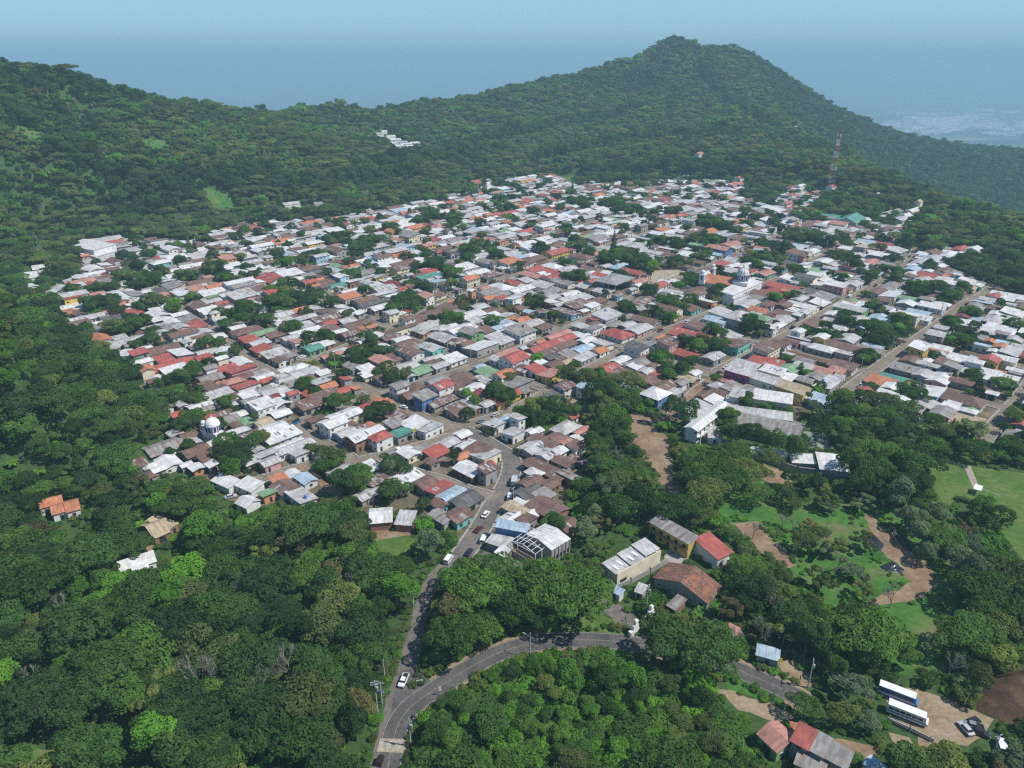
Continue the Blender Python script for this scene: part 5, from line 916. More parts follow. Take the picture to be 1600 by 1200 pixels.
# ---------------------------------------------------------------- the rest of the town
tp = [AB(*p) for p in TOWN]
aa, bb = np.meshgrid(oa, ob, indexing='ij'); TM = inpoly(aa, bb, tp); OCC[~TM & (OCC == 0)] = 9
frr = random.Random(21)
for _ in range(1250):
    i = frr.randrange(OCC.shape[0]); j = frr.randrange(OCC.shape[1])
    if OCC[i, j] != 0: continue
    a, b = oa[i], ob[j]; R_ = frr.uniform(2.5, 6.5); x, y = XY(a, b); PATCHES.append((x, y, R_))
    mark_poly([(a + R_ * .9 * math.cos(t * .524), b + R_ * .9 * math.sin(t * .524)) for t in range(12)], 3)
def palette(x, y):
    u, v, _ = pix(x, y, 3); r = frr.random
    if u > 1330 and v > 430: p = dict(W=.30, L=.32, G=.13, R=.10, K=.04, U=.05, D=.02, E=.015, O=.02)
    elif v < 400: p = dict(W=.30, L=.28, G=.12, R=.12, B=.05, D=.045, U=.02, E=.02, O=.03, S=.03)
    elif u < 480: p = dict(W=.30, L=.26, G=.11, R=.13, B=.05, K=.02, D=.05, O=.03, S=.04, E=.02)
    else: p = dict(W=.24, L=.25, G=.11, R=.14, P=.06, B=.06, K=.02, D=.05, S=.06, U=.015, O=.035)
    return frr.choices(list(p), list(p.values()))[0], frr.choices('wscputony', (34, 26, 14, 5, 5, 4, 4, 4, 3))[0]
for la, lb, dens in [(18, 11, .25), (11, 17, .25), (14, 9, .5), (9, 13, .5), (11, 8, .8), (8, 11, .8), (9, 7, 1), (7, 8, 1), (6, 5, .5), (4, 5, .25)]:
    cand = np.argwhere(OCC[::4, ::4] == 0) * 4; frr2 = np.random.default_rng(int(la * 10 + lb)); frr2.shuffle(cand); cand = cand[:int(len(cand) * dens)]
    for i, j in cand:
        l1, l2 = la * frr.uniform(.85, 1.15), lb * frr.uniform(.85, 1.15); a, b = oa[i], ob[j]; ia, ib = rect_idx(a, b, l1 + .2, l2 + .2); w = OCC[ia, ib]
        if w.size and not (w != 0).any():
            rf, wl = palette(*XY(a, b)); place(spec(a, b, l1, l2, rf, wl, 2 if frr.random() < .10 else 1), 0.0)
print('houses', len(HOUSES))
# ================================================================ house geometry is in place; build every house
for s in HOUSES:
    s['x'], s['y'] = XY(s['a'], s['b']); swap = s['lb'] > s['la']; s['L'], s['W'] = (s['lb'], s['la']) if swap else (s['la'], s['lb']); s['ang'] = math.radians((-44 if swap else 46) + s['rot']); s['vis'] = ('+x', '-y') if swap else ('-x', '-y')
    tile = s['roof'] in 'BOD'; s['rise'] = {'g': s['W'] / 2 * (.36 if tile else .24), 's': s['W'] * .13, 'h': s['W'] / 2 * .42, 'f': 0}[s['typ']]; s['flip'] = s['r'].choice((1, 1, -1)); s['ov'] = s['r'].uniform(.45, .85)
    if s['typ'] == 's' and s['L'] > 18 and s['W'] > 9: s['typ'] = 'g'; s['rise'] = s['W'] / 2 * .2
    u, v, zc = pix(s['x'], s['y'], s['h']); s['u'], s['v'] = float(u), float(v)
    s['show'] = math.sqrt(s['L'] * s['W']) / float(zc) * (1 if (5 < u < 1595 and 270 < v < 1190) else 0)
HOUSES.sort(key=lambda s: -s['show'])
NH = 290
SHEETS = {k: mesh('roof sheet ' + k, [(-.45, -1.3, 0), (.45, -1.3, 0), (.45, 1.3, 0), (-.45, 1.3, 0), (-.45, -1.3, -.05), (.45, -1.3, -.05), (.45, 1.3, -.05), (-.45, 1.3, -.05)], [(0, 1, 2, 3), (4, 5, 1, 0), (5, 6, 2, 1), (6, 7, 3, 2), (7, 4, 0, 3)], ROOF[k]) for k in 'WLRGD'}
def slope_point(s, r):
    L, W, h = s['L'], s['W'], s['h']; x = r.uniform(-L / 2 + .6, L / 2 - .6)
    if s['typ'] == 'g':
        sg = -1 if r.random() < .7 else 1; y = sg * r.uniform(1.4, W / 2 - .9) if W / 2 > 2.4 else sg * W / 4; k = s['rise'] / (W / 2); return x, y, h + s['rise'] - k * abs(y) + .15, -sg * math.atan(k)
    k = s['rise'] / W; y = r.uniform(-W / 2 + 1.3, W / 2 - 1.3); z = h + .15 + (k * (y + W / 2) if s['flip'] > 0 else k * (W / 2 - y)); return x, y, z, math.atan(k) * s['flip']
for s in HOUSES[:NH]:
    r = s['r']; e = empty('house', (s['x'], s['y'], 0), s['ang']); tag(e, None, 'house', 'houses of the town'); s['obj'] = e
    wall_mb(s['L'], s['W'], s['h'], s['typ'], s['rise'], s['flip']).build('wall', WALL[s['wall']], e)
    roof_mb(s['L'], s['W'], s['h'], s['typ'], s['rise'], s['ov'] if s['typ'] != 'f' else 0, r, None, 0, s['flip']).build('roof', ROOF[s['roof']], e)
    for k, x, y, z, rz in openings(s['L'], s['W'], s['h'], s['st'], s['vis'], r):
        obj(k, {'window': WIN if s['wall'] in 'wcpvm' else WINW, 'door': DOOR if s['wall'] in 'stbug' else DOORK, 'shutter': SHUT}[k], e, (x, y, z), rz)
    if s['typ'] in 'gs' and s['roof'] in 'RBPGLWD' and s['W'] > 5 and r.random() < .75:
        for _ in range(r.randrange(1, 5)):
            x, y, z, tl = slope_point(s, r); c = r.choice({'R': 'WLG', 'B': 'WLG', 'P': 'WRL', 'G': 'WLR', 'L': 'WGG', 'W': 'LGL', 'D': 'WLW'}[s['roof']])
            o = obj('roof_sheet', SHEETS[c], e, (x, y, z)); o.rotation_euler = (tl, 0, 0)
    THINGS.append(dict(o=e, x=s['x'], y=s['y'], kind='house', s=s))
far = MB(); fm = [ROOF[k] for k in RKEYS] + [WALL[k] for k in WKEYS] + [DARK]
for s in HOUSES[NH:]:
    r = s['r']; b = MB(); wall_mb(s['L'], s['W'], s['h'], s['typ'], s['rise'], s['flip'], b, len(RKEYS) + WKEYS.index(s['wall'])); roof_mb(s['L'], s['W'], s['h'], s['typ'], s['rise'], s['ov'] if s['typ'] != 'f' else 0, r, b, RKEYS.index(s['roof']), s['flip'])
    for k, x, y, z, rz in openings(s['L'], s['W'], s['h'], s['st'], s['vis'], r):
        w2, hh = {'window': (.6, 1.1), 'door': (.5, 2.1), 'shutter': (1.2, 2.3)}[k]
        if abs(math.sin(rz)) < .5: b.box(x - w2, x + w2, y - .06, y + .06, z, z + hh, len(fm) - 1, False)
        else: b.box(x - .06, x + .06, y - w2, y + w2, z, z + hh, len(fm) - 1, False)
    c, sn = math.cos(s['ang']), math.sin(s['ang']); n0 = len(far.v)
    far.v += [(s['x'] + c * x - sn * y, s['y'] + sn * x + c * y, z) for x, y, z in b.v]; far.f += [tuple(i + n0 for i in f) for f in b.f]; far.m += b.m; far.uv += b.uv
tag(far.build('town_houses', fm), 'dense low houses under tin and tile roofs filling the far blocks', kind='stuff')
# trees inside the town
trr = random.Random(9)
for (x, y, R_) in PATCHES:
    n = max(1, int(R_ * R_ * 3.14 / 21)); k = 0
    for q in range(n * 3):
        if k >= n: break
        d = R_ * math.sqrt(trr.random()) * .92; t = trr.uniform(0, 6.28); px, py = x + d * math.cos(t), y + d * math.sin(t); a, b = AB(px, py)
        i, j = int((a - A0) / RES), int((b - B0) / RES)
        if 0 <= i < OCC.shape[0] and 0 <= j < OCC.shape[1] and OCC[i, j] in (0, 3, 9):
            kd = trr.choices([('round', 'dark'), ('round', 'mid'), ('round', 'olive'), ('bush', 'mid'), ('wide', 'dark'), ('tall', 'dark'), ('bush', 'bright'), ('round', 'bright'), ('banana', 'x')], (30, 26, 8, 12, 6, 5, 6, 4, 5 if R_ > 6 else 0))[0]
            h = trr.uniform(6, 10.5) * min(1.15, .7 + R_ / 16); h = {'bush': h * .5, 'banana': 4.5}.get(kd[0], h)
            if kd[0] == 'banana' and sum(1 for t_ in TREES if t_['kind'] == 'banana') > 24: kd = ('bush', 'bright'); h = 3
            add_tree(px, py, h, trr.uniform(.9, 1.3), kd[0], kd[1], 0.0); k += 1
# low shrubs and single small trees left over in yards
for _ in range(2600):
    i = trr.randrange(OCC.shape[0]); j = trr.randrange(OCC.shape[1])
    if OCC[i, j] == 0: x, y = XY(oa[i], ob[j]); kd = trr.choice([('bush', 'mid'), ('bush', 'olive'), ('round', 'mid'), ('round', 'dark')]); add_tree(x, y, trr.uniform(2, 5.5), trr.uniform(.9, 1.2), kd[0], kd[1], 0.0)
# ================================================================ roads below the town
def road(name, px, w, z, mat, label, wob=.1, seed=0, nl=.6, kind='structure'):
    ln = curve(PG(px), 2.0); V, Fc = strip(ln, w / 2, -w / 2, z, wob, seed); tag(obj(name, mesh(name, V, Fc, mat)), label, kind=kind)
    if nl is not None: NOLINE.append((ln[::2] + [ln[-1]], w / 2 + nl))
    return ln
MAINPX = [(598, 1250), (606, 1200), (613, 1165), (622, 1132), (640, 1106), (662, 1089), (687, 1073), (729, 1046), (771, 1024), (812, 1010), (860, 1002), (900, 1000), (945, 1001), (990, 1006), (1035, 1015), (1085, 1025), (1130, 1037), (1172, 1055), (1216, 1074), (1262, 1098)]
OLDPX = [(588, 1240), (598, 1185), (610, 1130), (622, 1085), (632, 1055), (643, 1018), (652, 985), (661, 950), (673, 915), (692, 888), (712, 872), (728, 860)]
road('road_shoulder', MAINPX, 7.9, .034, TAN, 'dusty shoulders of the asphalt road', .6, 8, None)
main_ln = road('road', MAINPX, 6.1, .062, ASPH, 'dark asphalt road curving round the wooded corner', .08, 3, 2.0)
old_ln = road('road', OLDPX, 5.2, .050, OLDROAD, 'worn grey brown road climbing to the town', .35, 4, 3.4)
road('street', [(1008, 1003), (990, 980), (958, 952), (925, 932), (885, 905), (840, 888), (790, 880), (745, 872), (722, 862)], 6.0, .045, OLDROAD, 'side street from the road bend under big trees to the town', .2, 5, 0.6)
patch('junction', PG([(604, 1150), (614, 1090), (626, 1048), (655, 1040), (664, 1052), (676, 1068), (665, 1083), (645, 1100), (625, 1135)]), .056, ASPH, 'dark asphalt wedge where the two roads join', .2)
patch('street_corner', PG([(720, 866), (760, 812), (790, 792), (800, 800), (770, 835), (790, 876), (845, 890), (830, 900), (760, 885)]), .043, OLDROAD, 'wide dusty street corner at the town edge', .4)
patch('roadside_gravel', PG([(945, 1008), (1010, 1014), (1025, 1030), (1040, 1050), (985, 1040), (955, 1030)]), .04, dirtmat('gravel', (.15, .135, .11), (.19, .17, .145), (.23, .21, .18), .3), 'gravel verge inside the road bend', .6)
def line_mark(ln, off, w, mat, label, i0=0, i1=None, z=.0):
    l2 = ln[i0:i1]; V, Fc = strip(l2, off + w / 2, off - w / 2, .070 + z, .01, 1); return tag(obj('road_marking', mesh('road_marking', V, Fc, mat)), label, kind='structure')
PAINT = plain('worn road paint', (.38, .36, .33), .8, .6, 1.2); PAINTY = plain('worn yellow road paint', (.33, .28, .18), .8, .6, 1.2)
line_mark(main_ln, 2.8, .12, PAINT, 'worn white edge line of the road'); line_mark(main_ln, -2.8, .12, PAINT, 'worn white edge line of the road'); line_mark(main_ln, 0, .12, PAINTY, 'worn centre line of the road')
# speed table near the bottom
i = min(range(len(main_ln)), key=lambda k: math.dist(main_ln[k], G(612, 1168))); p0, p1 = Vector(main_ln[i - 1]), Vector(main_ln[i + 1]); ang = math.atan2(p1.y - p0.y, p1.x - p0.x)
e = empty('speed_table', (*main_ln[i], .06), ang); tag(e, 'raised speed table with worn cream diagonal stripes across the road', 'speed table'); THINGS.append(dict(o=e, x=main_ln[i][0], y=main_ln[i][1], kind='landmark'))
b = MB(); b.face([(-1.9, -3.4, .02), (-1.4, -3.4, .1), (-1.4, 3.4, .1), (-1.9, 3.4, .02)]); b.face([(-1.4, -3.4, .1), (1.4, -3.4, .1), (1.4, 3.4, .1), (-1.4, 3.4, .1)]); b.face([(1.4, -3.4, .1), (1.9, -3.4, .02), (1.9, 3.4, .02), (1.4, 3.4, .1)]); b.build('hump', plain('tan paint', (.36, .30, .21), .85, .25, 1.2), e)
for k in range(6): y = -3.2 + k * 1.05; b = MB(); b.face([(-1.35, y, .104), (1.35, y - .5 + .75, .104), (1.35, y + .75 + .3, .104), (-1.35, y + .55, .104)]); b.build('stripe', PAINT, e)
# ================================================================ clearings
def clearing(name, px, z, mat, label, jit=1.2, margin=0.5, seed=1, notree=True):
    P = PG(px); patch(name, P, z, mat, label, jit, 3.0, seed)
    if notree: NOTREE.append((P, margin))
CL = PG([(1125, 800), (1128, 772), (1150, 748), (1190, 752), (1245, 768), (1270, 786), (1330, 764), (1372, 792), (1410, 812), (1455, 850), (1492, 905), (1498, 960), (1480, 985), (1470, 1045), (1400, 1052), (1335, 1045), (1318, 1012), (1300, 985), (1290, 950), (1230, 888), (1180, 850)])
patch('meadow', CL, .03, MEADOW, 'rough green slope with bare soil below the school', 1.5, 3.0, 3); NOTREE.append((CL, .5))
clearing('bare_soil', [(1135, 814), (1180, 817), (1215, 850), (1245, 888), (1222, 884), (1172, 850)], .045, SOIL, 'bare soil path across the meadow', 1.6, .3, 4)
clearing('bare_soil', [(1352, 795), (1378, 822), (1412, 850), (1456, 882), (1452, 905), (1430, 912), (1400, 884), (1372, 856)], .046, SOIL, 'bare soil strip between the pits', 1.4, .3, 5)
clearing('bare_soil', [(1335, 955), (1400, 922), (1438, 905), (1460, 908), (1456, 928), (1400, 942), (1350, 958)], .047, SOIL, 'bare soil bank at the foot of the meadow', 1.4, .3, 6)
clearing('bare_soil', [(980, 648), (1010, 655), (1048, 690), (1055, 730), (1068, 765), (1078, 800), (1050, 795), (1030, 745), (1003, 705), (985, 682)], .044, SOIL, 'bare eroded slope between the trees below the street', 1.8, -2, 7)
clearing('bare_soil', [(1185, 720), (1240, 742), (1245, 765), (1195, 752)], .048, SOIL, 'bare soil below the school wall', 1.5, .3, 8)
clearing('sandy_lot', [(886, 612), (917, 612), (914, 648), (888, 655)], .049, SAND, 'sandy building lot among the trees', .8, .8, 9)
clearing('football_field', [(1443, 714), (1503, 726), (1600, 740), (1740, 762), (1740, 930), (1610, 892), (1566, 835), (1548, 795), (1505, 775), (1468, 795)], .04, GRASS, 'mown football field', .6, 2.5, 10)
clearing('concrete_path', [(1506, 728), (1516, 728), (1531, 763), (1520, 763)], .09, plain('pale concrete', (.33, .29, .23), .9), 'pale concrete strip in the field', .1, 1, 11)
clearing('bus_yard', [(1378, 1078), (1420, 1073), (1462, 1088), (1522, 1108), (1560, 1128), (1545, 1152), (1482, 1165), (1436, 1190), (1405, 1178), (1440, 1150), (1398, 1122)], .04, SAND, 'sandy parking yard', 1.0, 1, 12)
clearing('bus_yard', [(1392, 1146), (1420, 1156), (1440, 1174), (1420, 1184), (1395, 1166)], .045, SAND, 'sandy strip below the yard wall', 1.0, 1, 13)
clearing('dirt_track', [(1118, 1078), (1170, 1088), (1226, 1110), (1246, 1124), (1205, 1128), (1150, 1106)], .04, SAND, 'dusty track below the road', 1.0, 1, 14)
clearing('dirt_track', [(1300, 1148), (1350, 1160), (1400, 1182), (1385, 1194), (1330, 1178), (1298, 1160)], .04, SOIL, 'dusty track behind the lower houses', 1.0, 1, 15)
clearing('grass_verge', [(878, 986), (905, 966), (940, 960), (968, 970), (988, 990), (980, 996)], .04, GRASS, 'grass triangle inside the road fork', .5, .5, 16)
clearing('grass_verge', [(1118, 1040), (1150, 1055), (1205, 1078), (1230, 1092), (1190, 1095), (1140, 1080)], .035, MEADOW, 'grass strip beside the road', .5, .5, 17)
clearing('dusty_verge', [(1215, 1032), (1240, 1030), (1262, 1050), (1275, 1072), (1250, 1072), (1222, 1052)], .041, TAN, 'dusty forecourt beside the roadside shed', .8, 1, 18)
clearing('grass_strip', [(958, 920), (1036, 873), (1042, 879), (966, 926)], .05, GRASS, 'narrow lawn along the cream warehouse', .2, .5, 30)
clearing('paved_yard', [(1035, 858), (1052, 850), (1082, 868), (1060, 885), (1040, 884)], .05, CONC, 'pale concrete yard between warehouse and yellow block', .3, 1, 29)
clearing('yard', [(556, 800), (576, 812), (580, 826), (618, 826), (650, 824), (640, 840), (590, 846), (566, 832)], .041, SOIL, 'trodden soil yard before the white sheds', .8, 1, 19)
clearing('grass_yard', [(585, 846), (640, 836), (652, 850), (625, 872), (598, 866)], .042, GRASS, 'small bright grass yard', .6, 1.5, 20)
clearing('grass_glade', [(150, 1135), (195, 1132), (208, 1165), (195, 1195), (160, 1190), (140, 1165)], .04, MEADOW, 'green glade in the left wood', 1, 2, 21)
clearing('grass_glade', [(30, 1172), (120, 1165), (130, 1215), (20, 1215)], .04, MEADOW, 'green glade at the bottom left', 1, 2, 22)
clearing('footpath', [(224, 822), (236, 826), (243, 852), (238, 868), (228, 866), (229, 845)], .04, SOIL, 'dirt path beside the tan cottage', .3, 1.5, 23)
clearing('footpath', [(318, 880), (330, 884), (328, 925), (315, 922)], .04, SOIL, 'bare earth gap in the left wood', .6, 1, 24)
clearing('footpath', [(528, 872), (540, 872), (516, 905), (500, 905)], .04, SOIL, 'bare earth path in the left wood', .4, 1, 25)
clearing('undergrowth', [(655, 1092), (800, 1018), (880, 1014), (950, 1030), (1010, 1062), (1100, 1108), (1180, 1230), (630, 1260)], .03, plain('bright undergrowth', (.05, .115, .02), .95, .4, .3), 'bright green undergrowth beside the road', 1, 0, 26, False)
clearing('lawn', [(700, 1180), (745, 1182), (752, 1215), (695, 1215)], .05, GRASS, 'small yellow green lawn at the bottom edge', .8, 1, 27)
m_ = [(840, 280), (905, 272), (902, 288), (850, 292)]
clearing('grass_field', m_, .05, GRASS, 'pale sports field at the far end of the town', .6, 3, 28)
def drape(name, u, v, r0, label, seed, mat):
    x, y, z = GH(u, v); r = random.Random(seed); n = 22; V = [(x, y, Hg(x, y) + .5)]; P = []
    for i in range(n): a = i / n * 6.283; q = r0 * r.uniform(.75, 1.2); px_, py_ = x + q * 1.4 * math.cos(a), y + q * math.sin(a); P.append((px_, py_)); V.append((px_, py_, Hg(px_, py_) + .5))
    tag(obj(name, mesh(name, V, [(0, 1 + i, 1 + (i + 1) % n) for i in range(n)], mat)), label, kind='structure'); NOTREE.append((P, 1))
    for _ in range(int(r0 * r0 * .16)): t = r.uniform(0, 6.28); q = r0 * math.sqrt(r.random()) * 1.15; add_tree(x + q * 1.4 * math.cos(t), y + q * math.sin(t), r.uniform(.8, 2.8), r.uniform(1, 1.7), 'bush', r.choice(['olive', 'mid', 'bright', 'olive']))
for i, (u, v, r_) in enumerate([(345, 316, 12), (470, 329, 11), (60, 218, 15), (905, 238, 14), (250, 228, 15), (1010, 205, 16)]): drape('grass_clearing', u, v, r_, 'pale grassy clearing on the wooded slope', i, MEADOW)
# earth cut on the right: a steep bank of dug soil
def bank(name, px, hmax, mat, label, seed):
    P = PG(px); r = random.Random(seed); xs = [p[0] for p in P]; ys = [p[1] for p in P]; nx_, ny_ = 36, 22; V = []; Fc = []; idx = {}
    X0, X1, Y0, Y1 = min(xs), max(xs), min(ys), max(ys); GX, GY = np.meshgrid(np.linspace(X0, X1, nx_), np.linspace(Y0, Y1, ny_)); ins = inpoly(GX, GY, P); d = distpoly(GX, GY, P)
    Z = np.where(ins, np.clip(d / 5, 0, 1), 0) * hmax * np.clip((GY - Y0) / (Y1 - Y0) * 1.1, 0, 1) + .03 + np.where(ins, fbm(GX, GY, 1.1) * .45 * np.clip(d / 3, 0, 1), -.3)
    V = np.stack([GX.ravel(), GY.ravel(), Z.ravel()], 1)
    for j in range(ny_ - 1):
        for i in range(nx_ - 1):
            if ins[j:j + 2, i:i + 2].any(): Fc.append((j * nx_ + i, j * nx_ + i + 1, (j + 1) * nx_ + i + 1, (j + 1) * nx_ + i))
    NOTREE.append((P, .5)); return tag(obj(name, mesh(name, V, Fc, mat, smooth=True)), label, kind='structure')
bank('earth_bank', [(1520, 1108), (1532, 1078), (1548, 1055), (1620, 1042), (1740, 1060), (1740, 1170), (1600, 1140), (1560, 1126)], 4.5, EARTH, 'steep bank of dark dug earth behind the bus yard', 2)
# black plastic sheets and the long pit on the meadow
PLASTIC = plain('black plastic', (.022, .024, .03), .32, .4, 1.2, spec=.6)
def heap(name, px, h, mat, label, cat, seed, notree=True):
    P = PG(px); cx = sum(p[0] for p in P) / len(P); cy_ = sum(p[1] for p in P) / len(P); r = random.Random(seed); V = [(0, 0, h)]; n = len(P) * 3; rings = 5; Fc = []
    ring = []
    for i in range(len(P)):
        for k in range(3): a, b_ = P[i], P[(i + 1) % len(P)]; ring.append((a[0] + (b_[0] - a[0]) * k / 3 - cx, a[1] + (b_[1] - a[1]) * k / 3 - cy_))
    for q in range(1, rings + 1):
        for p in ring: t = q / rings; V.append((p[0] * t + r.uniform(-.25, .25), p[1] * t + r.uniform(-.25, .25), h * (1 - t * t) + r.uniform(0, .35) * (1 - t * .7) + .04 - (.15 if q == rings else 0)))
    for i in range(n): Fc.append((0, 1 + i, 1 + (i + 1) % n))
    for q in range(rings - 1):
        for i in range(n): a = 1 + q * n; Fc.append((a + i, a + n + i, a + n + (i + 1) % n, a + (i + 1) % n))
    o = obj(name, mesh(name, V, Fc, mat), None, (cx, cy_, .03)); tag(o, label, cat); THINGS.append(dict(o=o, x=cx, y=cy_, kind='landmark'))
    if notree: NOTREE.append((P, .5))
heap('plastic_sheet', [(1346, 838), (1364, 833), (1384, 852), (1376, 861), (1352, 852)], .5, PLASTIC, 'crumpled black plastic sheet on the meadow left of the long pit', 'plastic sheet', 1)
heap('plastic_sheet', [(1372, 885), (1394, 876), (1414, 890), (1412, 897), (1386, 894)], .6, PLASTIC, 'wrinkled black plastic cover on the lower meadow below the pit', 'plastic sheet', 2)
heap('plastic_sheet', [(1330, 768), (1362, 768), (1366, 778), (1336, 780)], .4, PLASTIC, 'grey black plastic sheet at the top of the soil strip', 'plastic sheet', 3)
heap('plastic_sheet', [(1382, 822), (1392, 820), (1396, 830), (1386, 832)], .4, PLASTIC, 'tiny black plastic sheet above the long pit', 'plastic sheet', 4)
heap('plastic_sheet', [(1345, 902), (1360, 900), (1362, 910), (1348, 911)], .4, PLASTIC, 'tiny black plastic sheet beside the lower meadow trees', 'plastic sheet', 5)
heap('plastic_sheet', [(1474, 958), (1500, 950), (1522, 975), (1516, 988), (1492, 980)], .6, PLASTIC, 'dark plastic covered pit at the right wood edge', 'plastic sheet', 6)
heap('plastic_sheet', [(1476, 982), (1498, 984), (1520, 1000), (1494, 1002)], .4, plain('grey plastic', (.10, .11, .125), .5, .3, 1), 'grey plastic sheet below the dark pit at the right', 'plastic sheet', 7)
P = PG([(1392, 836), (1404, 833), (1438, 862), (1432, 872), (1416, 868)]); cx = sum(p[0] for p in P) / 5; cy_ = sum(p[1] for p in P) / 5
e = empty('lined_pit', (cx, cy_, 0)); tag(e, 'long pit lined with black plastic inside a soil rim on the meadow', 'pit'); THINGS.append(dict(o=e, x=cx, y=cy_, kind='landmark')); NOTREE.append((P, 1))
b = MB(); rg = [(p[0] - cx, p[1] - cy_) for p in P]
for i in range(5): p, q = rg[i], rg[(i + 1) % 5]; b.face([(*p, 1.0), (*q, 1.0), (q[0] * .82, q[1] * .82, .06), (p[0] * .82, p[1] * .82, .06)][::1])
b.face([(p[0] * .82, p[1] * .82, .06) for p in rg]); b.build('lining', PLASTIC, e)
b = MB()
for i in range(5): p, q = rg[i], rg[(i + 1) % 5]; b.face([(p[0] * 1.12, p[1] * 1.12, 0), (q[0] * 1.12, q[1] * 1.12, 0), (q[0] * 1.0, q[1] * 1.0, 1.02), (p[0], p[1], 1.02)])
b.build('soil_rim', SOIL, e)
# ================================================================ vehicles
def paint(n, c): return plain('car paint ' + n, c, .3, .06, 1, spec=.6)
CP = {'white': paint('white', (.75, .75, .74)), 'maroon': paint('maroon', (.13, .02, .025)), 'dark blue': paint('dark blue', (.025, .03, .055)), 'grey': paint('grey', (.22, .23, .24)), 'silver': paint('silver', (.45, .46, .47)), 'black': paint('black', (.02, .02, .022)), 'red': paint('red', (.35, .03, .03)), 'blue': paint('blue', (.04, .16, .42))}
RUBBER = plain('rubber', (.02, .02, .02), .8); LAMP = plain('lamp glass', (.6, .6, .58), .2); LAMPR = plain('rear lamp', (.35, .03, .02), .3)
def profile_body(b, pts, w, m=0, tuck=.0):
    n = len(pts)
    L_ = [(x, -w / 2 + (tuck if z > .95 else 0), z) for x, z in pts]; R_ = [(x, w / 2 - (tuck if z > .95 else 0), z) for x, z in pts]
    for i in range(n): j = (i + 1) % n; b.face([L_[i], L_[j], R_[j], R_[i]][::-1], m)
    b.face(L_[::-1], m); b.face(R_, m)
WHEEL = None
def wheel_mesh(r, w):
    b = MB()
    for k in range(12):
        a0, a1 = k * math.pi / 6, (k + 1) * math.pi / 6
        b.face([(r * math.cos(a0), -w / 2, r * math.sin(a0)), (r * math.cos(a1), -w / 2, r * math.sin(a1)), (r * math.cos(a1), w / 2, r * math.sin(a1)), (r * math.cos(a0), w / 2, r * math.sin(a0))], 0)
    for s in (-1, 1):
        b.face([(r * math.cos(k * math.pi / 6), s * w / 2, r * math.sin(k * math.pi / 6)) for k in range(12)], 0); b.face([(r * .6 * math.cos(k * math.pi / 6), s * (w / 2 + .012), r * .6 * math.sin(k * math.pi / 6)) for k in range(12)], 1)
    return b.make('wheel', [RUBBER, STEELM])
WH = wheel_mesh(.33, .22); WHB = wheel_mesh(.46, .28)
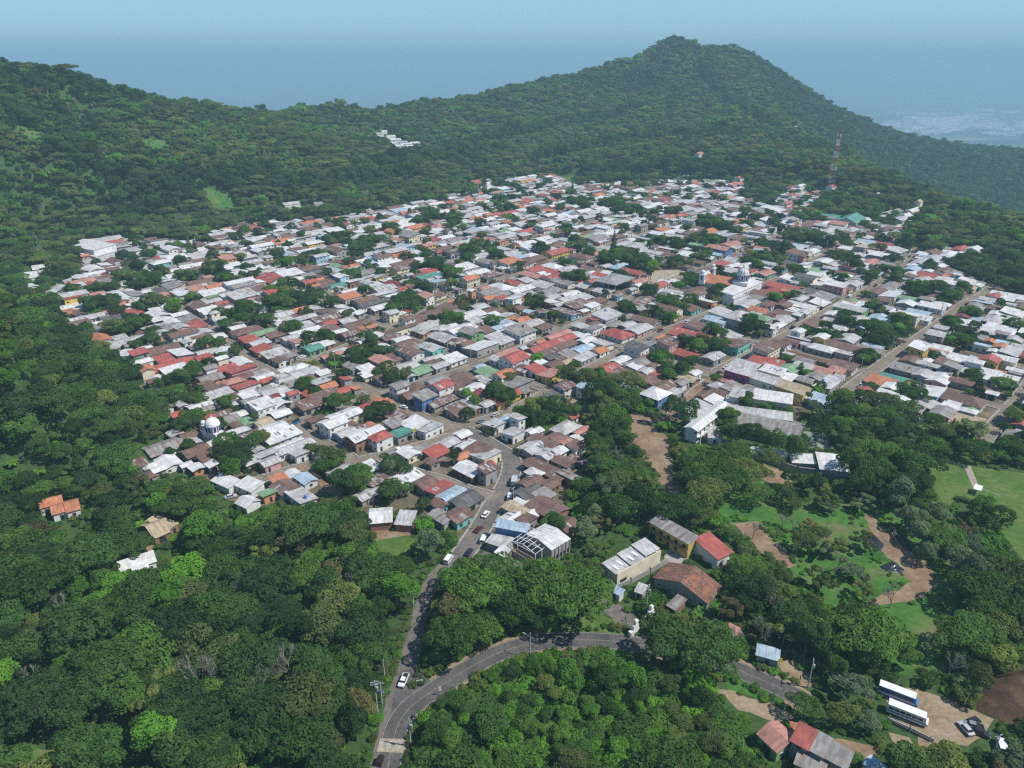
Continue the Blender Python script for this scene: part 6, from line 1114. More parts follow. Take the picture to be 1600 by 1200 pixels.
def vehicle(kind, u, v, deg, color, label, world=None, z=.10):
    x, y = world or G(u, v); e = empty({'car': 'car', 'pickup': 'pickup_truck', 'van': 'van', 'truck': 'truck', 'bus': 'bus', 'flatbed': 'flatbed_truck', 'taxi': 'mototaxi'}[kind], (x, y, z), math.radians(deg)); P = CP[color]
    tag(e, label, {'pickup': 'pickup', 'flatbed': 'truck', 'taxi': 'mototaxi'}.get(kind, kind), 'vehicles on the streets'); THINGS.append(dict(o=e, x=x, y=y, kind='vehicle')); NOTREE.append(([(x - 4, y - 6), (x + 4, y - 6), (x + 4, y + 4), (x - 4, y + 4)], 0))
    wh, wr, ax, tr = WH, .33, 1.3, .78
    if kind == 'car':
        b = MB(); profile_body(b, [(-2.1, .35), (2.1, .35), (2.15, .62), (1.95, .82), (.95, .95), (-1.5, .98), (-2.1, .85), (-2.15, .6)], 1.74); b.build('body', P, e)
        b = MB(); b.prism([(-1.55, -.74), (1.0, -.74), (1.0, .74), (-1.55, .74)], .96, 1.42, 0, True, .74); c = b.build('cabin_glass', GLASS, e); b = MB(); b.box(-1.2, .62, -.57, .57, 1.42, 1.47); b.build('roof', P, e)
        for yy in (-.6, .6): b = MB(); b.box(2.08, 2.17, yy - .18, yy + .18, .58, .74); b.build('headlight', LAMP, e); b = MB(); b.box(-2.17, -2.08, yy - .18, yy + .18, .62, .8); b.build('tail_light', LAMPR, e)
    elif kind == 'pickup':
        b = MB(); profile_body(b, [(-2.5, .45), (2.5, .45), (2.55, .75), (2.4, 1.0), (1.3, 1.08), (-.6, 1.1), (-.6, .75), (-2.5, .75)], 1.8); b.build('body', P, e)
        b = MB(); b.box(-2.5, -.6, -.9, -.8, .75, 1.15); b.box(-2.5, -.6, .8, .9, .75, 1.15); b.box(-2.5, -2.4, -.8, .8, .75, 1.15); b.build('cargo_side', P, e); b = MB(); b.box(-2.4, -.62, -.8, .8, .75, .8); b.build('bed', BLACK, e)
        b = MB(); b.prism([(-.6, -.8), (1.4, -.8), (1.4, .8), (-.6, .8)], 1.08, 1.62, 0, True, .78); b.build('cabin_glass', GLASS, e); b = MB(); b.box(-.38, 1.18, -.63, .63, 1.62, 1.68); b.build('roof', P, e); ax, wr = 1.55, .38
        for yy in (-.65, .65): b = MB(); b.box(2.46, 2.57, yy - .2, yy + .2, .7, .9); b.build('headlight', LAMP, e)
    elif kind == 'van':
        b = MB(); profile_body(b, [(-2.2, .35), (2.2, .35), (2.25, .85), (1.75, 1.15), (1.3, 1.85), (-2.15, 1.9), (-2.25, 1.0)], 1.72); b.build('body', P, e)
        b = MB(); b.face([(1.78, -.75, 1.16), (1.78, .75, 1.16), (1.36, .68, 1.8), (1.36, -.68, 1.8)]); b.box(-2.0, 1.2, -.875, -.862, 1.2, 1.7); b.box(-2.0, 1.2, .862, .875, 1.2, 1.7); b.box(-2.235, -2.2, -.65, .65, 1.2, 1.7); b.build('window_glass', GLASS, e)
    elif kind in ('truck', 'flatbed'):
        b = MB(); profile_body(b, [(1.2, .5), (3.2, .5), (3.25, 1.1), (2.9, 2.1), (1.2, 2.15)], 2.0); b.build('cab', P, e); b = MB(); b.face([(3.28, -.85, 1.15), (3.28, .85, 1.15), (2.97, .8, 1.95), (2.97, -.8, 1.95)]); b.box(1.9, 2.8, -1.02, -1.0, 1.2, 1.8); b.box(1.9, 2.8, 1.0, 1.02, 1.2, 1.8); b.build('window_glass', GLASS, e)
        b = MB(); b.box(-3.4, 1.1, -1.05, 1.05, .75, .95); b.build('bed', STEELM if kind == 'flatbed' else BLACK, e)
        if kind == 'truck': b = MB(); b.box(-3.4, 1.1, -1.1, 1.1, .95, 2.7); b.build('cargo_box', CP['silver'], e)
        else: b = MB(); [b.box(q, q + .08, -1.05, 1.05, .95, 1.02) for q in (-3.3, -2.2, -1.1, 0)]; b.build('bed_rib', BLACK, e)
        ax, wr, tr, wh = 2.2, .46, .9, WHB
    elif kind == 'bus':
        b = MB(); profile_body(b, [(-4.6, .5), (4.6, .5), (4.65, 1.3), (4.2, 1.45), (4.0, 2.85), (-4.5, 2.9), (-4.65, 1.2)], 2.4); b.build('body', P, e)
        b = MB(); b.box(-4.5, 3.98, -1.19, 1.19, 2.9, 3.02); b.build('roof', CP['white'], e)
        b = MB()
        for k in range(6):
            for s in (-1, 1): b.box(-4.2 + k * 1.3, -3.1 + k * 1.3, s * 1.21 - .012, s * 1.21 + .012, 1.7, 2.45)
        b.face([(4.24, -1.05, 1.55), (4.24, 1.05, 1.55), (4.05, 1.0, 2.7), (4.05, -1.0, 2.7)]); b.build('window_glass', GLASS, e)
        b = MB(); [b.box(-4.6, 4.2, s * 1.212 - .01, s * 1.212 + .01, .95, 1.35) for s in (-1, 1)]; b.build('stripe', CP['white'] if color == 'blue' else CP['blue'], e); ax, wr, tr, wh = 3.0, .46, 1.0, WHB
    else:
        b = MB(); profile_body(b, [(-1.2, .3), (1.2, .3), (1.3, .8), (.9, 1.1), (.6, 1.65), (-1.2, 1.65)], 1.25); b.build('body', P, e); b = MB(); b.box(-1.0, .4, -.64, -.63, .95, 1.5); b.box(-1.0, .4, .63, .64, .95, 1.5); b.build('side_opening', BLACK, e); b = MB(); b.box(-1.25, .75, -.66, .66, 1.65, 1.72); b.build('roof', BLACK, e); ax, tr = .85, .5
    if kind == 'pickup': e.scale = (.9, .95, .95)
    for sx in (-1, 1):
        for sy in (-1, 1): w_ = obj('wheel', wh, e, (sx * ax, sy * tr, wr - .05)); w_.scale = (wr / (.33 if wh is WH else .46),) * 3
    return e
vehicle('pickup', 631, 1066, 258, 'white', 'white pickup driving down the old road towards the junction')
vehicle('taxi', 595, 1192, 80, 'maroon', 'dark red mototaxi below the speed table at the bottom edge')
vehicle('car', 759, 806, 66, 'white', 'white saloon parked by the hedge on the wide town street')
vehicle('van', 797, 779, 85, 'white', 'white van on the town street below the dark parked cars')
vehicle('car', 803, 768, 86, 'dark blue', 'dark car parked behind the box truck on the curving street')
vehicle('truck', 804, 755, 84, 'grey', 'grey box truck parked on the curving town street')
vehicle('car', 748, 829, 62, 'maroon', 'maroon car driving on the wide street corner')
vehicle('car', 733, 865, 70, 'dark blue', 'dark blue car turning at the edge of town')
vehicle('van', 756, 846, 75, 'white', 'white van parked against the grey sheds by the street bend')
vehicle('van', 701, 877, 70, 'white', 'white van at the wood edge where the old road meets the town')
vehicle('flatbed', 616, 709, 34, 'white', 'white cabbed flatbed truck beside the red tiled house')
vehicle('car', 631, 638, 148, 'white', 'white car parked on the street behind the white edged roofs')
vehicle('car', 473, 559, 40, 'white', 'white car at the crossing near the orange houses')
vehicle('car', 361, 778, 25, 'silver', 'silver car on the dirt yard at the left wood edge'); vehicle('car', 452, 745, 20, 'black', 'black car parked under the trees on the lower left street')
vehicle('car', 774, 650, 45, 'silver', 'silver car near the red roofed yard and dark grove'); vehicle('pickup', 1093, 597, 48, 'white', 'white pickup at the street mouth near the purple building'); vehicle('car', 1123, 584, 48, 'black', 'black car parked at the corner before the purple building')
vehicle('car', 1146, 601, 152, 'silver', 'silver car parked in front of the purple building'); vehicle('pickup', 1344, 604, 45, 'white', 'white pickup on the wide dusty street near the maroon shop'); vehicle('car', 1323, 621, 45, 'black', 'black car on the dusty street, upper of two'); vehicle('pickup', 1312, 631, 45, 'grey', 'dark grey pickup on the dusty street, lower of two')
vehicle('car', 1440, 597, 45, 'white', 'white car parked beside the green roofed block'); vehicle('van', 1352, 366, 46, 'white', 'white van on the lane below the green roofed church'); vehicle('car', 1357, 362, 46, 'silver', 'silver car on the lane behind the white van near the church')
vehicle('car', 1011, 446, 48, 'silver', 'silver car on the street beside the plaza'); vehicle('car', 1168, 470, 46, 'black', 'black car parked under the white parish wing'); vehicle('car', 1188, 452, 46, 'maroon', 'maroon car parked at the far end of the parish wing'); vehicle('pickup', 1206, 534, 46, 'white', 'white pickup before the striped rusty roof'); vehicle('car', 985, 541, 46, 'dark blue', 'dark car near the long tan roofed corner'); vehicle('car', 972, 546, 46, 'silver', 'silver car near the long tan roofed corner'); vehicle('car', 935, 538, 40, 'white', 'white car outside the long red market roof')
vehicle('car', 809, 547, 46, 'white', 'white car on the market street before the red roofed building'); vehicle('car', 440, 748, 18, 'silver', 'silver car beside the black car on the lower left street') if False else None
for i, (u, v) in enumerate([(441, 668), (447, 666), (461, 663), (466, 660)]): vehicle('taxi', u, v, 40, 'blue', ['blue mototaxi, leftmost of the row under the brown roofs', 'blue mototaxi, second of the row under the brown roofs', 'blue mototaxi, third of the row under the brown roofs', 'blue mototaxi, rightmost of the row under the brown roofs'][i])
vehicle('bus', 1401, 1091, -32, 'blue', 'blue bus with white roof, upper of the two parked in the yard', z=.05); vehicle('bus', 1416, 1121, -32, 'white', 'white bus with dark windows, lower of the two parked in the yard', z=.05)
vehicle('pickup', 1520, 1137, 160, 'grey', 'stripped grey pickup in the scrap heap of the yard', z=.05); vehicle('car', 1508, 1141, 100, 'silver', 'silver wreck at the left end of the scrap heap', z=.05); vehicle('car', 1530, 1147, -30, 'black', 'black wreck at the right end of the scrap heap', z=.05); vehicle('car', 1519, 1130, 20, 'black', 'black wreck at the back of the scrap heap', z=.05); vehicle('van', 1563, 1168, 70, 'white', 'small white van below the scrap heap', z=.05)
# more parked cars along the far streets
vr = random.Random(12)
for (k, n) in ((0, 3), (1, 7), (2, 7), (3, 9), (4, 9), (5, 7), (10, 4), (11, 4), (12, 4), (13, 3)):
    ln, w = ROADLINES[k]
    for _ in range(n):
        i = vr.randrange(3, len(ln) - 3); (x0, y0), (x1, y1) = ln[i - 1], ln[i + 1]; d = math.hypot(x1 - x0, y1 - y0); sd_ = vr.choice((-1, 1)); x, y = ln[i][0] - (y1 - y0) / d * sd_ * (w / 2 - 1.3), ln[i][1] + (x1 - x0) / d * sd_ * (w / 2 - 1.3)
        if any(t['kind'] == 'vehicle' and math.hypot(t['x'] - x, t['y'] - y) < 8 for t in THINGS): continue
        vehicle(vr.choice(('car', 'car', 'pickup', 'van')), 0, 0, math.degrees(math.atan2(y1 - y0, x1 - x0)) + vr.choice((0, 180)), vr.choice(('white', 'silver', 'grey', 'maroon', 'black')), None, (x, y), .22)
# ================================================================ poles, wires, signs
POLE = plain('pole concrete', (.42, .41, .39), .85, .15); WIRE = plain('wire', (.03, .03, .03), .6)
POLES = []
def pole(u, v, h, label, arm=1, rz=.6, transformer=0, lamp=0, blue=0):
    x, y = G(u, v); e = empty('utility_pole', (x, y, 0), rz); tag(e, label, 'utility pole', 'utility poles'); THINGS.append(dict(o=e, x=x, y=y, kind='landmark')); POLES.append((x, y, h))
    b = MB(); b.cyl(0, 0, .2, 0, h, 0, 8, .6); b.build('pole', POLE, e)
    for k in range(arm):
        b = MB(); b.box(-1.1, 1.1, -.07, .07, h - .5 - k * .8, h - .36 - k * .8); a = b.build('crossarm', POLE, e)
        for q in (-1, -.4, .4, 1): b = MB(); b.cyl(q, 0, .06, h - .36 - k * .8, h - .15 - k * .8, 0, 6); b.build('insulator', STEELM, a)
    for k in range(transformer): b = MB(); b.cyl(.45, (-.4, .4)[k % 2], .32, h - 2.9, h - 1.9, 0, 10); b.build('transformer', STEELM, e)
    if lamp: b = MB(); b.bar((0, 0, h - 1.5), (1.8, 0, h - 1.0), .04); b.box(1.6, 2.3, -.12, .12, h - 1.08, h - .95); b.build('lamp_arm', POLE, e)
    if blue: b = MB(); b.box(.3, 1.0, -.05, .05, h - 4.2, h - 2.9); b.build('blue_board', CP['blue'], e); b = MB(); b.box(.48, .82, -.062, -.051, h - 3.8, h - 3.3); b.build('white_mark', WHITE, e)
    return e
pole(590, 1112, 10.5, 'tall concrete pole with two crossarms and transformers left of the road', 2, .3, 2); pole(597, 1100, 7.5, 'shorter pole with a blue board beside the transformer pole', 1, .2, 0, 0, 1); pole(642, 1167, 9.5, 'white leaning pole on the right of the road at the bottom', 0, .3, 1); pole(646, 945, 9, 'pole with crossarm and blue board beside the old road', 1, .2, 0, 0, 1)
pole(828, 1026, 8.5, 'thin lamp pole inside the road bend', 0, 2.6, 0, 1); pole(1009, 958, 10.5, 'pole with lattice crossarms behind the gateway pillar', 2, .9, 1); pole(1262, 1074, 9.5, 'grey pole with transformer beside the dusty forecourt', 1, 1.2, 1); pole(1545, 1196, 10, 'tall pole in front of the scrap heap', 1, .5); pole(1574, 1193, 8, 'thin pole right of the scrap heap', 0, .5)
pole(601, 1058, 6, 'short pole with white box among the trees left of the old road', 0, .1); pole(76, 480, 9, 'lone pole above the left wood at the town edge', 1, .3); pole(748, 828, 8, 'thin pole on the pavement of the wide street', 1, .9); pole(802, 792, 8.5, 'thin pole before the white sheds on the street', 1, .9); pole(935, 693, 7, 'pole beside the curved retaining wall', 1, .4); pole(1048, 508, 11, 'tall pole at the crossing by the walled garden', 1, .9)
pole(862, 522, 10, 'tall pole at the market street corner', 1, .9); pole(1170, 573, 9, 'pole behind the purple building', 1, .9); pole(1320, 598, 9, 'pole on the pavement of the wide dusty street', 1, .9); pole(1410, 540, 9, 'pole halfway up the wide dusty street', 1, .9); pole(700, 560, 9, 'pole at the street by the pale blue corner building', 1, .9); pole(418, 745, 8, 'pole at the lower left street end', 1, .4); pole(545, 735, 8, 'pole beside the round tree on the lower left street', 1, .4)
def wires(i, j, label, offs=(-1, -.4, .4, 1), drop=.6):
    (x0, y0, h0), (x1, y1, h1) = POLES[i], POLES[j]; d = math.hypot(x1 - x0, y1 - y0); nx_, ny_ = -(y1 - y0) / d, (x1 - x0) / d; b = MB()
    for o in offs:
        pr = None
        for k in range(9): t = k / 8; p = (nx_ * o + (x1 - x0) * t, ny_ * o + (y1 - y0) * t, (h0 + (h1 - h0) * t) - .3 - drop * 4 * t * (1 - t)); (b.bar(pr, p, .022, 0, 3) if pr else None); pr = p
    o = b.build('power_line', WIRE, None, (x0, y0, 0)); tag(o, label, 'power line'); THINGS.append(dict(o=o, x=x0, y=y0, kind='landmark'))
wires(0, 3, 'sagging power lines along the old road'); wires(2, 4, 'power lines from the white pole to the lamp pole across the bend', (-.3, .3)); wires(4, 5, 'power lines from the lamp pole to the gateway pole', (-.3, .3)); wires(5, 6, 'power lines along the right road', (-.4, .4), 1.5); wires(0, 2, 'power lines crossing the road near the bottom', (-.3, .3)); wires(11, 12, 'power lines along the wide town street', (-.4, .4)); wires(6, 7, 'power lines down to the scrap heap pole', (-.4, .4), 1.5)
def sign(u, v, rz, label, cat, h, parts):
    x, y = G(u, v); e = empty(cat.replace(' ', '_'), (x, y, 0), rz); tag(e, label, cat); THINGS.append(dict(o=e, x=x, y=y, kind='landmark'))
    b = MB(); b.cyl(0, 0, .05, 0, h, 0, 6); b.build('post', POLE, e)
    for nm, bx, m in parts: b = MB(); b.box(*bx); b.build(nm, m, e)
    return e
sign(656, 1069, .1, 'low white board in the grass wedge of the road fork', 'road sign', 1.2, [('board', (-.9, .9, -.04, .04, .5, 1.5), WHITE), ('green_band', (-.85, .85, -.052, -.041, .55, .95), WALL['g'])])
e = sign(688, 1087, .3, 'white arrow shaped curve sign at the road edge', 'road sign', 3.0, [])
b = MB(); b.face([(-.5, -.03, 2.1), (.0, -.03, 1.7), (.5, -.03, 2.1), (.25, -.03, 2.1), (.25, -.03, 3.0), (-.25, -.03, 3.0), (-.25, -.03, 2.1)]); b.face([(-.5, .03, 2.1), (.0, .03, 1.7), (.5, .03, 2.1), (.25, .03, 2.1), (.25, .03, 3.0), (-.25, .03, 3.0), (-.25, .03, 2.1)][::-1])
for p, q in zip([(-.5, 2.1), (0, 1.7), (.5, 2.1), (.25, 2.1), (.25, 3.0), (-.25, 3.0), (-.25, 2.1)], [(0, 1.7), (.5, 2.1), (.25, 2.1), (.25, 3.0), (-.25, 3.0), (-.25, 2.1), (-.5, 2.1)]): b.face([(p[0], -.03, p[1]), (p[0], .03, p[1]), (q[0], .03, q[1]), (q[0], -.03, q[1])])
b.build('arrow_panel', WHITE, e)
sign(1216, 1047, .1, 'yellow round sign on a post beside the roadside shed', 'road sign', 3.6, [('yellow_panel', (-.55, .55, -.04, .04, 3.0, 4.1), plain('sign yellow', (.75, .5, .02), .6, .1))])
sign(872, 958, .4, 'pale leaning board under the big trees by the side street', 'road sign', 2.2, [('board', (-.4, .4, -.04, .04, 1.0, 2.2), CP['silver'])])
sign(649, 690, .9, 'yellow advertising board on a tall post beside the teal roof', 'advertising sign', 6.5, [('yellow_panel', (-.9, .9, -.08, .08, 4.8, 6.5), plain('board yellow', (.62, .45, .05), .6, .15)), ('dark_mark', (-.6, .6, -.095, -.081, 5.4, 5.8), BLACK)])
for i, (u, v) in enumerate([(1542, 776)]):
    x, y = G(u, v); e = empty('football_goal', (x, y, 0), -.9); tag(e, 'white football goal on the mown field beside the bright tree', 'goal'); THINGS.append(dict(o=e, x=x, y=y, kind='landmark'))
    for s in (-1, 1): b = MB(); b.bar((s * 3.6, 0, 0), (s * 3.6, 0, 2.44), .08); b.build('goal_post', WHITE, e); b = MB(); b.bar((s * 3.6, 0, 2.44), (s * 3.6, 1.8, 0), .04); b.build('stay', WHITE, e)
    b = MB(); b.bar((-3.6, 0, 2.44), (3.6, 0, 2.44), .08); b.build('crossbar', WHITE, e)
x, y = G(1526, 770); e = empty('field_shelter', (x, y, 0), .9); tag(e, 'small white roofed shelter beside the football goal', 'shelter'); THINGS.append(dict(o=e, x=x, y=y, kind='landmark')); NOTREE.append(([(x - 4, y - 5), (x + 4, y - 5), (x + 4, y + 3), (x - 4, y + 3)], 1))
b = MB(); b.box(-2.2, 2.2, -1.3, 1.3, 2.3, 2.45); b.build('roof', WHITE, e)
for sx in (-2, 2):
    for sy in (-1.1, 1.1): b = MB(); b.box(sx - .06, sx + .06, sy - .06, sy + .06, 0, 2.3); b.build('post', WHITE, e)
def fence(px, label, n=None, rails=2, h=1.4, mat=None):
    P = PG(px); e = empty('post_fence', (*P[0], 0)); tag(e, label, 'fence'); THINGS.append(dict(o=e, x=P[0][0], y=P[0][1], kind='landmark')); mat = mat or POLE
    for a, c in zip(P, P[1:]):
        d = Vector((c[0] - a[0], c[1] - a[1])); k = max(1, int(d.length / 2.6)); o = Vector(P[0])
        for i in range(k + 1): q = Vector(a) + d * i / k - o; b = MB(); b.box(q.x - .08, q.x + .08, q.y - .08, q.y + .08, 0, h); b.build('fence_post', mat, e)
        for r_ in range(rails): z = h * (r_ + 1) / (rails + .3); b = MB(); b.bar((a[0] - o.x, a[1] - o.y, z), (c[0] - o.x, c[1] - o.y, z), .03); b.build('rail', mat, e)
    NOLINE.append((P, 1.2))
fence([(1232, 1056), (1250, 1062), (1264, 1067)], 'dark post fence before the dusty forecourt', mat=BARK); fence([(1388, 1128), (1420, 1144), (1452, 1160)], 'row of pale posts along the bus yard', h=2.2); fence([(1445, 713), (1475, 722), (1505, 730)], 'white fence along the top of the football field', h=1.2, mat=WHITE)
wall_line('yard_wall', 'low grey wall under the bus yard', [(1386, 1126), (1423, 1143), (1458, 1160)], 1.2, .3, CONC)
# ================================================================ people
def person_mesh(name, top, legs, seed):
    SK = [(0, 0, .95), (0, 0, 1.2), (0, 0, 1.42), (0, 0, 1.5), (.02, 0, 1.62), (.02, 0, 1.74), (.02, .1, .88), (.06, .11, .5), (-.02, .11, .08), (.1, .11, .04), (.0, -.1, .88), (-.04, -.11, .5), (-.14, -.11, .08), (-.02, -.11, .04), (0, .2, 1.40), (-.03, .25, 1.15), (.06, .25, .92), (0, -.2, 1.40), (.03, -.25, 1.15), (.1, -.25, .92)]
    RD = [.14, .13, .13, .055, .1, .085, .09, .065, .045, .035, .09, .065, .045, .035, .06, .045, .035, .06, .045, .035]
    ED = [(0, 1), (1, 2), (2, 3), (3, 4), (4, 5), (0, 6), (6, 7), (7, 8), (8, 9), (0, 10), (10, 11), (11, 12), (12, 13), (2, 14), (14, 15), (15, 16), (2, 17), (17, 18), (18, 19)]
    me = bpy.data.meshes.new(name); me.from_pydata(SK, ED, []); o = bpy.data.objects.new(name, me); COL.objects.link(o); md = o.modifiers.new('skin', 'SKIN')
    for v_, r_ in zip(me.skin_vertices[0].data, RD): v_.radius = (r_, r_)
    me.skin_vertices[0].data[0].use_root = True; o.modifiers.new('sub', 'SUBSURF').levels = 1
    dg = bpy.context.evaluated_depsgraph_get(); m2 = bpy.data.meshes.new_from_object(o.evaluated_get(dg)); bpy.data.objects.remove(o)
    m2.materials.clear(); skin = plain(name + ' skin', (.22, .12, .07), .7); [m2.materials.append(x) for x in (skin, top, legs, BLACK)]
    for p in m2.polygons: z = p.center.z; p.material_index = 2 if z < .95 else (1 if z < 1.46 and not (z < 1.12 and abs(p.center.y) > .18) else (3 if z > 1.68 or (z > 1.56 and p.center.x < -.02) else 0)); p.use_smooth = True
    return m2
PM = [person_mesh('person_a', BLACK, CP['dark blue'], 1), person_mesh('person_b', WHITE, CP['dark blue'], 2), person_mesh('person_c', CP['maroon'], BLACK, 3)]
for i, (u, v, k, rz, lab) in enumerate([(977, 971, 0, 2.2, 'person in dark clothes walking in the middle of the entrance street'), (979, 980, 1, 1.0, 'person in a white top standing at the edge of the entrance street'), (984, 993, 2, .2, 'person in a maroon top beside the gate pillar at the road bend'), (987, 996, 1, 2.9, 'person in a white top at the foot of the gate pillar'), (792, 743, 0, .4, 'person in dark clothes on the pavement of the curving street'), (745, 672, 2, 1.2, 'person in a maroon top at the street fork'), (1012, 444, 0, 0, 'person in dark clothes at the plaza edge'), (1030, 436, 1, 1, 'person in a white top on the plaza'), (1044, 431, 2, 2, 'person in a maroon top on the plaza')]):
    x, y = G(u, v); o = obj('person', PM[k], None, (x, y, .3 if i > 5 else .08), rz); tag(o, lab, 'person'); THINGS.append(dict(o=o, x=x, y=y, kind='landmark'))
for k in (1, 2, 3, 4, 5, 10, 11, 12):
    ln, w = ROADLINES[k]; step = 14 if k < 6 else 12
    for i in range(6, len(ln) - 6, step):
        (x0, y0), (x1, y1) = ln[i - 1], ln[i + 1]; d = math.hypot(x1 - x0, y1 - y0); x, y = ln[i][0] - (y1 - y0) / d * (w / 2 + .35), ln[i][1] + (x1 - x0) / d * (w / 2 + .35); u, v, _ = pix(x, y, 5)
        if not (10 < u < 1590 and v > 380) or any(math.hypot(x - p[0], y - p[1]) < 14 for p in POLES): continue
        e = empty('utility_pole', (x, y, .2), math.atan2(y1 - y0, x1 - x0) + 1.57); tag(e, None, 'utility pole', 'utility poles'); THINGS.append(dict(o=e, x=x, y=y, kind='pole')); POLES.append((x, y, 9.5))
        b = MB(); b.cyl(0, 0, .17, 0, 9.5, 0, 6, .65); b.build('pole', POLE, e); b = MB(); b.box(-1, 1, -.06, .06, 8.9, 9.05); b.build('crossarm', POLE, e)
# more people on the pavements
for k in (2, 3, 4, 11, 12):
    ln, w = ROADLINES[k]
    for _ in range(4):
        i = vr.randrange(4, len(ln) - 4); x, y = ln[i][0] + vr.uniform(-w / 2, w / 2), ln[i][1] + vr.uniform(-1, 1); u, v, _z = pix(x, y, 1); q = vr.randrange(3)
        if not (10 < u < 1590 and v > 420): continue
        o = obj('person', PM[q], None, (x, y, .24), vr.uniform(0, 6)); tag(o, None, 'person', 'people in the streets'); THINGS.append(dict(o=o, x=x, y=y, kind='person', top=('dark', 'white', 'maroon')[q]))
# blue water tanks on roofs
tk = random.Random(3); cnt = 0
for s in HOUSES[:NH]:
    if cnt >= 16 or s['typ'] != 's' or tk.random() > .16: continue
    x, y, z, tl = slope_point(s, tk); c, sn = math.cos(s['ang']), math.sin(s['ang']); wx, wy = s['x'] + c * x - sn * y, s['y'] + sn * x + c * y
    e = empty('water_tank', (wx, wy, z + .05)); cb = ('black', 'blue')[cnt % 2]; b = MB(); b.cyl(0, 0, .6, 0, 1.2, 0, 10); b.prism([(.6 * math.cos(k * .628), .6 * math.sin(k * .628)) for k in range(10)], 1.2, 1.45, 0, True, .45); b.build('tank', CP[cb], e); b = MB(); b.box(-.55, .55, -.55, .55, -.25, .02); b.build('stand', CONC, e)
    tag(e, None, 'water tank', 'water tanks on the roofs'); THINGS.append(dict(o=e, x=wx, y=wy, kind='tank', col=cb)); cnt += 1
# far city on the plain: thousands of pale buildings read as one mass
cb_ = MB(); cr = random.Random(6); cl = [(cr.gauss(1490, 60), cr.gauss(191, 8), cr.uniform(4, 16)) for _ in range(60)] + [(cr.uniform(1540, 1640), cr.uniform(170, 215), 5) for _ in range(14)] + [(cr.uniform(560, 700), cr.uniform(118, 134), 3) for _ in range(6)]
for _ in range(9000):
    c = cr.choice(cl); u = cr.gauss(c[0], c[2]); v = cr.gauss(c[1], c[2] * .17)
    if not (118 < v < 218): continue
    d = ray(u, v); t = (-545 - HC) / d[2]; x, y = d[0] * t, d[1] * t; w_, d_, h_ = cr.uniform(9, 25), cr.uniform(9, 25), cr.uniform(6, 13); z0 = Hg(x, y)
    if cr.random() < .06: w_ *= 2.6; d_ *= 1.6
    cb_.box(x - w_, x + w_, y - d_, y + d_, z0 - 3, z0 + h_, cr.choice((0, 0, 0, 1, 2)), False)
tag(cb_.build('far_city', [plain('far white', (.86, .85, .82), .8, .05), ROOF['W'], ROOF['S']]), 'pale far city lying on the hazy plain', kind='stuff')
# ================================================================ trees placed one by one
STEM = TRUNK['tall']; STEM2 = TRUNK['tall']
def T(u, v, h, w, kind, col, label=None, z=None):
    if v < 420 or u < 260: x, y, zz = GH(u, v)
    else: (x, y), zz = G(u, v), 0.0
    add_tree(x, y, h, w, kind, col, zz, label=label)
T(905, 968, 17, 1.05, 'wide', 'mid', 'huge bright green spreading tree before the cream warehouse'); T(1110, 1052, 14, 1.05, 'wide', 'mid', 'huge spreading tree over the road beside the gateway pillars'); T(303, 1008, 14, 1.2, 'wide', 'dark', 'smooth dark green umbrella tree in the left wood'); T(716, 1028, 14, .9, 'wide', 'mid', 'dense green tree at the tip of the road fork')
T(860, 955, 16, 1.0, 'wide', 'mid'); T(800, 985, 14, 1.0, 'round', 'mid'); T(745, 960, 15, 1.1, 'wide', 'mid'); T(706, 985, 13, 1.0, 'round', 'brown'); T(780, 930, 13, 1.1, 'wide', 'mid'); T(738, 922, 12, 1.0, 'round', 'mid'); T(835, 925, 12, 1.0, 'round', 'olive')
for q in [(1148, 697, 11, .8), (1168, 700, 12, .85), (1188, 703, 11, .85), (1213, 716, 14, .8), (1240, 722, 13, .75), (1130, 690, 9, .9)]: T(*q, 'round', 'dark')
for q in [(1072, 668, 13, 1.0), (1050, 655, 12, 1.0), (970, 685, 12, 1.1), (940, 690, 12, 1.0), (1012, 640, 6, 1.3), (940, 640, 14, 1.1), (965, 645, 14, 1.0), (985, 640, 12, 1)]: T(*q, 'round', 'dark' if q[0] != 1012 else 'bright')
for q in [(1092, 775, 12, 1.0), (1100, 795, 13, 1.1), (1130, 770, 13, 1.1), (1165, 760, 12, 1.1), (1145, 735, 12, 1.2), (1100, 755, 12, 1.2), (1180, 790, 9, 1.0), (1085, 820, 9, 1.2), (1200, 735, 9, 1)]: T(*q, 'wide', random.choice(['olive', 'mid', 'mid']))
for q in [(1255, 862, 8), (1275, 850, 7), (1300, 868, 7), (1345, 860, 7), (1280, 925, 8), (1345, 935, 6), (1240, 800, 6), (1290, 795, 7)]: T(*q, 1.2, random.choice(['round', 'open']), 'olive')
for q in [(1385, 1030, 9), (1410, 1045, 8), (1350, 1040, 8)]: T(*q, 1.1, 'round', 'mid')
T(1220, 785, 8, 1.2, 'round', 'dark', 'lone round dark tree on the meadow below the school'); T(1530, 815, 11, 1.0, 'round', 'bright', 'bright yellow green tree beside the football goal'); T(1555, 830, 11, 1.1, 'round', 'dark')
T(536, 772, 11, 1.2, 'round', 'dark', 'round dark tree by the lower left street'); T(400, 705, 10, 1.1, 'round', 'dark', 'round dark tree between chapel and long white roofs')
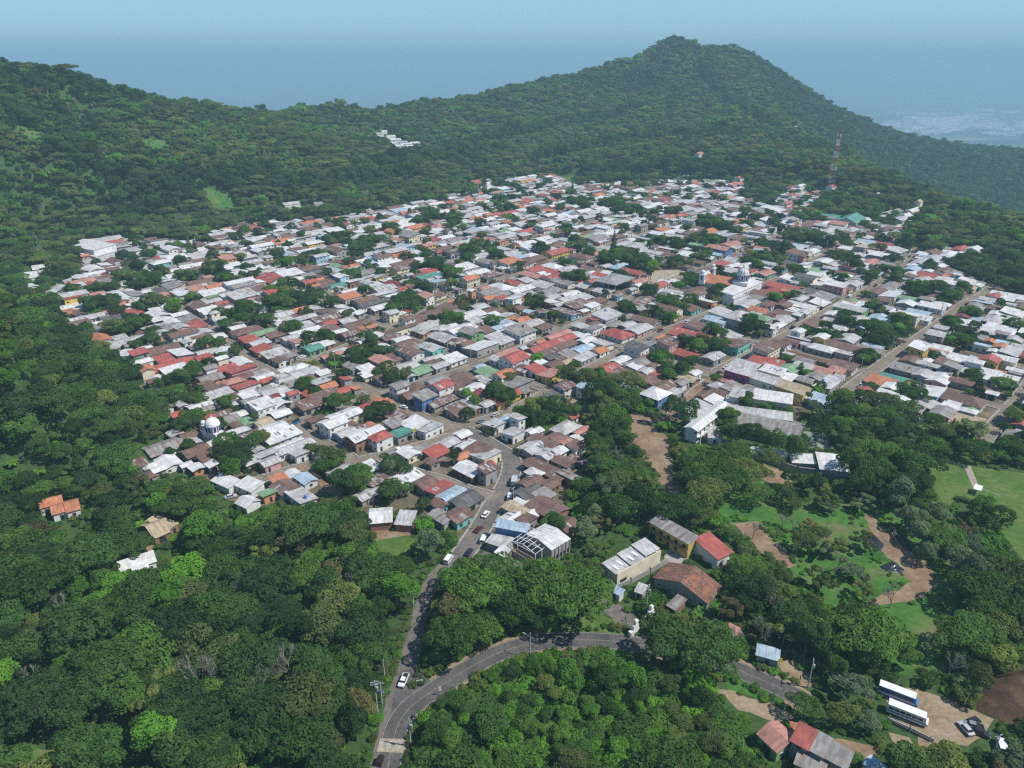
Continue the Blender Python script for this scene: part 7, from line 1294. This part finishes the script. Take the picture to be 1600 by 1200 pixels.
for u, v, h, lab in [(318, 1085, 19, 'bare grey branched tree in the left wood'), (1176, 842, 9, 'bare pale tree at the left end of the meadow'), (1238, 832, 8, 'bare pale tree behind the meadow bushes'), (1222, 826, 8, 'second bare pale tree behind the meadow bushes'), (1290, 845, 9, 'bare whitish tree in the middle of the meadow'), (1308, 892, 10, 'large bare whitish tree on the lower meadow'), (455, 1065, 15, 'bare thin tree in the wood left of the old road'), (1205, 965, 14, 'bare tree below the tiled house'), (1335, 1035, 13, 'bare tree among green bushes below the meadow'), (1352, 860, 8, 'bare thin tree beside the plastic sheet'), (410, 1105, 15, 'bare pale tree left of the transformer pole'), (110, 975, 14, 'bare thin tree in the bottom left wood')]: T(u, v, h, 1.0, 'bare', '', lab)
for u, v, h, w, lab in [(958, 402, 24, .75, 'very tall dark conifer rising over the plaza grove'), (1222, 402, 20, 1.0, 'tall dark conifer among far roofs on the right'), (438, 330, 24, .8, 'tall dark cypress in the wood above the town, leftmost'), (490, 335, 22, .8, 'tall dark cypress in the wood above the town, second'), (580, 330, 26, .8, 'tall dark cypress in the wood above the town, rightmost'), (298, 402, 20, .9, 'dark conifer at the top edge of the left blocks'), (307, 400, 17, .9, 'lower dark conifer beside the edge conifer'), (757, 305, 26, .9, 'dark tall conifer beside the far red villa'), (645, 490, 13, 1.1, 'dark conifer in the grove amid brown roofs'), (894, 305, 18, 1.0, 'dark conifer at the far sports field'), (1430, 720, 15, .9, 'dark conifer behind the football field'), (1482, 690, 12, .8, 'slim dark conifer at the pale shed right of the school')]: T(u, v, h, w, 'conifer', 'dark', lab)
for q in [(160, 880, 14), (385, 945, 14), (520, 985, 14), (70, 1090, 14), (560, 930, 13), (235, 760, 13), (1190, 1010, 13), (1480, 1060, 13), (1390, 950, 12)]: T(*q, 1.0, 'bare', '')
T(1275, 668, 11, 1.0, 'palm', '', 'palm tree beside the school court'); T(402, 668, 8, 1, 'palm', '', 'palm beside the green roof near the chapel'); T(1115, 965, 7, 1, 'palm', '', 'palm like plant below the tiled house')
for q in [(60, 745), (30, 760), (215, 812), (222, 826), (1090, 965), (1122, 958), (700, 1195), (690, 1188), (20, 730), (45, 800), (430, 700), (330, 770)]: T(*q, 4.5, 1.1, 'banana', '')
for q in [(1275, 690), (1330, 690), (1345, 720), (1325, 750), (1350, 690), (1370, 740), (1390, 700), (1360, 770), (1410, 745), (1400, 690), (1420, 790), (1440, 745), (1380, 770), (1340, 780)]: T(*q, random.uniform(11, 16), random.uniform(.85, 1.1), 'round', random.choice(['dark', 'dark', 'mid']))
for q in [(1430, 850), (1445, 880), (1475, 850), (1490, 890), (1460, 820), (1510, 870), (1500, 910), (1420, 830)]: T(*q, random.uniform(8, 11), 1.1, 'round', 'pale')
for q in [(1262, 835), (1285, 870), (1325, 905), (1290, 800), (1345, 800)]: T(*q, random.uniform(6, 8), 1.1, 'open', random.choice(['olive', 'pale', 'brown']))
for q in [(1530, 960), (1560, 975), (1590, 950), (1545, 1000), (1500, 1020), (1340, 1010), (1350, 1030)]: T(*q, random.uniform(11, 15), 1.1, 'wide', random.choice(['olive', 'mid']))
# ================================================================ forest
def pick(zone):
    r = random.random()
    for p, k in zone:
        if r < p: return k
        r -= p
    return zone[-1][1]
Z_LEFT = [(.03, ('conifer', 'dark')), (.29, ('round', 'dark')), (.2, ('round', 'mid')), (.12, ('wide', 'dark')), (.1, ('wide', 'mid')), (.05, ('round', 'olive')), (.04, ('open', 'olive')), (.02, ('round', 'brown')), (.05, ('tall', 'dark')), (.05, ('bush', 'mid')), (.03, ('round', 'bright'))]
Z_HILL = [(.30, ('round', 'dark')), (.27, ('round', 'mid')), (.12, ('wide', 'olive')), (.14, ('round', 'olive')), (.06, ('wide', 'mid')), (.03, ('tall', 'dark')), (.05, ('round', 'brown')), (.03, ('round', 'bright'))]
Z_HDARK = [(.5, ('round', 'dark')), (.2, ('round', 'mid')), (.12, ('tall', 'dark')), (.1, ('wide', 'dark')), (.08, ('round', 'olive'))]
Z_HLIGHT = [(.15, ('round', 'mid')), (.26, ('round', 'olive')), (.05, ('bush', 'bright')), (.2, ('wide', 'olive')), (.12, ('wide', 'mid')), (.1, ('round', 'dark')), (.05, ('round', 'brown')), (.04, ('round', 'bright')), (.03, ('round', 'pale'))]
_g = lambda q: [GH(u, v)[:2] for u, v in q]
DROWS = [_g(q) for q in ([(0, 175), (40, 205), (100, 235), (135, 262), (180, 275)], [(600, 262), (700, 255), (780, 240)], [(700, 240), (800, 215), (870, 198), (1000, 170)], [(850, 252), (930, 230), (1050, 218), (1150, 215)], [(740, 290), (900, 272), (1050, 265), (1150, 270)], [(200, 320), (350, 290), (420, 270)], [(440, 290), (560, 285), (640, 275)], [(0, 130), (120, 140), (230, 165)], [(1100, 110), (1140, 160), (1200, 200)])]
LPATCH = [_g(q) for q in ([(0, 205), (70, 245), (60, 290), (0, 270)], [(150, 205), (330, 195), (430, 235), (250, 255)], [(860, 232), (970, 230), (940, 248), (850, 246)], [(640, 195), (720, 185), (770, 198), (650, 212)], [(900, 155), (1000, 145), (1060, 170), (950, 185)], [(300, 260), (420, 245), (520, 260), (400, 280)], [(1020, 190), (1120, 180), (1180, 205), (1060, 208)], [(60, 150), (150, 160), (210, 185), (90, 180)], [(30, 320), (120, 300), (200, 330), (80, 350)], [(470, 200), (580, 195), (600, 215), (480, 225)])]
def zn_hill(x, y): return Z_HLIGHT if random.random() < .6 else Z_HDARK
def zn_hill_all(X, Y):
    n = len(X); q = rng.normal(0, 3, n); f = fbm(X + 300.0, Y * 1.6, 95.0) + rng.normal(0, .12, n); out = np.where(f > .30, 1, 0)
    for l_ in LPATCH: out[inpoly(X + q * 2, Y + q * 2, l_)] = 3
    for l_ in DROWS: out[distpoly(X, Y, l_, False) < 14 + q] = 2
    out[(X > 560) & (np.hypot(X, Y) > 1650)] = 1  # far right ridge: darker crown colours stand in for a cloud shadow
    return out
Z_ROW = [(.55, ('round', 'dark')), (.35, ('tall', 'dark')), (.1, ('conifer', 'dark'))]
Z_PALE = [(.25, ('bush', 'olive')), (.2, ('wide', 'olive')), (.25, ('bush', 'bright')), (.2, ('round', 'pale')), (.1, ('round', 'bright'))]
Z_RIGHT = [(.25, ('round', 'mid')), (.2, ('round', 'dark')), (.13, ('wide', 'mid')), (.1, ('round', 'pale')), (.07, ('open', 'pale')), (.07, ('open', 'brown')), (.1, ('round', 'olive')), (.05, ('open', 'olive')), (.03, ('bush', 'bright'))]
Z_LOW = [(.32, ('bush', 'bright')), (.2, ('bush', 'mid')), (.14, ('round', 'bright')), (.2, ('round', 'mid')), (.1, ('round', 'olive')), (.04, ('round', 'dark'))]
Z_MID = [(.45, ('wide', 'mid')), (.4, ('round', 'mid')), (.15, ('round', 'olive'))]
LOWZONE = PG([(655, 1090), (800, 1010), (880, 1008), (960, 1030), (1010, 1060), (1120, 1110), (1180, 1210), (640, 1230)])
MIDZONE = PG([(700, 880), (780, 905), (850, 890), (940, 940), (900, 985), (780, 1010), (690, 1040), (645, 1040), (665, 940)])
# what the photograph shows must not be overgrown: no tree whose crown stands in front of it
SIGHT = [(PG(q), m) for q, m in [
 ([(588, 1210), (640, 1210), (650, 1115), (668, 1100), (735, 1060), (800, 1030), (800, 1005), (730, 1035), (668, 1065), (655, 1040), (663, 985), (648, 985), (632, 1040), (606, 1110)], 1.0), ([(800, 1030), (870, 1012), (960, 1014), (1008, 1045), (1008, 985), (955, 945), (930, 955), (940, 970), (860, 990), (800, 1003)], 1.0),
 ([(1122, 1020), (1218, 1068), (1208, 1078), (1120, 1035)], 1.5), ([(1180, 1008), (1225, 1020), (1280, 1072), (1240, 1075), (1180, 1035)], 1.0), ([(1368, 1064), (1460, 1085), (1550, 1120), (1540, 1160), (1440, 1150), (1372, 1112)], 1.0), ([(1180, 1125), (1290, 1130), (1332, 1170), (1345, 1225), (1200, 1225), (1182, 1160)], 1.0), ([(1130, 975), (1166, 975), (1166, 998), (1130, 998)], 0), ([(640, 1040), (656, 1040), (674, 930), (690, 895), (682, 890), (663, 930), (650, 985)], 0), ([(108, 376), (168, 376), (170, 405), (120, 405)], 0), ([(1330, 985), (1480, 985), (1470, 1045), (1335, 1040)], 0), ([(1348, 1184), (1388, 1192), (1380, 1210), (1350, 1205)], .5), ([(1415, 1182), (1460, 1200), (1415, 1205)], .5),
 ([(935, 830), (1050, 805), (1150, 850), (1150, 880), (1050, 900), (1000, 935), (945, 925), (935, 890)], 1.0), ([(1028, 890), (1085, 888), (1128, 915), (1120, 955), (1040, 945)], 1.0), ([(760, 815), (895, 815), (895, 880), (845, 895), (760, 870)], 1.0), ([(700, 855), (770, 800), (770, 875), (715, 885)], 1.0),
 ([(555, 790), (650, 790), (655, 870), (600, 872)], 1.0), ([(235, 805), (280, 800), (280, 860), (228, 868)], 1.0), ([(66, 778), (136, 780), (134, 822), (72, 824)], 0.5), ([(208, 888), (235, 888), (235, 912), (208, 912)], .5), ([(318, 738), (405, 738), (405, 800), (345, 790)], .5),
 ([(1060, 660), (1100, 690), (1150, 660), (1250, 690), (1330, 700), (1330, 745), (1180, 720), (1060, 690)], .5), ([(1445, 715), (1600, 740), (1680, 900), (1600, 890), (1545, 800), (1475, 795)], 1.5), ([(1130, 800), (1150, 755), (1250, 775), (1330, 770), (1480, 890), (1480, 960), (1330, 960), (1230, 880)], 0.0), ([(990, 650), (1045, 690), (1070, 790), (1050, 790), (1000, 700)], 0), ([(300, 1165), (1300, 1165), (1390, 1190), (1310, 1185)], 0), ([(1120, 1080), (1220, 1110), (1220, 1122), (1140, 1100)], 0.5), ([(1530, 1080), (1600, 1060), (1600, 1130), (1530, 1110)], .5), ([(150, 1135), (205, 1140), (195, 1185), (160, 1185)], .5)]]
SIGHT = [q for q in SIGHT if q[0][0] != PG([(300, 1165)])[0]]
SIGHT.append((TOWN, 0.0))
def blocks_view(x, y, z, h, w):
    for f in (.3, .65, 1.0):
        t = HC / max(20, HC - z - h * f)
        for dx in (-w * .3, w * .3):
            for poly, mg in SIGHT:
                px, py = (x + dx) * t, y * t
                if bool(inpoly(px, py, poly)): return f > 0
    return False
def scatter(n_try, sampler, spacing, zone, hrange, grid, sight=False):
    cnt = 0
    X, Y, Sp = sampler(n_try)
    Zc = np.zeros(len(X)); u, v, zc = pix(X, Y, np.zeros(len(X)) + 5)
    ok = np.ones(len(X), bool)
    for poly, mg in NOTREE:
        ok &= ~inpoly(X, Y, poly)
        if mg: ok &= distpoly(X, Y, poly) > mg
    for line, hw in NOLINE: ok &= distpoly(X, Y, line, False) > hw
    low = inpoly(X, Y, LOWZONE); mid = inpoly(X, Y, MIDZONE)
    for i in np.nonzero(ok)[0]:
        x, y, s = X[i], Y[i], Sp[i]
        g = (int(x // 8), int(y // 8)); bad = False; R = int(s // 8) + 1
        for a in range(-R, R + 1):
            for b in range(-R, R + 1):
                for (px, py) in grid.get((g[0] + a, g[1] + b), ()):
                    if (px - x) ** 2 + (py - y) ** 2 < s * s: bad = True; break
                if bad: break
            if bad: break
        if bad: continue
        zn = Z_LOW if low[i] else Z_MID if mid[i] else zone(x, y)
        kind, col = pick(zn); h = random.triangular(hrange[0] * .8, hrange[1] * 1.35, hrange[0] * 1.05) * (s / spacing) ** .5
        if kind == 'bush': h *= .42
        if kind == 'wide': h *= 1.05
        if low[i]: h *= .7
        if kind == 'bush' and low[i]: h *= 1.3
        z = Hg(x, y); uu, vv, zz = pix(x, y, z + h * .7)
        wf = random.uniform(.85, 1.25) if kind != 'bush' else random.uniform(1.1, 1.7)
        if sight and blocks_view(x, y, z, h * .97, h * wf):
            h *= .42; kind, col = 'bush', random.choice(['mid', 'bright', 'olive', 'mid'])
            if blocks_view(x, y, z, h, h * wf): continue
        if not (-140 < uu < 1740 and -60 < vv < 1330 + 200): continue
        grid.setdefault(g, []).append((x, y))
        add_tree(x, y, h, wf, kind, col, z); cnt += 1
    return cnt
def polar(r0, r1, s0, s1, am=.69):
    def f(n):
        r = np.sqrt(rng.uniform(r0 * r0, r1 * r1, n)); a = rng.uniform(-am, am, n)
        sp = s0 + (s1 - s0) * (r - r0) / (r1 - r0); sp = sp * rng.uniform(.75, 1.3, n)
        return r * np.sin(a), r * np.cos(a), sp
    return f
GRID = {}
for t_ in TREES: GRID.setdefault((int(t_['x'] // 8), int(t_['y'] // 8)), []).append((t_['x'], t_['y']))
def zn_near(x, y):
    u, v, _ = pix(x, y, 0)
    return Z_LEFT if u < 640 and v > 430 else (Z_RIGHT if v > 650 else zn_hill(x, y))
def lowbox(n):
    P = np.array(LOWZONE); x = rng.uniform(P[:, 0].min(), P[:, 0].max(), n); y = rng.uniform(P[:, 1].min(), P[:, 1].max(), n); k = inpoly(x, y, LOWZONE); x, y = x[k], y[k]; return x, y, rng.uniform(2.6, 4.2, len(x))
scatter(9000, lowbox, 3.4, zn_near, (6, 10), GRID, True)
def weeds(n):
    P = np.array(PG(MEADOWPX)); x = rng.uniform(P[:, 0].min(), P[:, 0].max(), n); y = rng.uniform(P[:, 1].min(), P[:, 1].max(), n); k = inpoly(x, y, [tuple(q) for q in P]); return x[k], y[k]
MEADOWPX = [(1130, 800), (1150, 755), (1250, 772), (1330, 770), (1400, 810), (1485, 900), (1490, 960), (1465, 1040), (1340, 1040), (1320, 1010), (1290, 950), (1230, 885)]
wx_, wy_ = weeds(5200)
SOILP = [PG(q) for q in ([(1135, 814), (1180, 817), (1215, 850), (1245, 888), (1222, 884), (1172, 850)], [(1352, 795), (1378, 822), (1412, 850), (1456, 882), (1452, 905), (1430, 912), (1400, 884), (1372, 856)], [(1335, 955), (1400, 922), (1438, 905), (1460, 908), (1456, 928), (1400, 942), (1350, 958)], [(1346, 838), (1364, 833), (1384, 852), (1376, 861), (1352, 852)], [(1372, 885), (1394, 876), (1414, 890), (1412, 897), (1386, 894)])]
for x, y in zip(wx_, wy_):
    if float(fbm(np.array([x]), np.array([y]), 7.0)[0]) + random.gauss(0, .25) < .42 or any(bool(inpoly(x, y, q)) for q in SOILP): continue
    add_tree(x, y, random.uniform(.35, 1.0), random.uniform(1.0, 1.8), 'bush', random.choice(['bright', 'bright', 'olive']), 0.0)
scatter(34000, polar(95, 330, 5.0, 6.2, .86), 6, zn_near, (8, 13), GRID, True)
def carpet(r0, r1, sp, zone, hrange, am=.72):
    """far slopes: a jittered carpet of crowns"""
    xs = np.arange(-r1 * math.sin(am), r1 * math.sin(am), sp); ys = np.arange(r0 * .6, r1, sp * .87); X, Y = np.meshgrid(xs, ys); X = X + (np.arange(len(ys)) % 2)[:, None] * sp / 2
    X = (X + rng.uniform(-.42, .42, X.shape) * sp).ravel(); Y = (Y + rng.uniform(-.42, .42, Y.shape) * sp).ravel(); R_ = np.hypot(X, Y); k = (R_ > r0) & (R_ <= r1) & (np.abs(np.arctan2(X, Y)) < am); X, Y = X[k], Y[k]
    ok = np.ones(len(X), bool); pb = [(p, m) for p, m in NOTREE]
    for poly, mg in pb:
        P = np.array(poly); near = (X > P[:, 0].min() - mg - 1) & (X < P[:, 0].max() + mg + 1) & (Y > P[:, 1].min() - mg - 1) & (Y < P[:, 1].max() + mg + 1); i = np.nonzero(near & ok)[0]
        if len(i): ok[i] &= ~inpoly(X[i], Y[i], poly); (ok.__setitem__(i, ok[i] & (distpoly(X[i], Y[i], poly) > mg)) if mg else None)
    for line, hw in NOLINE:
        P = np.array(line); near = (X > P[:, 0].min() - hw) & (X < P[:, 0].max() + hw) & (Y > P[:, 1].min() - hw) & (Y < P[:, 1].max() + hw); i = np.nonzero(near & ok)[0]
        if len(i): ok[i] &= distpoly(X[i], Y[i], line, False) > hw
    ZQ = zn_hill_all(X[ok], Y[ok])
    for x, y, zi in zip(X[ok], Y[ok], ZQ):
        x = float(x); y = float(y); z = Hg(x, y); uu, vv, zz = pix(x, y, z + 8)
        if not (-90 < uu < 1690 and -60 < vv < 1300): continue
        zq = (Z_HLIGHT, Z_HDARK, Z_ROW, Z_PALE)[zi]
        if zone is zn_near:
            zn = zn_near(x, y); zq = zq if zn is Z_HLIGHT or zn is Z_HDARK or zi > 1 else zn
        kind, col = pick(zq); h = random.triangular(hrange[0] * .75, hrange[1] * 1.3, hrange[0] * 1.05) * (1.45 if random.random() < .08 else 1) * (1.4 if zq is Z_ROW else .75 if zq is Z_PALE else 1); add_tree(x, y, h, random.uniform(.9, 1.3), kind, col, z)
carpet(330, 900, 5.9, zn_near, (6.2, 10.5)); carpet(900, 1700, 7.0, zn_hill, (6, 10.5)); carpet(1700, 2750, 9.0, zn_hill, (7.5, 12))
# undergrowth wherever the near ground lies open
X, Y, _s = polar(95, 330, 1, 1, .86)(15000); ok = np.ones(len(X), bool); lows = PG([(300, 690), (880, 700), (1700, 690), (1700, 1300), (-200, 1300), (-100, 760)]); ok &= inpoly(X, Y, lows)
for poly, mg in NOTREE: ok &= ~inpoly(X, Y, poly)
for line, hw in NOLINE: ok &= distpoly(X, Y, line, False) > max(1.2, hw - 1.2)
for x, y in zip(X[ok], Y[ok]):
    if ok.sum() and random.random() < .75: add_tree(float(x), float(y), random.uniform(.5, 1.7), random.uniform(1.1, 1.9), 'bush', random.choice(['mid', 'bright', 'olive', 'mid']))
# weeds along the lower roads
for ln_, w_ in ((main_ln, 3.9), (old_ln, 2.9)):
    for i in range(2, len(ln_) - 2):
        for sg in (-1, 1):
            for _ in range(2):
                (x0, y0), (x1, y1) = ln_[i - 1], ln_[i + 1]; d = math.hypot(x1 - x0, y1 - y0) + 1e-6; o = sg * (w_ + abs(random.gauss(.6, 1.3))); x, y = ln_[i][0] - (y1 - y0) / d * o, ln_[i][1] + (x1 - x0) / d * o
                if any(float(distpoly(x, y, l2, False)) < w2 for l2, w2 in ((main_ln, 3.3), (old_ln, 2.7))) : continue
                if bool(inpoly(x, y, TOWN)): continue
                add_tree(x, y, random.uniform(.4, 1.6), random.uniform(1.0, 1.7), 'bush', random.choice(['bright', 'mid', 'olive']), 0.0)
print('TREES', len(TREES))
# ---------------------------------------------------------------- the 300 trees that show largest stand singly, the rest is one wood
def shown(t):
    u, v, zc = pix(t['x'], t['y'], t['z'] + t['h'] * .6); u = float(u); v = float(v)
    if not (-20 < u < 1620 and -10 < v < 1220): return 0
    k = {'round': .45, 'wide': .62, 'tall': .25, 'conifer': .2, 'bush': .6, 'open': .45}.get(t['kind'], .4)
    return t['h'] * t['w'] * k / float(zc)
TREES.sort(key=shown, reverse=True)
KIND = {'round': ('broadleaf_tree', 'tree'), 'wide': ('spreading_tree', 'tree'), 'tall': ('slender_tree', 'tree'), 'conifer': ('conifer_tree', 'tree'), 'bush': ('bush', 'bush'), 'open': ('loose_crowned_tree', 'tree'),
        'bare': ('bare_tree', 'tree'), 'banana': ('banana_plant', 'plant'), 'palm': ('palm_tree', 'palm')}
SPECIAL = [t for t in TREES if t['kind'] in ('bare', 'banana', 'palm') or t['label']]
REST = [t for t in TREES if not (t['kind'] in ('bare', 'banana', 'palm') or t['label'])]
NSOLO = max(0, 298 - len(SPECIAL)); SOLO = SPECIAL + REST[:NSOLO]; REST = REST[NSOLO:]
for t in SOLO:
    nm, cat = KIND[t['kind']]; e = empty(nm, (t['x'], t['y'], t['z']), t['rz']); s = t['h']; sc = (s * t['w'] * t['ax'], s * t['w'] / t['ax'], s)
    if t['kind'] == 'bare': c = [obj('branches', BARETREE[t['var'] % 2], e)]
    elif t['kind'] == 'banana': c = [obj('leaves', BANANA, e), obj('stem', TRUNK['round'] if False else STEM, e)]
    elif t['kind'] == 'palm': c = [obj('fronds', PALM, e), obj('trunk', STEM2, e)]
    else:
        c = [obj('crown', CROWN[t['kind']][t['col']][t['var']], e)]
        if t['kind'] != 'bush': c.append(obj('trunk', TRUNK[t['kind']], e))
    for k in c: k.scale = sc
    tag(e, None, cat, 'single trees in and around the town'); t['obj'] = e
    THINGS.append(dict(o=e, x=t['x'], y=t['y'], kind='tree', t=t))
    if t['label']: e['label'] = t['label']
protos = []; pidx = {}
for k in CROWN:
    for c in CROWN[k]:
        for i, me in enumerate(CROWN[k][c]): pidx[(k, c, i)] = len(protos); protos.append(me)
srcs = {}
for t in SOLO:
    if t['kind'] in CROWN: srcs.setdefault((t['kind'], t['col'], t['var']), t['obj'].children[0] if t['obj'].children else None)
def wood(name, label, lst):
    me = bpy.data.meshes.new(name); n = len(lst)
    me.vertices.add(n); me.vertices.foreach_set('co', np.array([(t['x'], t['y'], t['z']) for t in lst]).ravel())
    def at(nm, ty, dat): a = me.attributes.new(nm, ty, 'POINT'); a.data.foreach_set('vector' if ty == 'FLOAT_VECTOR' else 'value', np.asarray(dat).ravel())
    at('tree_scale', 'FLOAT_VECTOR', [(t['h'] * t['w'] * t['ax'], t['h'] * t['w'] / t['ax'], t['h']) for t in lst])
    at('tree_turn', 'FLOAT_VECTOR', [(0, 0, t['rz']) for t in lst])
    keys = sorted({(t['kind'], t['col'], t['var']) for t in lst}); kid = {k: i for i, k in enumerate(keys)}
    at('tree_kind', 'INT', [kid[(t['kind'], t['col'], t['var'])] for t in lst])
    o = obj(name, me); tag(o, label, kind='stuff')
    ng = bpy.data.node_groups.new(name, 'GeometryNodeTree')
    ng.interface.new_socket('Geometry', in_out='INPUT', socket_type='NodeSocketGeometry'); ng.interface.new_socket('Geometry', in_out='OUTPUT', socket_type='NodeSocketGeometry')
    gi = ng.nodes.new('NodeGroupInput'); go = ng.nodes.new('NodeGroupOutput'); ip = ng.nodes.new('GeometryNodeInstanceOnPoints')
    jn = ng.nodes.new('GeometryNodeJoinGeometry')
    for k in reversed(keys):
        s_ = ng.nodes.new('GeometryNodeObjectInfo'); s_.transform_space = 'ORIGINAL'; s_.inputs['As Instance'].default_value = True
        s_.inputs['Object'].default_value = crown_source(k); ng.links.new(s_.outputs['Geometry'], jn.inputs[0])
    def na(nm, ty): a = ng.nodes.new('GeometryNodeInputNamedAttribute'); a.data_type = ty; a.inputs['Name'].default_value = nm; return a.outputs['Attribute']
    ng.links.new(gi.outputs[0], ip.inputs['Points']); ng.links.new(jn.outputs[0], ip.inputs['Instance'])
    ip.inputs['Pick Instance'].default_value = True
    ng.links.new(na('tree_kind', 'INT'), ip.inputs['Instance Index']); ng.links.new(na('tree_turn', 'FLOAT_VECTOR'), ip.inputs['Rotation']); ng.links.new(na('tree_scale', 'FLOAT_VECTOR'), ip.inputs['Scale'])
    ng.links.new(ip.outputs[0], go.inputs[0])
    md = o.modifiers.new('wood', 'NODES'); md.node_group = ng
    return o, keys, kid
def crown_source(k):
    if srcs.get(k): return srcs[k]
    t = next(t for t in REST if (t['kind'], t['col'], t['var']) == k)      # first of its kind not yet standing singly
    nm, cat = KIND[k[0]]; e = empty(nm, (t['x'], t['y'], t['z']), t['rz']); c = obj('crown', CROWN[k[0]][k[1]][k[2]], e); c.scale = (t['h'] * t['w'], t['h'] * t['w'], t['h'])
    tag(e, None, cat, 'single trees in and around the town'); THINGS.append(dict(o=e, x=t['x'], y=t['y'], kind='tree', t=t)); t['obj'] = e; srcs[k] = c; return c
wood('forest', 'dense green woodland of countless crowns covering the hills round the town', REST)
print('solo', len(SOLO), 'wood', len(REST))
# ================================================================ labels: every thing is told from its look and its neighbours
LM = []
for t in THINGS:
    if t['kind'] in ('landmark', 'vehicle') and t['o'].get('label') and 'group' not in t['o'].keys(): 
        LM.append((t['x'], t['y'], t['o']))
SHORT = {'school_building': 'the long white school', 'purple_building': 'the purple building', 'sports_canopy': 'the big sports canopy', 'church': 'the domed church', 'domed_chapel': 'the domed chapel', 'green_roofed_church': 'the green church', 'cream_warehouse': 'the cream warehouse', 'tiled_house': 'the clay tiled house',
 'blue_shop': 'the blue shop', 'new_hall': 'the half built hall', 'telecom_tower': 'the telecom tower', 'lined_pit': 'the lined pit', 'yellow_block': 'the yellow block', 'corner_shop': 'the blue corner shop', 'flat_roofed_shop': 'the flat plaza roof', 'football_goal': 'the football goal', 'speed_table': 'the speed table',
 'panel_roof_shed': 'the panel roofed shed', 'tan_roofed_row': 'the tan roofed row', 'yellow_row_building': 'the yellow row', 'parish_hall': 'the parish hall', 'classroom_block': 'the classroom block', 'roadside_shed': 'the roadside shed', 'garden_wall': 'the white garden wall', 'white_spire': 'the white spire', 'red_house': 'the faded red house', 'white_building': 'the big white building'}
LMS = [(t['x'], t['y'], SHORT[t['o'].name]) for t in THINGS if t['o'].name in SHORT]
# striking single houses also serve as landmarks
def lab_house(s):
    size = 'large' if s['L'] * s['W'] > 120 else 'small' if s['L'] * s['W'] < 45 else ''
    return f"{size + ' ' if size else ''}{'two-storey ' if s['st'] == 2 else ''}{WW[s['wall']]} house with {RW[s['roof']]} roof"
solo = [t for t in THINGS if t['kind'] == 'house']
from collections import defaultdict
cnt = defaultdict(list)
for t in solo: cnt[lab_house(t['s'])].append(t)
for k, v in cnt.items():
    if len(v) == 1 and v[0]['s']['roof'] in 'DOETMUS':
        LMS.append((v[0]['x'], v[0]['y'], 'the ' + k.replace(' house with ', ' house with '))) if False else None
def direction(dx, dy):
    if abs(dx) > abs(dy) * 1.1: return 'right of' if dx > 0 else 'left of'
    return 'behind' if dy > 0 else 'in front of'
ORD = ['nearest', 'second', 'third', 'fourth', 'fifth', 'sixth', 'seventh', 'eighth', 'ninth', 'tenth', 'eleventh', 'twelfth', 'thirteenth', 'fourteenth', 'fifteenth', 'sixteenth', 'seventeenth', 'eighteenth', 'nineteenth', 'twentieth'] + ['twenty-' + q for q in ('first', 'second', 'third', 'fourth', 'fifth', 'sixth', 'seventh', 'eighth', 'ninth')] + ['thirtieth'] + ['thirty-' + q for q in ('first', 'second', 'third', 'fourth', 'fifth', 'sixth', 'seventh', 'eighth', 'ninth')] + ['fortieth']
def assign(lst, base):
    g = defaultdict(list)
    for t in lst:
        ds = sorted((math.hypot(t['x'] - x, t['y'] - y), n, t['x'] - x, t['y'] - y) for x, y, n in LMS); d, n, dx, dy = ds[0]; key = (base(t), direction(dx, dy), n); g[key].append((d, t))
    for (b_, dr, n), v in g.items():
        v.sort(key=lambda q: q[0])
        for i, (d, t) in enumerate(v):
            if len(v) == 1: t['o']['label'] = f'{b_} {dr} {n}'
            elif i == 0: t['o']['label'] = f'{b_} {dr} {n}, nearest to it'
            else: t['o']['label'] = f'{b_} {dr} {n}, {ORD[i] if i < 40 else "farther"} from it'
assign(solo, lambda t: lab_house(t['s']))
TREEW = {'dark': 'dark green', 'mid': 'green', 'bright': 'bright green', 'olive': 'olive green', 'pale': 'pale grey green', 'brown': 'brownish'}
def lab_tree(t):
    q = t['t']; c = TREEW.get(q['col'], 'green'); sz = 'tall ' if q['h'] > 12 else 'low ' if q['h'] < 6 else ''
    return {'round': f'{sz}{c} round crowned tree', 'wide': f'{sz}{c} spreading tree', 'tall': f'{sz}{c} slender tree', 'conifer': f'{sz}dark conifer', 'bush': f'{c} bush', 'open': f'{sz}{c} loose crowned tree', 'banana': 'banana plant with long leaves', 'palm': 'palm tree', 'bare': 'bare tree'}[q['kind']]
assign([t for t in THINGS if t['kind'] == 'tree' and not t['t']['label']], lab_tree)
assign([t for t in THINGS if t['kind'] == 'tank'], lambda t: f"{t['col']} water tank on a roof")
assign([t for t in THINGS if t['kind'] == 'pole'], lambda t: 'concrete pole with one crossarm on the pavement')
assign([t for t in THINGS if t['kind'] == 'person'], lambda t: f"person in a {t['top']} top in the street")
assign([t for t in THINGS if t['kind'] == 'vehicle' and not t['o'].get('label')], lambda t: t['o'].children[0].data.materials[0].name.replace('car paint ', '') + ' ' + t['o']['category'] + ' parked along a street')

for t in THINGS:
    l = t['o'].get('label')
    if l and len(l.split()) > 16: l = l.replace(' house with ', ' house, ').replace(', nearest to it', ', nearest').replace(' from it', ''); t['o']['label'] = l
